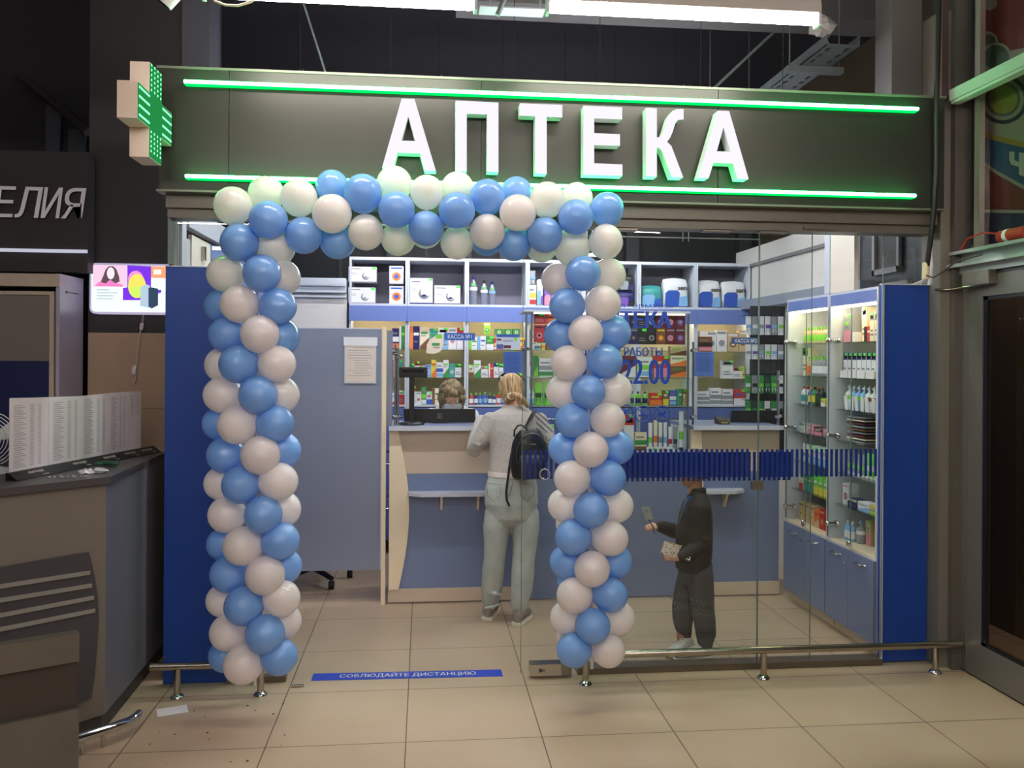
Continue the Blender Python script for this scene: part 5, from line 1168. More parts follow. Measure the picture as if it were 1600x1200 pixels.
def on1(x, y, k=0.0): return PP(x, y, pc+N1*k, N1)
pts = [(-60,896),(137,862),(142,880),(147,905),(151,935),(152.5,965),(150,1010),(146,1055),(141,1090),(120,1098),(-60,1130)]
mb = MB(); mb.prism([on1(*q) for q in pts], -N1*0.0+N1*0.012); fp = obj('slatted_panel', mb, mat('panel_charcoal', (66,64,68), 0.45), t)
for x0,y0,x1,y1 in ((15,916,141,892),(10,939,144,912),(8,964,147,931),(0,988,149,951)):
    mb = MB(); s_ = 0.02; q = [on1(x0-50,y0+9.5-0+0,s_),on1(x1,y1+6,s_),on1(x1,y1,s_),on1(x0-50,y0+9.5-7,s_)]
    mb.prism(q, -N1*0.012); obj('slat', mb, mat('slat_metal', (150,148,142), 0.35, 0.3), fp)
# tube footrest
mb = MB(); fr = [Vector((-1.85,3.42,0.10)),P(125,1153,Z=0.07),P(170,1139,Z=0.07),P(203,1127,Z=0.07),P(213,1120,Z=0.072),P(218,1114,Z=0.075)]
mb.tube(fr, [0.021]*4+[0.02,0.017], 0, 14); o = obj('foot_tube', mb, CHROME); tag(o, 'bent chrome foot tube at the base of the kiosk counter', 'foot rail')
mb = MB()
for k_ in (0.05, 0.5): p = fr[1].lerp(fr[3], k_*0.9); mb.cyl((p.x,p.y,0.0),(p.x,p.y,0.06), 0.009)
objs('foot_leg', mb, CHROME, o)
# steel bin
E0 = P(123.5,1100,Y=3.25); BD = Vector((0.879,0.477,0)); BN_ = Vector((0.477,-0.879,0)); zt = PP(122,990,E0,BN_).z
t = thing('steel_bin', 'brown-grey steel litter cabinet at the lower left corner', 'bin', (E0.x,E0.y,0))
def bb(s0, s1, z0, z1, d0, d1, mb):
    q = [E0-BD*s0, E0-BD*s1]; a = [(q[0]+BN_*d1), (q[1]+BN_*d1), (q[1]+BN_*d0), (q[0]+BN_*d0)]
    mb.prism([(v.x,v.y,z0) for v in a], (0,0,z1-z0)); return mb
BIN = mat('bin_steel', (112,106,98), 0.35, 0.5, noise=0.08, nscale=5)
obj('lower_body', bb(0,0.6,0,P(60,1110,Y=3.25).z+0.0,-0.06,0.0,MB()), BIN, t)
obj('recess', bb(0.004,0.6,P(60,1110,Y=3.25).z,P(60,1035,Y=3.25).z,-0.06,-0.02,MB()), mat('bin_recess', (70,62,56), 0.5, 0.3), t)
obj('top_cap', bb(0,0.6,P(60,1035,Y=3.25).z,zt,-0.05,0.0,MB()), BIN, t)
# things on the kiosk top
B = [P(14,744,Z=1.16), P(77,732,Z=1.16), P(131.5,721,Z=1.16), P(178,712,Z=1.16), P(209,706,Z=1.16), P(228,702.5,Z=1.16)]
TP = [626,624,622,617.5,615,614.5]
t = thing('price_list_boards', 'row of white price list boards standing in a black base on the kiosk counter', 'board', ((B[0].x+B[-1].x)/2,(B[0].y+B[-1].y)/2,1.143))
for k in range(5):
    a, b = B[k], B[k+1]; n = Vector((b.y-a.y, -(b.x-a.x), 0)).normalized()
    if k in (0, 2, 3): a2 = a+(b-a)*0.035
    else: a2 = a
    ha = PP((14,77,131.5,178,209)[k], TP[k], a, n).z-1.15; hb = PP((77,131.5,178,209,228)[k], TP[k+1], b, n).z-1.15
    b2 = b-(b-a)*0.012; dk = n*0.0 - n*(0.004 if k < 2 else (0.02 if k == 2 else 0.03))
    mb = MB(); mb.prism([a2+dk,b2+dk,b2+dk+Vector((0,0,hb)),a2+dk+Vector((0,0,ha))], -n*0.004)
    pg = obj('page', mb, mat('page_white', (222,212,216), 0.45), t)
    mb = MB(); W_ = (b-a)
    for col, cw in ((0.12,0.3),(0.52,0.1),(0.72,0.08)):
        for r_ in range(30):
            z = 0.03+r_*0.0092; jit = ((r_*7+k*3) % 5)*0.03*(1 if col < 0.3 else 0)
            if k == 4 and r_ < 18: continue
            p0 = a+W_*col+n*0.0008+dk; p1 = a+W_*(col+cw-jit)+n*0.0008+dk
            mb.quad(p0+Vector((0,0,z)),p1+Vector((0,0,z)),p1+Vector((0,0,z+0.0042)),p0+Vector((0,0,z+0.0042)))
    o = obj('print', mb, mat('faint_print', (172,168,172), 0.7), pg); o['kind'] = 'stuff'
a, b = B[0], B[-1]; n = Vector((b.y-a.y, -(b.x-a.x), 0)).normalized(); u = (b-a).normalized()
mb = MB(); bs = []
for q in B: bs.append(q+n*0.006)
prof = [(n*0.0,0.0),(n*0.055,0.0),(n*0.012,0.032),(n*0.0,0.032)]
p0 = a-u*0.02; p1 = b+u*0.06
mb.add([p0+v+Vector((0,0,z-0.0165)) for v, z in prof]+[p1+v+Vector((0,0,z-0.0165)) for v, z in prof], [(0,1,5,4),(1,2,6,5),(2,3,7,6),(3,0,4,7),(3,2,1,0),(4,5,6,7)])
bs_ = obj('base_strip', mb, BLACK, t)
for k, f0 in enumerate((0.09,0.36,0.57,0.73,0.87)):
    l = (p1-p0).length; mb = MB(); wv = (n*0.012-n*0.055).normalized()
    sl = (n*(0.012-0.055)+Vector((0,0,0.032))); o_ = p0+(p1-p0)*f0+n*0.056+Vector((0,0,-0.0165))
    text_on(mb, 'euroopt', o_+sl*0.42, u*0.10, sl*0.4, lift=n*0.0012, bold=0.01)
    text_on(mb, 'market', o_+sl*0.14+u*0.075, u*0.035, sl*0.18, lift=n*0.0012, bold=0.01)
    obj('lettering', mb, mat('lettering_silver', (176,170,160), 0.5), bs_)
for k, (x, y, sx, lab) in enumerate(((134,738,0.035,'crumpled white foil, left of two on the kiosk top'),(157,736,0.035,'crumpled white foil, right of two on the kiosk top'))):
    c = P(x,y,Z=1.15); mb = MB(); mb.sphere((c.x,c.y,1.152), sx, 0, 9, 6, (1,0.6,0.3)); rr2 = random.Random(k)
    mb.v = [(v[0]+rr2.uniform(-.006,.006), v[1]+rr2.uniform(-.006,.006), max(1.1425, v[2]+rr2.uniform(-.004,.006))) for v in mb.v]; mb.sm = [False]*len(mb.sm)
    o = obj('crumpled_foil', mb, mat('foil', (206,206,210), 0.3, 0.3)); tag(o, lab, 'foil', 'litter on the kiosk top')
c = P(166,726,Z=1.15); mb = MB()
for k in range(5): mb.sphere((c.x+0.018*k-0.03,c.y+0.012*((k*3) % 4)-0.01,1.156), 0.016, 0, 8, 6, (1.2,1,0.7))
o = obj('green_ribbon', mb, mat('ribbon_green', (36,84,60), 0.4)); tag(o, 'small dark green bundle on the kiosk top before the boards', 'ribbon')
mb = MB(); cc = P(103,744,Z=1.15)
for k in range(9): mb.sphere((cc.x-0.07+k*0.018,cc.y+0.012*(k % 3),1.146), 0.006, 0, 6, 4)
for q in range(1): pass
o = obj('bead_chain', mb, mat('beads', (170,166,160), 0.3, 0.4)); o['kind'] = 'stuff'; tag(o, 'string of small pale beads on the kiosk edge', 'beads', None, 'stuff')
fc = P(-16,686,Y=4.15)
t = thing('desk_fan', 'white desk fan cut off by the left edge, beside the boards', 'fan', (fc.x,fc.y,1.143))
for k in range(8):
    r_ = 0.03+0.0135*k; mb = MB(); mb.tube([(fc.x+r_*math.cos(q*PI/12),fc.y-0.03*(1-k/8.0),fc.z+r_*math.sin(q*PI/12)) for q in range(24)], 0.0022, 0, 6, closed=True); obj('grille_ring', mb, WHITE, t)
mb = MB(); mb.cyl((fc.x,fc.y,1.16),(fc.x,fc.y,fc.z-0.13), 0.014); obj('stem', mb, WHITE, t)
mb = MB(); mb.lathe([(0.10,0),(0.10,0.012),(0.03,0.03)], (fc.x,fc.y,1.1425)); obj('base', mb, WHITE, t)
mb = MB()
for k in range(3):
    an = 2*PI*k/3+0.4; mb.loft([((fc.x+0.02*math.cos(an),fc.y,fc.z+0.02*math.sin(an)),0.02,0.004,(-math.sin(an),0,math.cos(an)),(0,1,0)),((fc.x+0.10*math.cos(an),fc.y,fc.z+0.10*math.sin(an)),0.04,0.003,(-math.sin(an),0.3,math.cos(an)),(0,1,0))], 0, 10)
objs('blade', mb, WHITE, t)

# ================================================================== RIGHT SIDE: door, upper window with a poster
XW = 2.91
DF = mat('door_frame_alu', (118,112,106), 0.38, 0.3, noise=0.04)
def yx(px): return P(px, 800, X=XW).y
ya_, yb_ = yx(1496), yx(1533)
zt = P(1545,462,X=XW).z; zbm = P(1535,1010,X=XW).z
t = thing('side_door', 'grey framed glass door at the right edge, seen at a steep angle', 'door', (XW,3.9,0))
YE = 2.9
mb = MB(); mb.box((XW,yb_,0.012),(XW+0.05,ya_,zt+0.11)); mb.box((XW-0.004,yx(1511)-0.003,0.012),(XW,yx(1511),zt+0.1)); obj('hinge_stile', mb, DF, t)
mb = MB(); mb.box((XW,YE,0.012),(XW+0.05,yb_,zbm)); obj('bottom_rail', mb, DF, t)
mb = MB(); mb.box((XW,YE,zt),(XW+0.05,yb_,zt+0.11)); obj('top_rail', mb, DF, t)
mb = MB(); mb.box((XW+0.006,YE,zbm),(XW+0.02,yb_,zbm+0.022)); mb.box((XW+0.006,YE,zt-0.02),(XW+0.02,yb_,zt)); mb.box((XW+0.006,yb_-0.035,zbm),(XW+0.02,yb_,zt)); objs('gasket', mb, BLACK, t)
mb = MB(); mb.quad((XW+0.022,YE,zbm),(XW+0.022,yb_,zbm),(XW+0.022,yb_,zt),(XW+0.022,YE,zt)); obj('glass', mb, DARKGLASS, t)
mb = MB(); mb.box((XW-0.05,yx(1556),P(1530,447,X=XW).z),(XW-0.001,yx(1514),P(1530,425,X=XW).z), 0, 0.004); cl = obj('door_closer', mb, BRUSHED, t)
mb = MB(); mb.tube([(XW-0.03,yx(1545),zt+0.06),(XW-0.06,4.42,zt+0.05),(XW-0.16,4.40,zt+0.045)], 0.008, 0, 8); obj('closer_arm', mb, STEEL, cl)
mb = MB(); mb.box((3.6,2.0,0),(3.7,9.0,4.3), 0); struct('wall_lobby', mb, mat('lobby_brown', (84,72,54), 0.7))
mb = MB(); mb.box((XW-0.02,2.4,zt+0.13),(XW+0.05,4.46,zt+0.165), 0); mb.box((XW-0.07,2.4,zt+0.165),(XW+0.05,4.47,zt+0.185), 0); mb.box((XW-0.01,2.4,zt+0.185),(XW+0.05,4.47,zt+0.235), 0); mb.box((XW-0.06,2.4,zt+0.235),(XW+0.05,4.47,zt+0.252), 0)
mb.box((XW,2.4,zt+0.11),(XW+0.05,4.47,zt+0.13), 1)
struct('trim_5', mb, [mat('transom_alu', (170,176,172), 0.35, 0.3), BLACK])
mb = MB(); mb.box((XW+0.0,yx(1527),zt+0.25),(XW+0.03,yx(1519),4.3), 0); mb.box((XW+0.0,yx(1519),zt+0.25),(XW+0.02,yx(1514),4.3), 1)
mb.box((2.78,4.43,3.10),(2.80,4.44,4.3), 0); mb.box((2.80,4.425,3.10),(2.835,4.44,4.3), 2)
struct('trim_6', mb, [mat('bright_channel', (196,188,176), 0.2, 0.7), BLACK, mat('red_brown_strip', (80,62,60), 0.5)])
mb = MB(); a = P(1494,140,X=2.84); b = P(1600,92,X=2.84)
mb.prism([(2.80,4.36,3.075),(2.86,4.36,3.075),(2.86,4.36,3.135),(2.80,4.36,3.135)], (0,-2.2,0)); mb.box((2.81,2.16,3.06),(2.86,4.36,3.074)); 
o = obj('overhead_bar', mb, mat('bar_white', (206,214,206), 0.4)); tag(o, 'white overhead bar running toward the viewer above the side door', 'bar')
# poster behind the upper window, flat on its board
XP = 3.0
def pol(nm, pts, m, k, par):
    q = [P(x, y, X=XP-0.0012*k) for x, y in pts]; mb = MB(); mb.add(q, [list(range(len(q)))]); return obj(nm, mb, m, par)
t = thing('window_poster', 'dark red poster with ringed emblem and letter Ч in the upper right window', 'poster', (XP,3.8,2.5))
z0 = zt+0.26
mb = MB(); mb.box((XP,2.4,z0),(XP+0.02,4.40,4.25)); pb = obj('board', mb, mat('poster_red', (92,30,28), 0.5), t)
pol('navy_field', [(1524,330),(1640,330),(1650,420),(1524,420)], mat('poster_navy',(30,36,62),0.5), 1, t)
pol('white_line', [(1524,327),(1650,329),(1650,334),(1524,332)], mat('poster_white',(132,128,122),0.5), 2, t)
pol('cream_field', [(1524,118),(1545,85),(1600,75),(1660,90),(1660,235),(1600,228),(1560,216),(1524,203)], mat('poster_cream',(128,122,108),0.5), 1, t)
pol('blue_band', [(1524,209),(1560,220),(1600,230),(1660,232),(1660,318),(1600,291),(1560,269),(1524,243)], mat('poster_blue2',(38,68,98),0.5), 3, t)
pol('yellow_edge', [(1524,201),(1560,213),(1600,222),(1660,225),(1660,233),(1600,231),(1560,221),(1524,211)], mat('poster_gold',(130,106,44),0.5), 4, t)
pol('white_edge', [(1524,243),(1560,268),(1600,290),(1660,316),(1660,322),(1600,296),(1560,274),(1524,249)], mat('poster_white',(132,128,122),0.5), 4, t)
for r_, m_, k in ((39,mat('poster_dark',(36,38,52),0.5),2),(33,mat('poster_cream',(128,122,108),0.5),3),(27,mat('poster_dark2',(70,76,84),0.5),4),(23,mat('poster_lime',(122,118,52),0.5),5)): pol('ring', ell(1567,155,r_,r_,28), m_, k, t)
for (x,y,r_,k) in ((1543,66,17,2),(1543,66,13,3),(1557,90,24,4),(1557,90,20,5),(1546,4,12,2)): pol('disc', ell(x,y,r_,r_,20), mat('poster_cream',(128,122,108),0.5) if k in (2,4) else mat('poster_green',(56,68,54),0.5), k, t)
c_ = [(1577,237),(1585,237),(1585,250),(1592,253),(1592,238),(1601,239),(1601,276),(1592,273),(1592,261),(1580,257),(1577,250)]
pol('letter', c_, mat('poster_letter',(150,148,142),0.5), 5, t)
mb = MB(); mb.quad((XW+0.03,2.4,z0),(XW+0.03,yx(1527),z0),(XW+0.03,yx(1527),4.3),(XW+0.03,2.4,4.3)); o = obj('window_pane', mb, glassmat('pane_glass',(0.80,0.80,0.78),-0.02,0.4)); tag(o, 'dusty upper pane before the red poster', 'glass pane')
# red cable reel end on the transom
p = P(1580,378,X=2.88)
mb = MB(); mb.cyl((2.875,p.y-0.12,zt+0.285),(2.875,p.y+0.07,zt+0.285), 0.03, 0); t = tag(obj('cable_coil', mb, mat('coil_red', (176,54,40), 0.5)), 'red taped cable bundle lying on the transom over the side door', 'cable')
mb = MB(); mb.cyl((2.875,p.y-0.0,zt+0.285),(2.875,p.y+0.025,zt+0.285), 0.0315); obj('white_tape', mb, WHITE, t)
mb = MB(); mb.tube([(2.875,p.y+0.07,zt+0.30),(2.87,p.y+0.2,zt+0.325),(2.87,p.y+0.33,zt+0.31),(2.86,4.35,zt+0.255)], 0.005); obj('tail', mb, mat('coil_red', (176,54,40), 0.5), t)
ceiling_light(3.08, 3.5, 4.7, 2.75, 'added unseen lamp that brightens the lobby behind the side door', 'linear lamps over the walkway')  # lamp added out of view to brighten the lobby wall behind the glass
# cables
mb = MB(); mb.tube([P(1468,0,Y=4.36)+Vector((0,0,0.5)),P(1466,60,Y=4.34),P(1463,160,Y=4.33),P(1463,260,Y=4.33),P(1459,330,Y=4.35),P(1453,380,Y=4.38),P(1447,425,Y=4.42)], 0.014, 0, 10)
o = obj('black_cable', mb, mat('cable_black', (30,28,28), 0.5)); tag(o, 'thick black cable hanging down in front of the right column', 'cable')
mb = MB(); mb.tube([P(1447,410,Y=4.415),P(1446,436,Y=4.42)], 0.019, 0, 10); obj('end_sleeve', mb, CREAM, o)
mb = MB(); mb.tube([P(1453,380,Y=4.45),P(1455,415,Y=4.46),P(1453,445,Y=4.46)], 0.012, 0, 8)
o = obj('white_conduit', mb, WHITE); tag(o, 'short white conduit behind the end of the black cable', 'conduit')
for k in range(4):
    mb = MB(); mb.tube([P(1447,434,Y=4.42),P(1440,438+k,Y=4.43),P(1424+k*5,445,Y=4.46)], 0.0028, 0, 6); o = obj('loose_wire', mb, WHITE); tag(o, '%s thin white wire spilling onto the right blue board' % ORD[k], 'wire', 'thin white wires by the column')
mb = MB(); mb.tube([P(1447,430,Y=4.39),P(1458,434,Y=4.37),P(1475,424,Y=4.37),P(1490,411,Y=4.38),P(1512,404,Y=4.2),P(1535,398,Y=4.1)], 0.004, 0, 8)
o = obj('thin_cable', mb, mat('cable_brown', (64,56,50), 0.5)); tag(o, 'thin dark cable sagging from the column to the door transom', 'cable')
# neighbour window right of the cream panel
mb = MB(); X9 = 2.90
def fy(px, py=400): return P(px, py, X=X9)
y0, y1 = fy(1404).y, fy(1362).y; z0, z1 = fy(1380,428).z, 3.0
mb.box((X9,y1-0.03,z0),(X9+0.04,y1,z1), 0); mb.box((X9,y0,z0),(X9+0.04,y0+0.03,z1), 0); mb.box((X9,y0,z0),(X9+0.04,y1,z0+0.035), 0); mb.box((X9+0.02,y0,z0),(X9+0.03,y1,z1), 1)
mb.box((X9,y0-0.1,z0-0.12),(X9+0.04,y1+0.1,z0-0.06), 0); mb.box((X9+0.03,4.62,0),(X9+0.06,5.55,3.2), 2)
struct('window_1', mb, [mat('window_frame_pale', (170,168,170), 0.4), mat('window_dim', (92,92,92), 0.3), mat('window_back', (60,62,70), 0.5)])

# ================================================================== OVERHEAD
GALV = mat('galvanised_steel', (120,128,128), 0.4, 0.6)
t = thing('cable_tray', 'slotted steel cable tray slanting away above the right end of the sign', 'cable tray', (2.4,6.3,3.5))
mb = MB(); mb.box((2.30,4.75,3.50),(2.50,8.8,3.505)); mb.box((2.30,4.75,3.50),(2.304,8.8,3.56)); mb.box((2.496,4.75,3.50),(2.50,8.8,3.56)); objs('tray', mb, GALV, t)
mb = MB()
for k in range(40):
    y = 4.8+k*0.1; mb.box((2.33,y,3.4985),(2.35,y+0.05,3.4995)); mb.box((2.44,y,3.4985),(2.46,y+0.05,3.4995))
o = obj('slots', mb, BLACK, t); o['kind'] = 'stuff'
for y in (5.1, 6.6, 8.1):
    mb = MB(); mb.box((2.22,y,3.46),(2.58,y+0.05,3.498)); br = obj('support', mb, GALV, t)
    mb = MB()
    for x in (2.24, 2.56): mb.cyl((x,y+0.025,3.498),(x,y+0.025,4.298), 0.005, 0, 6)
    objs('rod', mb, GALV, br)
mb = MB(); rr3 = random.Random(5); c = P(1285,42,Y=4.9); mb.sphere(c, 0.07, 0, 9, 6, (1.1,0.7,0.9)); mb.v = [(v[0]+rr3.uniform(-.015,.015), v[1]+rr3.uniform(-.015,.015), v[2]+rr3.uniform(-.015,.015)) for v in mb.v]; mb.sm = [False]*len(mb.sm)
mb.tube([(c.x,c.y,c.z),(c.x+0.05,c.y,3.50)], 0.01, 0, 6)
o = obj('wrapped_bundle', mb, mat('wrap_grey', (170,168,166), 0.6)); tag(o, 'crumpled grey wrapping tied to the cable tray beside the right lamp', 'wrapping')
z = P(1300,28,Y=5.6).z
mb = MB(); mb.box((0.2,5.6,z),(3.2,5.9,z+0.5)); struct('trim_7', mb, mat('beam_grey', (92,90,88), 0.6))
mb = MB(); a = P(750,10,Y=4.1); mb.box((a.x,4.1,a.z),(P(852,12,Y=4.1).x,4.2,a.z+0.006)); o = obj('junction_tray', mb, mat('tray_grey', (128,130,138), 0.5, 0.2)); tag(o, 'grey slotted steel plate between the two glowing lamps', 'tray')
mb = MB(); mb.box((a.x+0.05,4.15,a.z+0.006),(a.x+0.06,4.16,4.3)); mb.box((P(845,12,Y=4.1).x,4.15,a.z+0.006),(P(845,12,Y=4.1).x+0.01,4.16,4.3)); objs('hanger', mb, GALV, o)
mb = MB(); mb.tube([P(790,-6,Y=3.9),P(777,24,Y=3.9)], 0.012, 0, 6); o = obj('perforated_strut', mb, GALV); tag(o, 'short perforated strut pointing down between the two lamps', 'strut')
mb = MB(); mb.tube([P(466,-20,Y=6.0),P(508,112,Y=6.0),P(530,190,Y=6.0)], 0.008, 0, 6); o = obj('tie_rod', mb, mat('rod_pale', (150,168,160), 0.4, 0.3)); tag(o, 'thin pale slanting rod above the left part of the sign', 'rod', 'slanting rods above the sign')
mb = MB(); mb.tube([P(1225,35,Y=6.0),P(1108,145,Y=6.0),P(1080,170,Y=6.0)], 0.012, 0, 6); o = obj('tie_rod', mb, mat('rod_dim', (110,124,120), 0.4, 0.3)); tag(o, 'dim slanting rod left of the cable tray', 'rod', 'slanting rods above the sign')
for x0, wl in ((468,'leftmost of five'),(474,'second of five from left'),(690,'middle one of five'),(1069,'fourth of five from left'),(1078,'rightmost of five')):
    mb = MB(); p = P(x0, 60, Y=8.0); mb.cyl((p.x,8.0,2.8),(p.x,8.0,4.3), 0.006, 0, 6); o = obj('suspension_wire', mb, mat('wire_dim', (110,112,116), 0.5)); tag(o, 'thin upright wire in the dark hall behind the sign, '+wl, 'wire', 'upright wires behind the sign')
a = P(262,-2,Y=3.9)
t = thing('security_camera', 'white round security camera at the top left', 'camera', (a.x,3.9,a.z))
mb = MB(); d_ = (P(272,-12,Y=3.9)-P(256,8,Y=3.9)); c0 = P(256,7,Y=3.9); mb.tube([c0,c0+d_*0.9], [0.036,0.04], 0, 20); obj('body', mb, WHITE, t)
mb = MB(); mb.tube([c0-d_.normalized()*0.002,c0+d_*0.05], 0.029, 0, 18); obj('lens', mb, BLACK, t)
mb = MB(); mb.tube([c0+d_*0.8,(c0.x+0.08,3.9,4.3)], 0.012, 0, 8); obj('mount', mb, WHITE, t)
mb = MB(); mb.tube([P(328,-8,Y=3.75),P(336,2,Y=3.74),P(352,8,Y=3.74),P(372,9,Y=3.74),P(392,3,Y=3.74),P(404,-6,Y=3.75)], 0.005, 0, 8); o = obj('lamp_cable', mb, CREAM); tag(o, 'looping pale cable under the left lamp', 'cable')

# ================================================================== PEOPLE
SKIN = mat('skin', (206, 158, 132), 0.5, sss=0.08); SKIN2 = mat('skin_child', (188, 134, 104), 0.5, sss=0.08)
def W3(px, py, Y): return P(px, py, Y=Y)
def lim(mb, pts, n=14):
    """pts: (point, radius) or (point, ru, rv, u); a capped tapering limb"""
    P_ = [Vector(p[0]) for p in pts]; st = []
    for i, p in enumerate(pts):
        t = (P_[min(i+1, len(P_)-1)]-P_[max(i-1, 0)]).normalized()
        if len(p) == 4: u = Vector(p[3]); ru, rv = p[1], p[2]
        else: u = t.orthogonal() if i == 0 else st[-1][3]; ru = rv = p[1]
        u = (u-t*u.dot(t)).normalized(); v = t.cross(u).normalized()
        st.append((P_[i], ru, rv, u, v))
    a, b = st[0], st[-1]; t0 = (P_[1]-P_[0]).normalized(); t1 = (P_[-1]-P_[-2]).normalized()
    pre = [(a[0]-t0*a[1]*0.75, a[1]*0.3, a[2]*0.3, a[3], a[4]), (a[0]-t0*a[1]*0.45, a[1]*0.78, a[2]*0.78, a[3], a[4])]
    post = [(b[0]+t1*b[1]*0.45, b[1]*0.78, b[2]*0.78, b[3], b[4]), (b[0]+t1*b[1]*0.75, b[1]*0.3, b[2]*0.3, b[3], b[4])]
    mb.loft(pre+st+post, 0, n); return mb
def hand(mb, wrist, fwd, up, side, curl=0.5, s=1.0, spread=0.0):
    """palm, four bent fingers of unequal length and a thumb leaving the side of the palm"""
    f = Vector(fwd).normalized(); u = Vector(up); u = (u-f*u.dot(f)).normalized(); sd = f.cross(u)*side; w_ = Vector(wrist)
    mb.loft([(w_-f*0.02*s,0.024*s,0.019*s,sd,u),(w_+f*0.01*s,0.029*s,0.017*s,sd,u),(w_+f*0.05*s,0.039*s,0.014*s,sd,u),(w_+f*0.085*s,0.040*s,0.011*s,sd,u),(w_+f*0.092*s,0.034*s,0.007*s,sd,u)], 0, 14)
    for k, (o, L, r) in enumerate(((0.031,0.062,0.0082),(0.0105,0.072,0.0086),(-0.0105,0.067,0.0083),(-0.031,0.052,0.0074))):
        p = w_+f*0.084*s+sd*o*s; d = (f+sd*(o*spread*8)).normalized(); pts = [(p-d*0.012*s, r*s)]; a = 0.0
        q = p
        for j, seg in enumerate((0.45,0.32,0.23)):
            a += curl*(0.5 if j == 0 else 0.8); dd = d*math.cos(a)-u*math.sin(a); q = q+dd*L*seg*s; pts.append((q, r*s*(0.97-0.07*j)))
        lim(mb, pts, 8)
    p = w_+f*0.025*s+sd*0.03*s
    lim(mb, [(p-sd*0.012*s,0.011*s),(p+(sd*0.6+f*0.7)*0.03*s-u*0.004*s,0.0098*s),(p+(sd*0.45+f*0.9)*0.052*s-u*0.012*s*(1+curl),0.0088*s),(p+(sd*0.25+f*0.95)*0.07*s-u*0.024*s*(0.6+curl),0.0076*s)], 8)
def head(mb, c, fwd, up, s=1.0):
    """skull, jaw, nose, ears; c = centre of the head"""
    f = Vector(fwd).normalized(); u = Vector(up); u = (u-f*u.dot(f)).normalized(); sd = f.cross(u); c = Vector(c)
    st = []
    for z, a, b, o in ((-0.112,0.022,0.020,0.050),(-0.105,0.040,0.036,0.042),(-0.085,0.053,0.055,0.028),(-0.055,0.062,0.074,0.012),(-0.02,0.070,0.086,0.004),(0.02,0.075,0.093,0.0),(0.055,0.073,0.091,-0.004),(0.085,0.060,0.074,-0.008),(0.105,0.036,0.046,-0.008),(0.112,0.012,0.016,-0.008)):
        st.append((c+u*z*s+f*o*s, a*s, b*s, sd, f))
    mb.loft(st, 0, 22)
    mb.loft([(c+f*0.084*s+u*0.012*s,0.008*s,0.006*s,sd,f),(c+f*0.093*s-u*0.012*s,0.011*s,0.012*s,sd,f),(c+f*0.098*s-u*0.030*s,0.015*s,0.017*s,sd,f),(c+f*0.09*s-u*0.040*s,0.012*s,0.008*s,sd,f)], 0, 10)
    for k in (-1, 1):
        mb.sphere(c+sd*0.073*s*k-u*0.01*s-f*0.005*s, 0.03*s, 0, 10, 8, (1,1,1), Matrix((sd*0.28,f*0.62,u*1.05)).transposed())
        mb.sphere(c+sd*0.028*s*k+f*0.078*s+u*0.012*s, 0.016*s, 0, 10, 8)     # brow
    mb.loft([(c+f*0.080*s-u*0.066*s-sd*0.02*s,0.006*s,0.006*s,u,f),(c+f*0.089*s-u*0.066*s,0.010*s,0.009*s,u,f),(c+f*0.080*s-u*0.066*s+sd*0.02*s,0.006*s,0.006*s,u,f)], 0, 8)
def eyes(parent, c, fwd, up, s=1.0, col=(60,46,36)):
    f = Vector(fwd).normalized(); u = Vector(up); u = (u-f*u.dot(f)).normalized(); sd = f.cross(u); c = Vector(c)
    for k in (-1, 1):
        mb = MB(); mb.sphere(c+sd*0.030*s*k+f*0.0815*s-u*0.004*s, 0.0115*s, 0, 12, 8); e = obj('eye', mb, mat('eye_white', (222,216,210), 0.2), parent)
        mb = MB(); mb.sphere(c+sd*0.030*s*k+f*0.0885*s-u*0.004*s, 0.0052*s, 0, 10, 6); obj('iris', mb, mat('iris', col, 0.2), e)
    mb = MB(); mb.loft([(c+f*0.0885*s-u*0.066*s-sd*0.018*s,0.002*s,0.003*s,u,f),(c+f*0.0975*s-u*0.066*s,0.0055*s,0.003*s,u,f),(c+f*0.0885*s-u*0.066*s+sd*0.018*s,0.002*s,0.003*s,u,f)], 0, 8)
    obj('lips', mb, mat('lips', (170,96,88), 0.45), parent)
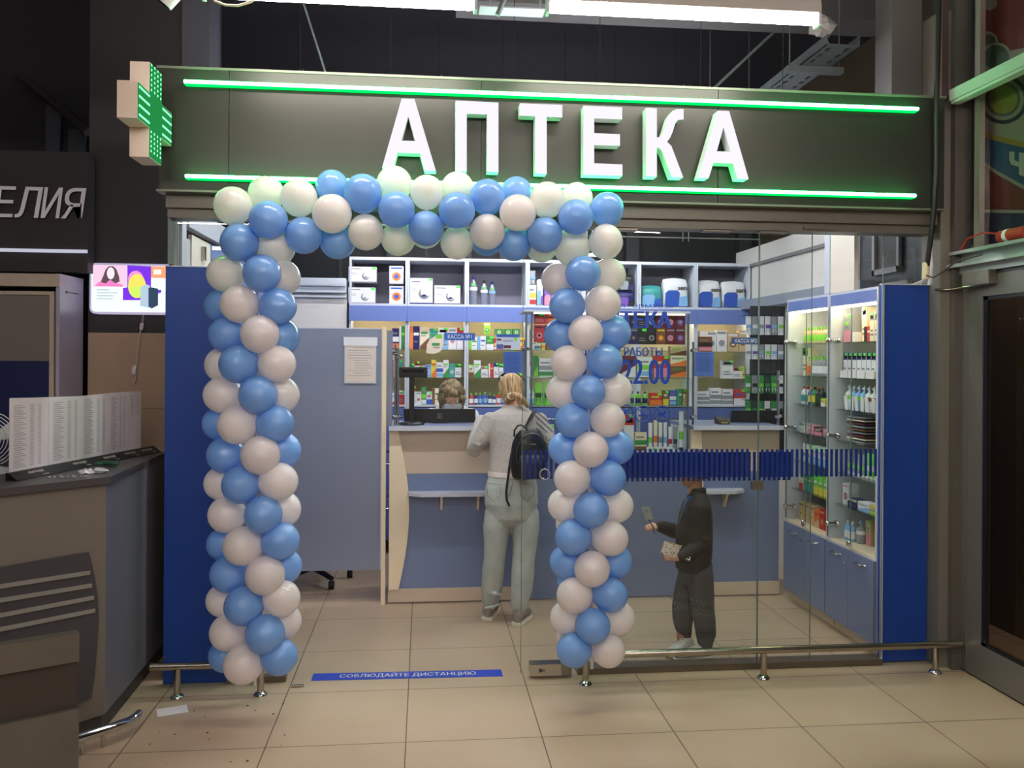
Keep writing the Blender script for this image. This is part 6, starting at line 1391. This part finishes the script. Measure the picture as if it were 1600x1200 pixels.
def shoe(parent, heel, direc, L, wd, m_up, m_sole, h=0.085):
    d = Vector((direc[0], direc[1], 0)).normalized(); s = Vector((d.y, -d.x, 0)); hp = Vector((heel[0], heel[1], 0)); z = Vector((0,0,1))
    mb = MB(); st = []
    for f_, w_, t_, b_ in ((0.0,0.30,0.030,0.0),(0.03,0.40,0.030,0.0),(0.2,0.43,0.026,0.0),(0.45,0.40,0.024,0.0),(0.72,0.50,0.022,0.0),(0.9,0.42,0.024,0.004),(1.0,0.2,0.024,0.010)):
        p = hp+d*L*f_; st.append((p, w_*wd, t_, b_))
    vs = []; n = len(st)
    for p, w_, t_, b_ in st: vs += [p-s*w_+z*b_, p+s*w_+z*b_, p+s*w_+z*t_, p-s*w_+z*t_]
    fs = []
    for i in range(n-1):
        for j in range(4): j2 = (j+1) % 4; fs.append((i*4+j, (i+1)*4+j, (i+1)*4+j2, i*4+j2))
    mb.add(vs, fs, 0); mb.add(vs[:4], [(0,1,2,3)], 0); mb.add(vs[-4:], [(3,2,1,0)], 0)
    so = remeshed(mb, 'sole', m_sole, 0.006, parent, None, 3)
    mb = MB(); up = []
    for f_, w_, hh in ((-0.0,0.22,0.55),(0.04,0.34,0.85),(0.18,0.38,1.0),(0.34,0.36,0.95),(0.5,0.37,0.72),(0.7,0.44,0.48),(0.88,0.38,0.36),(0.98,0.18,0.25)):
        p = hp+d*L*f_+z*(0.024+h*hh*0.5); up.append((p, w_*wd, h*hh*0.5, s, z))
    mb.loft(up, 0, 16); sh = remeshed(mb, 'shoe', m_up, 0.006, parent, None, 4)
    mb = MB()
    for k in range(4):
        p = hp+d*L*(0.42+0.075*k)+z*(0.024+h*(0.86-0.14*k)); mb.tube([p-s*0.2*wd,p+z*0.004,p+s*0.2*wd], 0.003, 0, 6)
    objs('lace', mb, mat('lace_pale', (190,186,182), 0.7), sh)
    return sh

# ---- woman at the left counter, seen from behind
YW = 5.45; g = W3(790,974,5.44)
t = thing('person', 'woman seen from behind in grey knit jacket and pale jeans at the left counter', 'person', (g.x, 5.45, 0))
X_ = lambda px, Y=YW, py=700: P(px, py, Y=Y).x
Z_ = lambda py, Y=YW, px=800: P(px, py, Y=Y).z
UX = (1,0,0); UY = (0,1,0)
mb = MB()
def tor(px, py, Y, a, b): p = P(px, py, Y=Y); return (p, a, b, (1,0,0), (0,1,0))
mb.loft([tor(799,812,5.46,.09,.06),tor(799,790,5.47,.13,.09),tor(799,760,5.48,.135,.095),tor(800,730,5.49,.125,.09),tor(801,700,5.51,.128,.095),tor(803,668,5.54,.15,.10),tor(803,648,5.56,.155,.08),tor(803,640,5.57,.09,.06)], 0, 20)
hc = P(799,611,Y=5.65); hf = Vector((0.0,0.93,-0.36)); hu = Vector((0,0.36,0.93))
lim(mb, [(P(802,648,Y=5.57),0.056),(P(801,632,Y=5.60),0.052),(P(800,620,Y=5.63),0.055)])
head(mb, hc, hf, hu, 0.93)
LS, LE, LW = P(768,656,Y=5.55), P(741,703,Y=5.50), Vector((X_(752,5.75),5.79,1.262))
RS, RE, RW = P(840,656,Y=5.55), P(862,700,Y=5.50), Vector((X_(845,5.75),5.79,1.262))
for S_, E_, W_ in ((LS,LE,LW),(RS,RE,RW)): lim(mb, [(S_,0.038),(S_.lerp(E_,0.5),0.034),(E_,0.026),(E_.lerp(W_,0.5),0.026),(W_,0.022)])
hand(mb, LW+Vector((0.005,0.02,0.0)), (0.25,1,-0.12), (0,0.1,1), 1, 0.35, 0.92); hand(mb, RW+Vector((-0.005,0.02,0.0)), (-0.25,1,-0.12), (0,0.1,1), -1, 0.35, 0.92)
LL = [(P(780,805,Y=5.46),0.066),(P(775,835,Y=5.46),0.062),(P(773,870,Y=5.45),0.05),(P(769,905,Y=5.48),0.054),(P(765,938,Y=5.50),0.038),(P(766,950,Y=5.49),0.034)]
RL = [(P(818,805,Y=5.46),0.066),(P(820,835,Y=5.44),0.062),(P(818,872,Y=5.41),0.05),(P(815,912,Y=5.39),0.054),(P(811,946,Y=5.38),0.038),(P(811,958,Y=5.37),0.034)]
lim(mb, LL); lim(mb, RL)
body = remeshed(mb, 'body', SKIN, 0.0055, t, None, 2)
eyes(t, hc, hf, hu, 0.93)
JEANS = mat('pale_jeans', (168, 174, 170), 0.8, noise=0.10, nscale=14, bump=0.25)
mb = MB()
mb.loft([tor(799,822,5.46,.10,.06),tor(799,808,5.455,.145,.115),tor(799,785,5.45,.172,.130),tor(799,760,5.46,.168,.125),tor(800,738,5.47,.145,.11),tor(800,730,5.475,.138,.10)], 0, 24)
lim(mb, [(P(779,800,Y=5.46),0.088),(P(776,825,Y=5.455),0.088),(P(775,850,Y=5.45),0.076),(P(773,872,Y=5.45),0.070),(P(771,890,Y=5.46),0.073),(P(769,915,Y=5.48),0.070),(P(767,932,Y=5.50),0.060),(P(766,939,Y=5.505),0.057)], 18)
lim(mb, [(P(820,800,Y=5.46),0.090),(P(821,825,Y=5.45),0.091),(P(820,850,Y=5.43),0.079),(P(818,875,Y=5.41),0.072),(P(817,893,Y=5.40),0.074),(P(815,920,Y=5.39),0.070),(P(812,940,Y=5.38),0.059),(P(811,948,Y=5.38),0.056)], 18)
rg = random.Random(11)
for cx_, sgn in ((769,-1),(815,1)):
    for k in range(4):
        c_ = P(cx_+rg.uniform(-6,6), (878,900,925,945)[k]+(4 if sgn > 0 else 0), Y=5.41 if sgn > 0 else 5.46); mb.tube([c_+Vector((-0.05,-0.03,0.012*(-1)**k)),c_+Vector((0,-0.052,0)),c_+Vector((0.045,-0.035,-0.014*(-1)**k))], [0.008,0.014,0.007], 0, 8)
jn = remeshed(mb, 'jeans', JEANS, 0.0065, t, None, 4)
for px0, px1 in ((760,783),(812,834)):
    mb = MB(); q = [(px0,755),(px1,757),(px1-1,774),((px0+px1)/2,783),(px0+2,774)]
    def sy(p): return 5.33-0.0 + (abs(p-797)/45.0)**2*0.03
    pts = [P(x, y, Y=sy(x)-0.006) for x, y in q]; mb.tube(pts+[pts[0]], 0.0022, 0, 6); obj('back_pocket_seam', mb, mat('seam', (150,140,112), 0.8), jn)
KNIT = mat('grey_knit', (176, 170, 162), 0.9, noise=0.07, nscale=60, bump=0.5); KS = mat('dark_knit_stripe', (96,92,90), 0.9); HEM = mat('hem_white', (214,208,200), 0.8)
mb = MB()
mb.loft([tor(800,744,5.47,.158,.122),tor(800,738,5.47,.156,.122),tor(801,718,5.48,.150,.118),tor(802,695,5.50,.152,.118),tor(803,672,5.53,.168,.122),tor(803,655,5.55,.172,.112),tor(803,646,5.56,.150,.095),tor(803,638,5.575,.085,.075),tor(802,633,5.58,.068,.066)], 0, 26)
for S_, E_, W_ in ((LS,LE,LW),(RS,RE,RW)):
    lim(mb, [(S_,0.062),(S_.lerp(E_,0.35),0.059),(S_.lerp(E_,0.75),0.055),(E_,0.052),(E_.lerp(W_,0.35),0.052),(E_.lerp(W_,0.75),0.044),(W_,0.037)], 18)
    for k in (0.35,0.55,0.8): c_ = S_.lerp(E_, k); mb.tube([c_+Vector((-0.045,-0.02,0.012)),c_+Vector((0,-0.056,-0.004)),c_+Vector((0.04,-0.02,0.01))], [0.006,0.011,0.006], 0, 8)
def jm(c, n):
    if c.z < Z_(737,5.47)+0.006 and c.z < 1.0: return 2
    q = c-RS
    if q.x > -0.02 and -0.10 < q.z < 0.075 and c.z > 1.2 and (math.sin((q.z+q.x*0.9)*170) > 0.35): return 1
    return 0
remeshed(mb, 'jacket', [KNIT, KS, HEM], 0.0055, t, jm, 4)
HAIR = mat('dark_blond_hair', (176, 144, 104), 0.55, noise=0.25, nscale=45)
def hairm(nm, rgb):
    m = mat(nm, rgb, 0.5); nt = m.node_tree; b = nt.nodes['Principled BSDF']
    tc = nt.nodes.new('ShaderNodeTexCoord'); mp = nt.nodes.new('ShaderNodeMapping'); mp.inputs['Scale'].default_value = (70, 12, 9)
    n = nt.nodes.new('ShaderNodeTexNoise'); n.inputs['Scale'].default_value = 1.6; n.inputs['Detail'].default_value = 3
    cr = nt.nodes.new('ShaderNodeValToRGB'); c = lin(rgb); cr.color_ramp.elements[0].position = 0.35; cr.color_ramp.elements[1].position = 0.68
    cr.color_ramp.elements[0].color = (c[0]*0.35, c[1]*0.32, c[2]*0.28, 1); cr.color_ramp.elements[1].color = (min(1,c[0]*1.35), min(1,c[1]*1.3), min(1,c[2]*1.2), 1)
    nt.links.new(tc.outputs['Object'], mp.inputs[0]); nt.links.new(mp.outputs[0], n.inputs['Vector']); nt.links.new(n.outputs['Fac'], cr.inputs[0]); nt.links.new(cr.outputs[0], b.inputs['Base Color'])
    bp = nt.nodes.new('ShaderNodeBump'); bp.inputs['Strength'].default_value = 0.5; bp.inputs['Distance'].default_value = 0.01; nt.links.new(n.outputs['Fac'], bp.inputs['Height']); nt.links.new(bp.outputs[0], b.inputs['Normal'])
    return m
BLOND = hairm('blond_hair', (186, 156, 116))
mb = MB(); sd = hf.normalized().cross(hu)
st = []
for z, a, b, o in ((-0.085,0.045,0.035,-0.045),(-0.06,0.068,0.060,-0.032),(-0.02,0.080,0.080,-0.018),(0.02,0.086,0.092,-0.010),(0.06,0.084,0.094,-0.006),(0.09,0.068,0.080,-0.006),(0.112,0.045,0.056,-0.006),(0.124,0.014,0.02,-0.006)):
    st.append((hc+hu*z*0.95+hf.normalized()*o, a, b, sd, hf.normalized()))
mb.loft(st, 0, 24)
pt = [P(798,621,Y=5.535),P(803,617,Y=5.515),P(810,618,Y=5.50),P(817,624,Y=5.495),P(822,632,Y=5.495),P(825,637,Y=5.50)]
lim(mb, [(pt[0],0.026),(pt[1],0.022),(pt[2],0.020),(pt[3],0.021),(pt[4],0.016),(pt[5],0.007)], 10)
lim(mb, [(P(806,620,Y=5.51),0.012),(P(811,628,Y=5.495),0.015),(P(813,636,Y=5.495),0.006)], 8); lim(mb, [(P(795,622,Y=5.53),0.022),(P(790,627,Y=5.545),0.016)], 8)
remeshed(mb, 'hair', BLOND, 0.005, t, None, 3)
mb = MB(); mb.tube([P(799,619,Y=5.515)+Vector((0.024*math.cos(k*PI/6),0,0.018*math.sin(k*PI/6))) for k in range(12)], 0.005, 0, 8, closed=True); obj('hair_tie', mb, CREAM, t)
def xz(px, py, Y): return P(px, py, Y=Y)
mb = MB()
for k in (-1, 1): mb.sphere(hc+hu*0.122+hf.normalized()*0.028+sd*0.034*k, 0.030, 0, 12, 8, (1,0.6,0.5))
mb.tube([hc+hu*0.118+hf.normalized()*0.03-sd*0.065,hc+hu*0.138+hf.normalized()*0.03,hc+hu*0.118+hf.normalized()*0.03+sd*0.065], 0.004, 0, 6)
for k in (-1, 1): mb.tube([hc+hu*0.118+hf.normalized()*0.03+sd*0.066*k,hc+hu*0.085+sd*0.086*k,hc+hu*0.05-hf.normalized()*0.05+sd*0.089*k], 0.0035, 0, 6)
o = obj('sunglasses', mb, mat('sunglass_black', (16,16,18), 0.1)); tag(o, 'black sunglasses pushed up on the blond hair of the woman', 'glasses')
SHG = mat('sneaker_grey', (140,130,124), 0.7, noise=0.1, nscale=30); SOLE = mat('sole_cream', (214,204,188), 0.6)
a = P(758,971,Z=0); shoe(t, (a.x+0.01, 5.455), (0.28,1), 0.255, 0.10, SHG, SOLE, 0.11)
a = P(806,980,Z=0); shoe(t, (a.x+0.005, 5.325), (0.42,1), 0.255, 0.10, SHG, SOLE, 0.11)
# backpack
LEA = mat('black_leather', (24,24,26), 0.32, bump=0.15, nscale=40)
bc = P(827,705,Y=5.29)
t2 = thing('backpack', 'small black leather backpack on the right shoulder of the woman', 'backpack', (bc.x,5.29,bc.z-0.17))
mb = MB(); st = []
for z, a, b in ((-0.172,0.085,0.035),(-0.16,0.105,0.055),(-0.10,0.118,0.062),(-0.02,0.116,0.060),(0.05,0.108,0.055),(0.10,0.088,0.048),(0.13,0.060,0.036),(0.143,0.025,0.018)):
    st.append(((bc.x,5.29,bc.z+z), a, b, (1,0,0), (0,1,0)))
mb.loft(st, 0, 28); bg = remeshed(mb, 'bag', LEA, 0.005, t2, None, 3)
mb = MB(); mb.tube([(bc.x+0.012+0.098*math.cos(q*PI/16),5.29-0.050-0.006*math.sin(q*PI/16),bc.z-0.02+0.135*math.sin(q*PI/16)) for q in range(-2,19)], 0.004, 0, 6); obj('zip', mb, mat('zip_metal', (90,88,84), 0.3, 0.8), bg)
mb = MB(); mb.loft([((bc.x+0.01,5.24,bc.z-0.15),0.07,0.01,(1,0,0),(0,1,0)),((bc.x+0.01,5.226,bc.z-0.11),0.085,0.018,(1,0,0),(0,1,0)),((bc.x+0.01,5.228,bc.z-0.04),0.082,0.014,(1,0,0),(0,1,0)),((bc.x+0.01,5.236,bc.z-0.02),0.07,0.008,(1,0,0),(0,1,0))], 0, 18); obj('front_pocket', mb, LEA, bg)
mb = MB(); text_on(mb, 'VOVO', (bc.x+0.0,5.2315,bc.z+0.045), (0.034,0,0), (0,0.0,0.008)); obj('badge', mb, mat('badge_pale', (190,188,184), 0.3, 0.4), bg)
hp = [P(x,y,Y=5.262) for x, y in ((803,682),(804,672),(809,665),(815,664),(822,669),(827,678))]
mb = MB(); mb.tube(hp, 0.006, 0, 8); obj('top_handle', mb, LEA, t2)
mb = MB(); sp = [P(x,y,Y=Y) for x, y, Y in ((818,680,5.33),(824,665,5.375),(830,652,5.415),(835,642,5.47),(838,640,5.53))]
mb.loft([(p, 0.019, 0.005, (0.9,0,0.35), (0.1,-1,0.1)) for p in sp], 0, 12); obj('shoulder_strap', mb, LEA, t2)
mb = MB(); sp = [P(x,y,Y=Y) for x, y, Y in ((801,700,5.30),(797,722,5.315),(794,745,5.325),(791,768,5.312),(792,782,5.31),(796,791,5.308))]
mb.loft([(p, 0.0075, 0.003, (1,0,0.1), (0,1,0)) for p in sp], 0, 10); obj('hanging_strap', mb, LEA, t2)
mb = MB(); sp = [P(x,y,Y=Y) for x, y, Y in ((812,735,5.27),(803,742,5.30),(801,756,5.312),(796,775,5.31))]
mb.tube(sp, 0.0025, 0, 6); obj('cord', mb, mat('strap_grey', (120,116,110), 0.7), t2)

# ---- pharmacist behind the left counter, head bowed
YPH = 6.72; hc = P(706,619,Y=YPH)
t = thing('person', 'pharmacist with curly hair, face mask and white coat behind the left counter', 'person', (hc.x, 6.95, 0))
hf = Vector((0.03,-0.90,-0.43)); hu = Vector((0,-0.43,0.90)); hx = hc.x
mb = MB(); head(mb, hc, hf, hu, 1.0)
def st_(dx, y, z, a, b): return ((hx+dx, y, z), a, b, (1,0,0), (0,1,0))
mb.loft([st_(0,7.0,0.80,.15,.10),st_(0,6.99,0.95,.14,.10),st_(0,6.94,1.10,.15,.11),st_(0,6.88,1.22,.155,.10),st_(0,6.84,1.28,.10,.07)], 0, 20)
lim(mb, [((hx,6.85,1.26),0.055),((hx,6.80,1.31),0.054),((hx,6.76,1.35),0.055)])
for k in (-1, 1):
    lim(mb, [((hx+0.09*k,7.0,0.84),0.085),((hx+0.09*k,6.98,0.5),0.06),((hx+0.09*k,7.0,0.09),0.042)])
    S_, E_, W_ = Vector((hx+0.155*k,6.86,1.22)), Vector((hx+0.215*k,6.80,1.03)), Vector((hx+0.10*k,6.62,1.03))
    lim(mb, [(S_,0.045),(E_,0.037),(W_,0.026)]); hand(mb, W_, (-0.3*k,-1,0.0), (0,0,1), -k, 0.4, 0.92)
remeshed(mb, 'body', SKIN, 0.006, t, None, 2)
COAT = mat('white_coat', (214,218,226), 0.8, noise=0.03, nscale=12)
mb = MB(); mb.loft([st_(0,7.0,0.50,.20,.16),st_(0,7.0,0.80,.175,.13),st_(0,6.98,0.98,.165,.125),st_(0,6.93,1.12,.175,.130),st_(0,6.88,1.23,.180,.115),st_(0,6.85,1.285,.12,.085),st_(0,6.83,1.31,.07,.065)], 0, 24)
for k in (-1, 1):
    S_, E_, W_ = Vector((hx+0.155*k,6.86,1.225)), Vector((hx+0.215*k,6.80,1.03)), Vector((hx+0.11*k,6.64,1.03)); lim(mb, [(S_,0.064),(S_.lerp(E_,.5),0.06),(E_,0.054),(E_.lerp(W_,0.6),0.046),(W_,0.04)], 16)
    mb.tube([(hx+0.06*k,6.79,1.29),(hx+0.09*k,6.755,1.25),(hx+0.05*k,6.75,1.16)], [0.012,0.02,0.008], 0, 8)
remeshed(mb, 'coat', COAT, 0.0065, t, None, 4)
mb = MB()
for k in (-1, 1):
    lim(mb, [((hx+0.09*k,7.0,0.55),0.085),((hx+0.09*k,6.98,0.45),0.075),((hx+0.09*k,7.0,0.10),0.055)], 14)
remeshed(mb, 'trousers', mat('coat_trousers', (90,96,116), 0.8), 0.009, t, None, 3)
for k in (-1, 1): shoe(t, (hx+0.09*k, 7.05), (0.1*k,-1), 0.24, 0.09, WHITE, SOLE)
HB = mat('ash_blond_hair', (146, 126, 92), 0.6); HBm = hairm('curly_ash_hair', (150, 130, 96))
mb = MB(); f = hf.normalized(); u = hu.normalized(); sd = f.cross(u); rg = random.Random(4)
for k in range(230):
    th = rg.uniform(0, 2*PI); ph = math.acos(rg.uniform(-0.55, 1)); dv = sd*math.sin(ph)*math.cos(th)+f*math.sin(ph)*math.sin(th)+u*math.cos(ph)
    if dv.dot(f) > 0.35 and dv.dot(u) < 0.50 and abs(dv.dot(sd)) < 0.74: continue
    mb.sphere(hc+sd*dv.dot(sd)*0.090+f*dv.dot(f)*0.100+u*dv.dot(u)*0.112-f*0.008, rg.uniform(0.017,0.027), 0, 8, 6)
mb.sphere(hc-f*0.024+u*0.020, 0.091, 0, 18, 12, (1,1,1)); mb.sphere(hc+f*0.012+u*0.042, 0.078, 0, 18, 12, (1,1,1))
for k in (-1, 1):
    for z in (-0.03,-0.055,-0.08,-0.10): mb.sphere(hc+sd*0.078*k+u*z+f*0.01, rg.uniform(0.018,0.024), 0, 8, 6)
remeshed(mb, 'hair', HBm, 0.005, t, lambda c, n: 0, 1)
eyes(t, hc, hf, hu, 1.0)
mb = MB(); st = []
for a in range(9):
    an = (a-4)/4.0*1.15; st.append((hc+f*(0.108*math.cos(an)-0.006)+sd*0.088*math.sin(an)-u*0.052, 0.036-0.010*abs(an), 0.005, u, f))
mb.loft(st, 0, 12); mk = obj('face_mask', mb, mat('mask_pale', (206,214,220), 0.7), t)
mb = MB()
for k in (-1, 1): mb.tube([hc+sd*0.078*k+f*0.035-u*0.03,hc+sd*0.082*k-f*0.01-u*0.005], 0.0018, 0, 6)
objs('ear_loop', mb, WHITE, mk)

# ---- boy facing left behind the glass
YK = 4.72; g = P(1084,1030,Z=0)
t = thing('person', 'boy in black jacket and dark grey joggers behind the glass, facing left', 'person', (g.x, YK, 0))
def K(px, py, Y=YK): return P(px, py, Y=Y)
hc = K(1083,730,4.74); hf = Vector((-1,0.02,-0.12)); hu = Vector((-0.12,0,1))
def kt(px, py, a, b, Y=YK): return (K(px, py, Y), a, b, (1,0,0), (0,1,0))
mb = MB()
mb.loft([kt(1086,905,.04,.05),kt(1086,885,.055,.07),kt(1086,865,.06,.085),kt(1084,835,.082,.105),kt(1085,805,.080,.115),kt(1087,788,.066,.11),kt(1087,777,.045,.07)], 0, 20)
lim(mb, [(K(1088,780),0.042),(K(1086,765,4.73),0.040),(K(1085,750,4.74),0.045)])
head(mb, hc, hf, hu, 0.90)
NS, NE, NW = K(1095,793,4.65), K(1100,850,4.62), K(1066,872,4.615)
FS, FE, FW = K(1080,790,4.83), K(1072,836,4.86), K(1032,822,4.80)
for S_, E_, W_ in ((NS,NE,NW),(FS,FE,FW)): lim(mb, [(S_,0.032),(S_.lerp(E_,.5),0.028),(E_,0.022),(W_,0.019)])
hand(mb, NW+Vector((-0.008,0,0.002)), (-1,0.1,0.12), (0.05,-0.7,0.7), 1, 0.75, 0.70)
hand(mb, FW+Vector((-0.008,0,0)), (-1,-0.05,-0.05), (0,-0.5,0.85), 1, 1.0, 0.66)
lim(mb, [(K(1090,890,4.69),0.05),(K(1096,945,4.66),0.042),(K(1102,985,4.65),0.042),(K(1101,1015,4.66),0.03)])
lim(mb, [(K(1080,890,4.77),0.05),(K(1067,945,4.78),0.042),(K(1067,975,4.79),0.042),(K(1066,1003,4.80),0.03)])
remeshed(mb, 'body', SKIN2, 0.0048, t, None, 2)
eyes(t, hc, hf, hu, 0.90)
BJ = mat('black_jacket', (20,20,22), 0.75, noise=0.15, nscale=10)
mb = MB()
mb.loft([kt(1083,889,.094,.13),kt(1083,878,.098,.132),kt(1084,858,.100,.132),kt(1085,830,.099,.132),kt(1087,803,.088,.132),kt(1089,786,.072,.122),kt(1090,775,.052,.088),kt(1090,768,.046,.060),kt(1091,762,.044,.054)], 0, 24)
for S_, E_, W_ in ((NS,NE,NW),(FS,FE,FW)):
    lim(mb, [(S_,0.056),(S_.lerp(E_,.4),0.056),(E_,0.050),(E_.lerp(W_,.5),0.044),(W_,0.036)], 16)
    for k in (0.5,0.85): c_ = S_.lerp(E_, k); mb.tube([c_+Vector((-0.04,-0.02,0.012)),c_+Vector((0.0,-0.05,0)),c_+Vector((0.045,-0.02,0.012))], [0.006,0.012,0.006], 0, 8)
remeshed(mb, 'jacket', BJ, 0.0055, t, None, 4)
mb = MB(); mb.tube([K(1073,778,4.655),K(1068,793,4.645),K(1063,808,4.65),K(1061,818,4.66)], [0.004,0.004,0.0035,0.003], 0, 8); obj('zip', mb, mat('zip_dull', (120,124,126), 0.4, 0.6), t)
mb = MB(); mb.loft([(K(1078,776,4.665),0.012,0.01,(1,0,0),(0,1,0)),(K(1071,787,4.655),0.014,0.014,(1,0,0.4),(0,1,0)),(K(1068,800,4.652),0.005,0.008,(1,0,0),(0,1,0))], 0, 12); obj('shirt', mb, mat('blue_shirt', (30,70,130), 0.8), t)
JG = mat('charcoal_joggers', (70,68,76), 0.85, noise=0.12, nscale=16); JP = mat('jogger_print', (96,112,104), 0.8)
mb = MB()
mb.loft([kt(1086,912,.075,.10),kt(1086,898,.092,.125),kt(1086,882,.094,.128),kt(1085,872,.088,.12)], 0, 20)
lim(mb, [(K(1094,895,4.65),0.072),(K(1096,925,4.645),0.070),(K(1098,950,4.645),0.064),(K(1101,972,4.65),0.061),(K(1103,992,4.655),0.056),(K(1102,1000,4.66),0.047),(K(1102,1008,4.66),0.041)], 18)
lim(mb, [(K(1080,895,4.78),0.072),(K(1072,925,4.78),0.069),(K(1067,948,4.78),0.062),(K(1067,965,4.785),0.060),(K(1068,980,4.79),0.050),(K(1070,988,4.795),0.040),(K(1070,994,4.80),0.036)], 18)
def jp(c, n):
    if n.y > -0.2: return 0
    z = c.z; s_ = math.sin(c.x*330)*math.sin(c.z*210)
    zz = Z_(958,4.6), Z_(943,4.6)
    for (pz, hw) in ((P(1063,931,Y=4.7).z,0.006),(P(1068,947,Y=4.7).z,0.012),(P(1089,946,Y=4.58).z,0.006),(P(1092,962,Y=4.58).z,0.012)):
        if abs(z-pz) < hw and s_ > 0.35: return 1
    return 0
remeshed(mb, 'joggers', [JG, JP], 0.0055, t, jp, 3)
mb = MB(); f = hf.normalized(); u = hu.normalized(); sd = f.cross(u); st = []
for z, a, b, o in ((-0.075,0.035,0.030,-0.052),(-0.05,0.055,0.050,-0.038),(-0.01,0.068,0.068,-0.026),(0.03,0.073,0.082,-0.012),(0.06,0.072,0.084,-0.006),(0.088,0.056,0.068,-0.004),(0.108,0.028,0.036,-0.004)):
    st.append((hc+u*z*0.95+f*o, a, b, sd, f))
mb.loft(st, 0, 22); remeshed(mb, 'hair', mat('dark_brown_hair', (58,44,36), 0.6, noise=0.2, nscale=60), 0.005, t, None, 2)
SHW = mat('sneaker_white', (206,204,198), 0.6)
a = P(1111,1032,Z=0); shoe(t, (a.x, 4.66), (-1,-0.02), 0.215, 0.085, SHW, SHW, 0.075)
a = P(1083,1022,Z=0); shoe(t, (K(1082,1000,4.79).x, 4.80), (-0.82,-0.45), 0.20, 0.08, SHW, SHW, 0.075)
mb = MB(); q = [K(1002,792,4.76),K(1014,791,4.76),K(1021.5,811,4.765),K(1009.5,814,4.765)]; mb.prism(q, (0,0.0012,0)); o = obj('banknote', mb, mat('note_pale', (170,172,160), 0.6)); tag(o, 'small pale slip of paper held up by the boy', 'paper')
mb = MB(); q = [K(1007,796,4.758),K(1012,795.5,4.758),K(1014,801,4.758),K(1009,802,4.758)]; mb.prism(q, (0,0.001,0)); obj('print', mb, PAPERLINE, o)
mb = MB(); mb.tube([K(1014,812,4.752),K(1020,822,4.752),K(1023,833,4.76)], 0.0035, 0, 8); o = obj('key_strap', mb, mat('strap_brown', (90,60,50), 0.6)); tag(o, 'thin dark strap dangling from the raised hand of the boy', 'strap')
def spots():
    m = mat('spotted_cloth', (226,214,206), 0.8); nt = m.node_tree; b = nt.nodes['Principled BSDF']; tc = nt.nodes.new('ShaderNodeTexCoord'); v = nt.nodes.new('ShaderNodeTexVoronoi'); v.inputs['Scale'].default_value = 75
    cr = nt.nodes.new('ShaderNodeValToRGB'); cr.color_ramp.interpolation = 'CONSTANT'; e = cr.color_ramp.elements; e[0].color = (*lin((120,66,40)),1); e[1].position = 0.33; e[1].color = (*lin((232,220,214)),1)
    x = e.new(0.2); x.color = (*lin((206,140,60)),1)
    nt.links.new(tc.outputs['Object'], v.inputs['Vector']); nt.links.new(v.outputs['Distance'], cr.inputs[0]); nt.links.new(cr.outputs[0], b.inputs['Base Color']); return m
pc_ = K(1049,862,4.59)
t = thing('spotted_pouch', 'small pale pouch with brown spots held in the lower hand of the boy', 'pouch', (pc_.x,4.59,pc_.z-0.05))
q = [K(1038,845,4.59),K(1066,853,4.59),K(1055,872,4.59),K(1032,864,4.59)]
mb = MB(); c_ = sum(q, Vector())/4; fr = [c_+(p-c_)*0.98 for p in q]
for yy in (-0.012, 0.012): mb.add([c_+Vector((0,yy,0))]+[p for p in q], [(0,1,2),(0,2,3),(0,3,4),(0,4,1)] if yy < 0 else [(0,2,1),(0,3,2),(0,4,3),(0,1,4)], 0, True)
pb_ = obj('pouch_body', mb, spots(), t)
mb = MB(); mb.tube([q[0]+Vector((0,-0.002,0)),q[1]+Vector((0,-0.002,0))], 0.002, 0, 6); obj('zip', mb, mat('zip_gold', (200,180,120), 0.3, 0.6), t)
mb = MB(); e = K(1077,875,4.575); mb.sphere(e, 0.008, 0, 8, 6); mb.sphere(e+Vector((-0.012,0,0.004)), 0.007, 0, 8, 6); mb.sphere(e+Vector((0.004,0,0.012)), 0.006, 0, 8, 6); objs('charm', mb, CHROME, t)

mb = MB(); rg = random.Random(21)
for k in range(26):
    x, y = rg.uniform(-1.5, -0.6), rg.uniform(3.45, 4.35)
    if x < -1.2 and y > 4.0: continue
    q = rg.uniform(0.003, 0.008); mb.sphere((x, y, q*0.3), q, 0, 6, 4, (1, 1, 0.3))
o = obj('floor_crumbs', mb, mat('crumbs', (96, 76, 60), 0.8)); tag(o, 'scattered dark crumbs on the floor by the kiosk and left rail', 'crumbs', None, 'stuff')
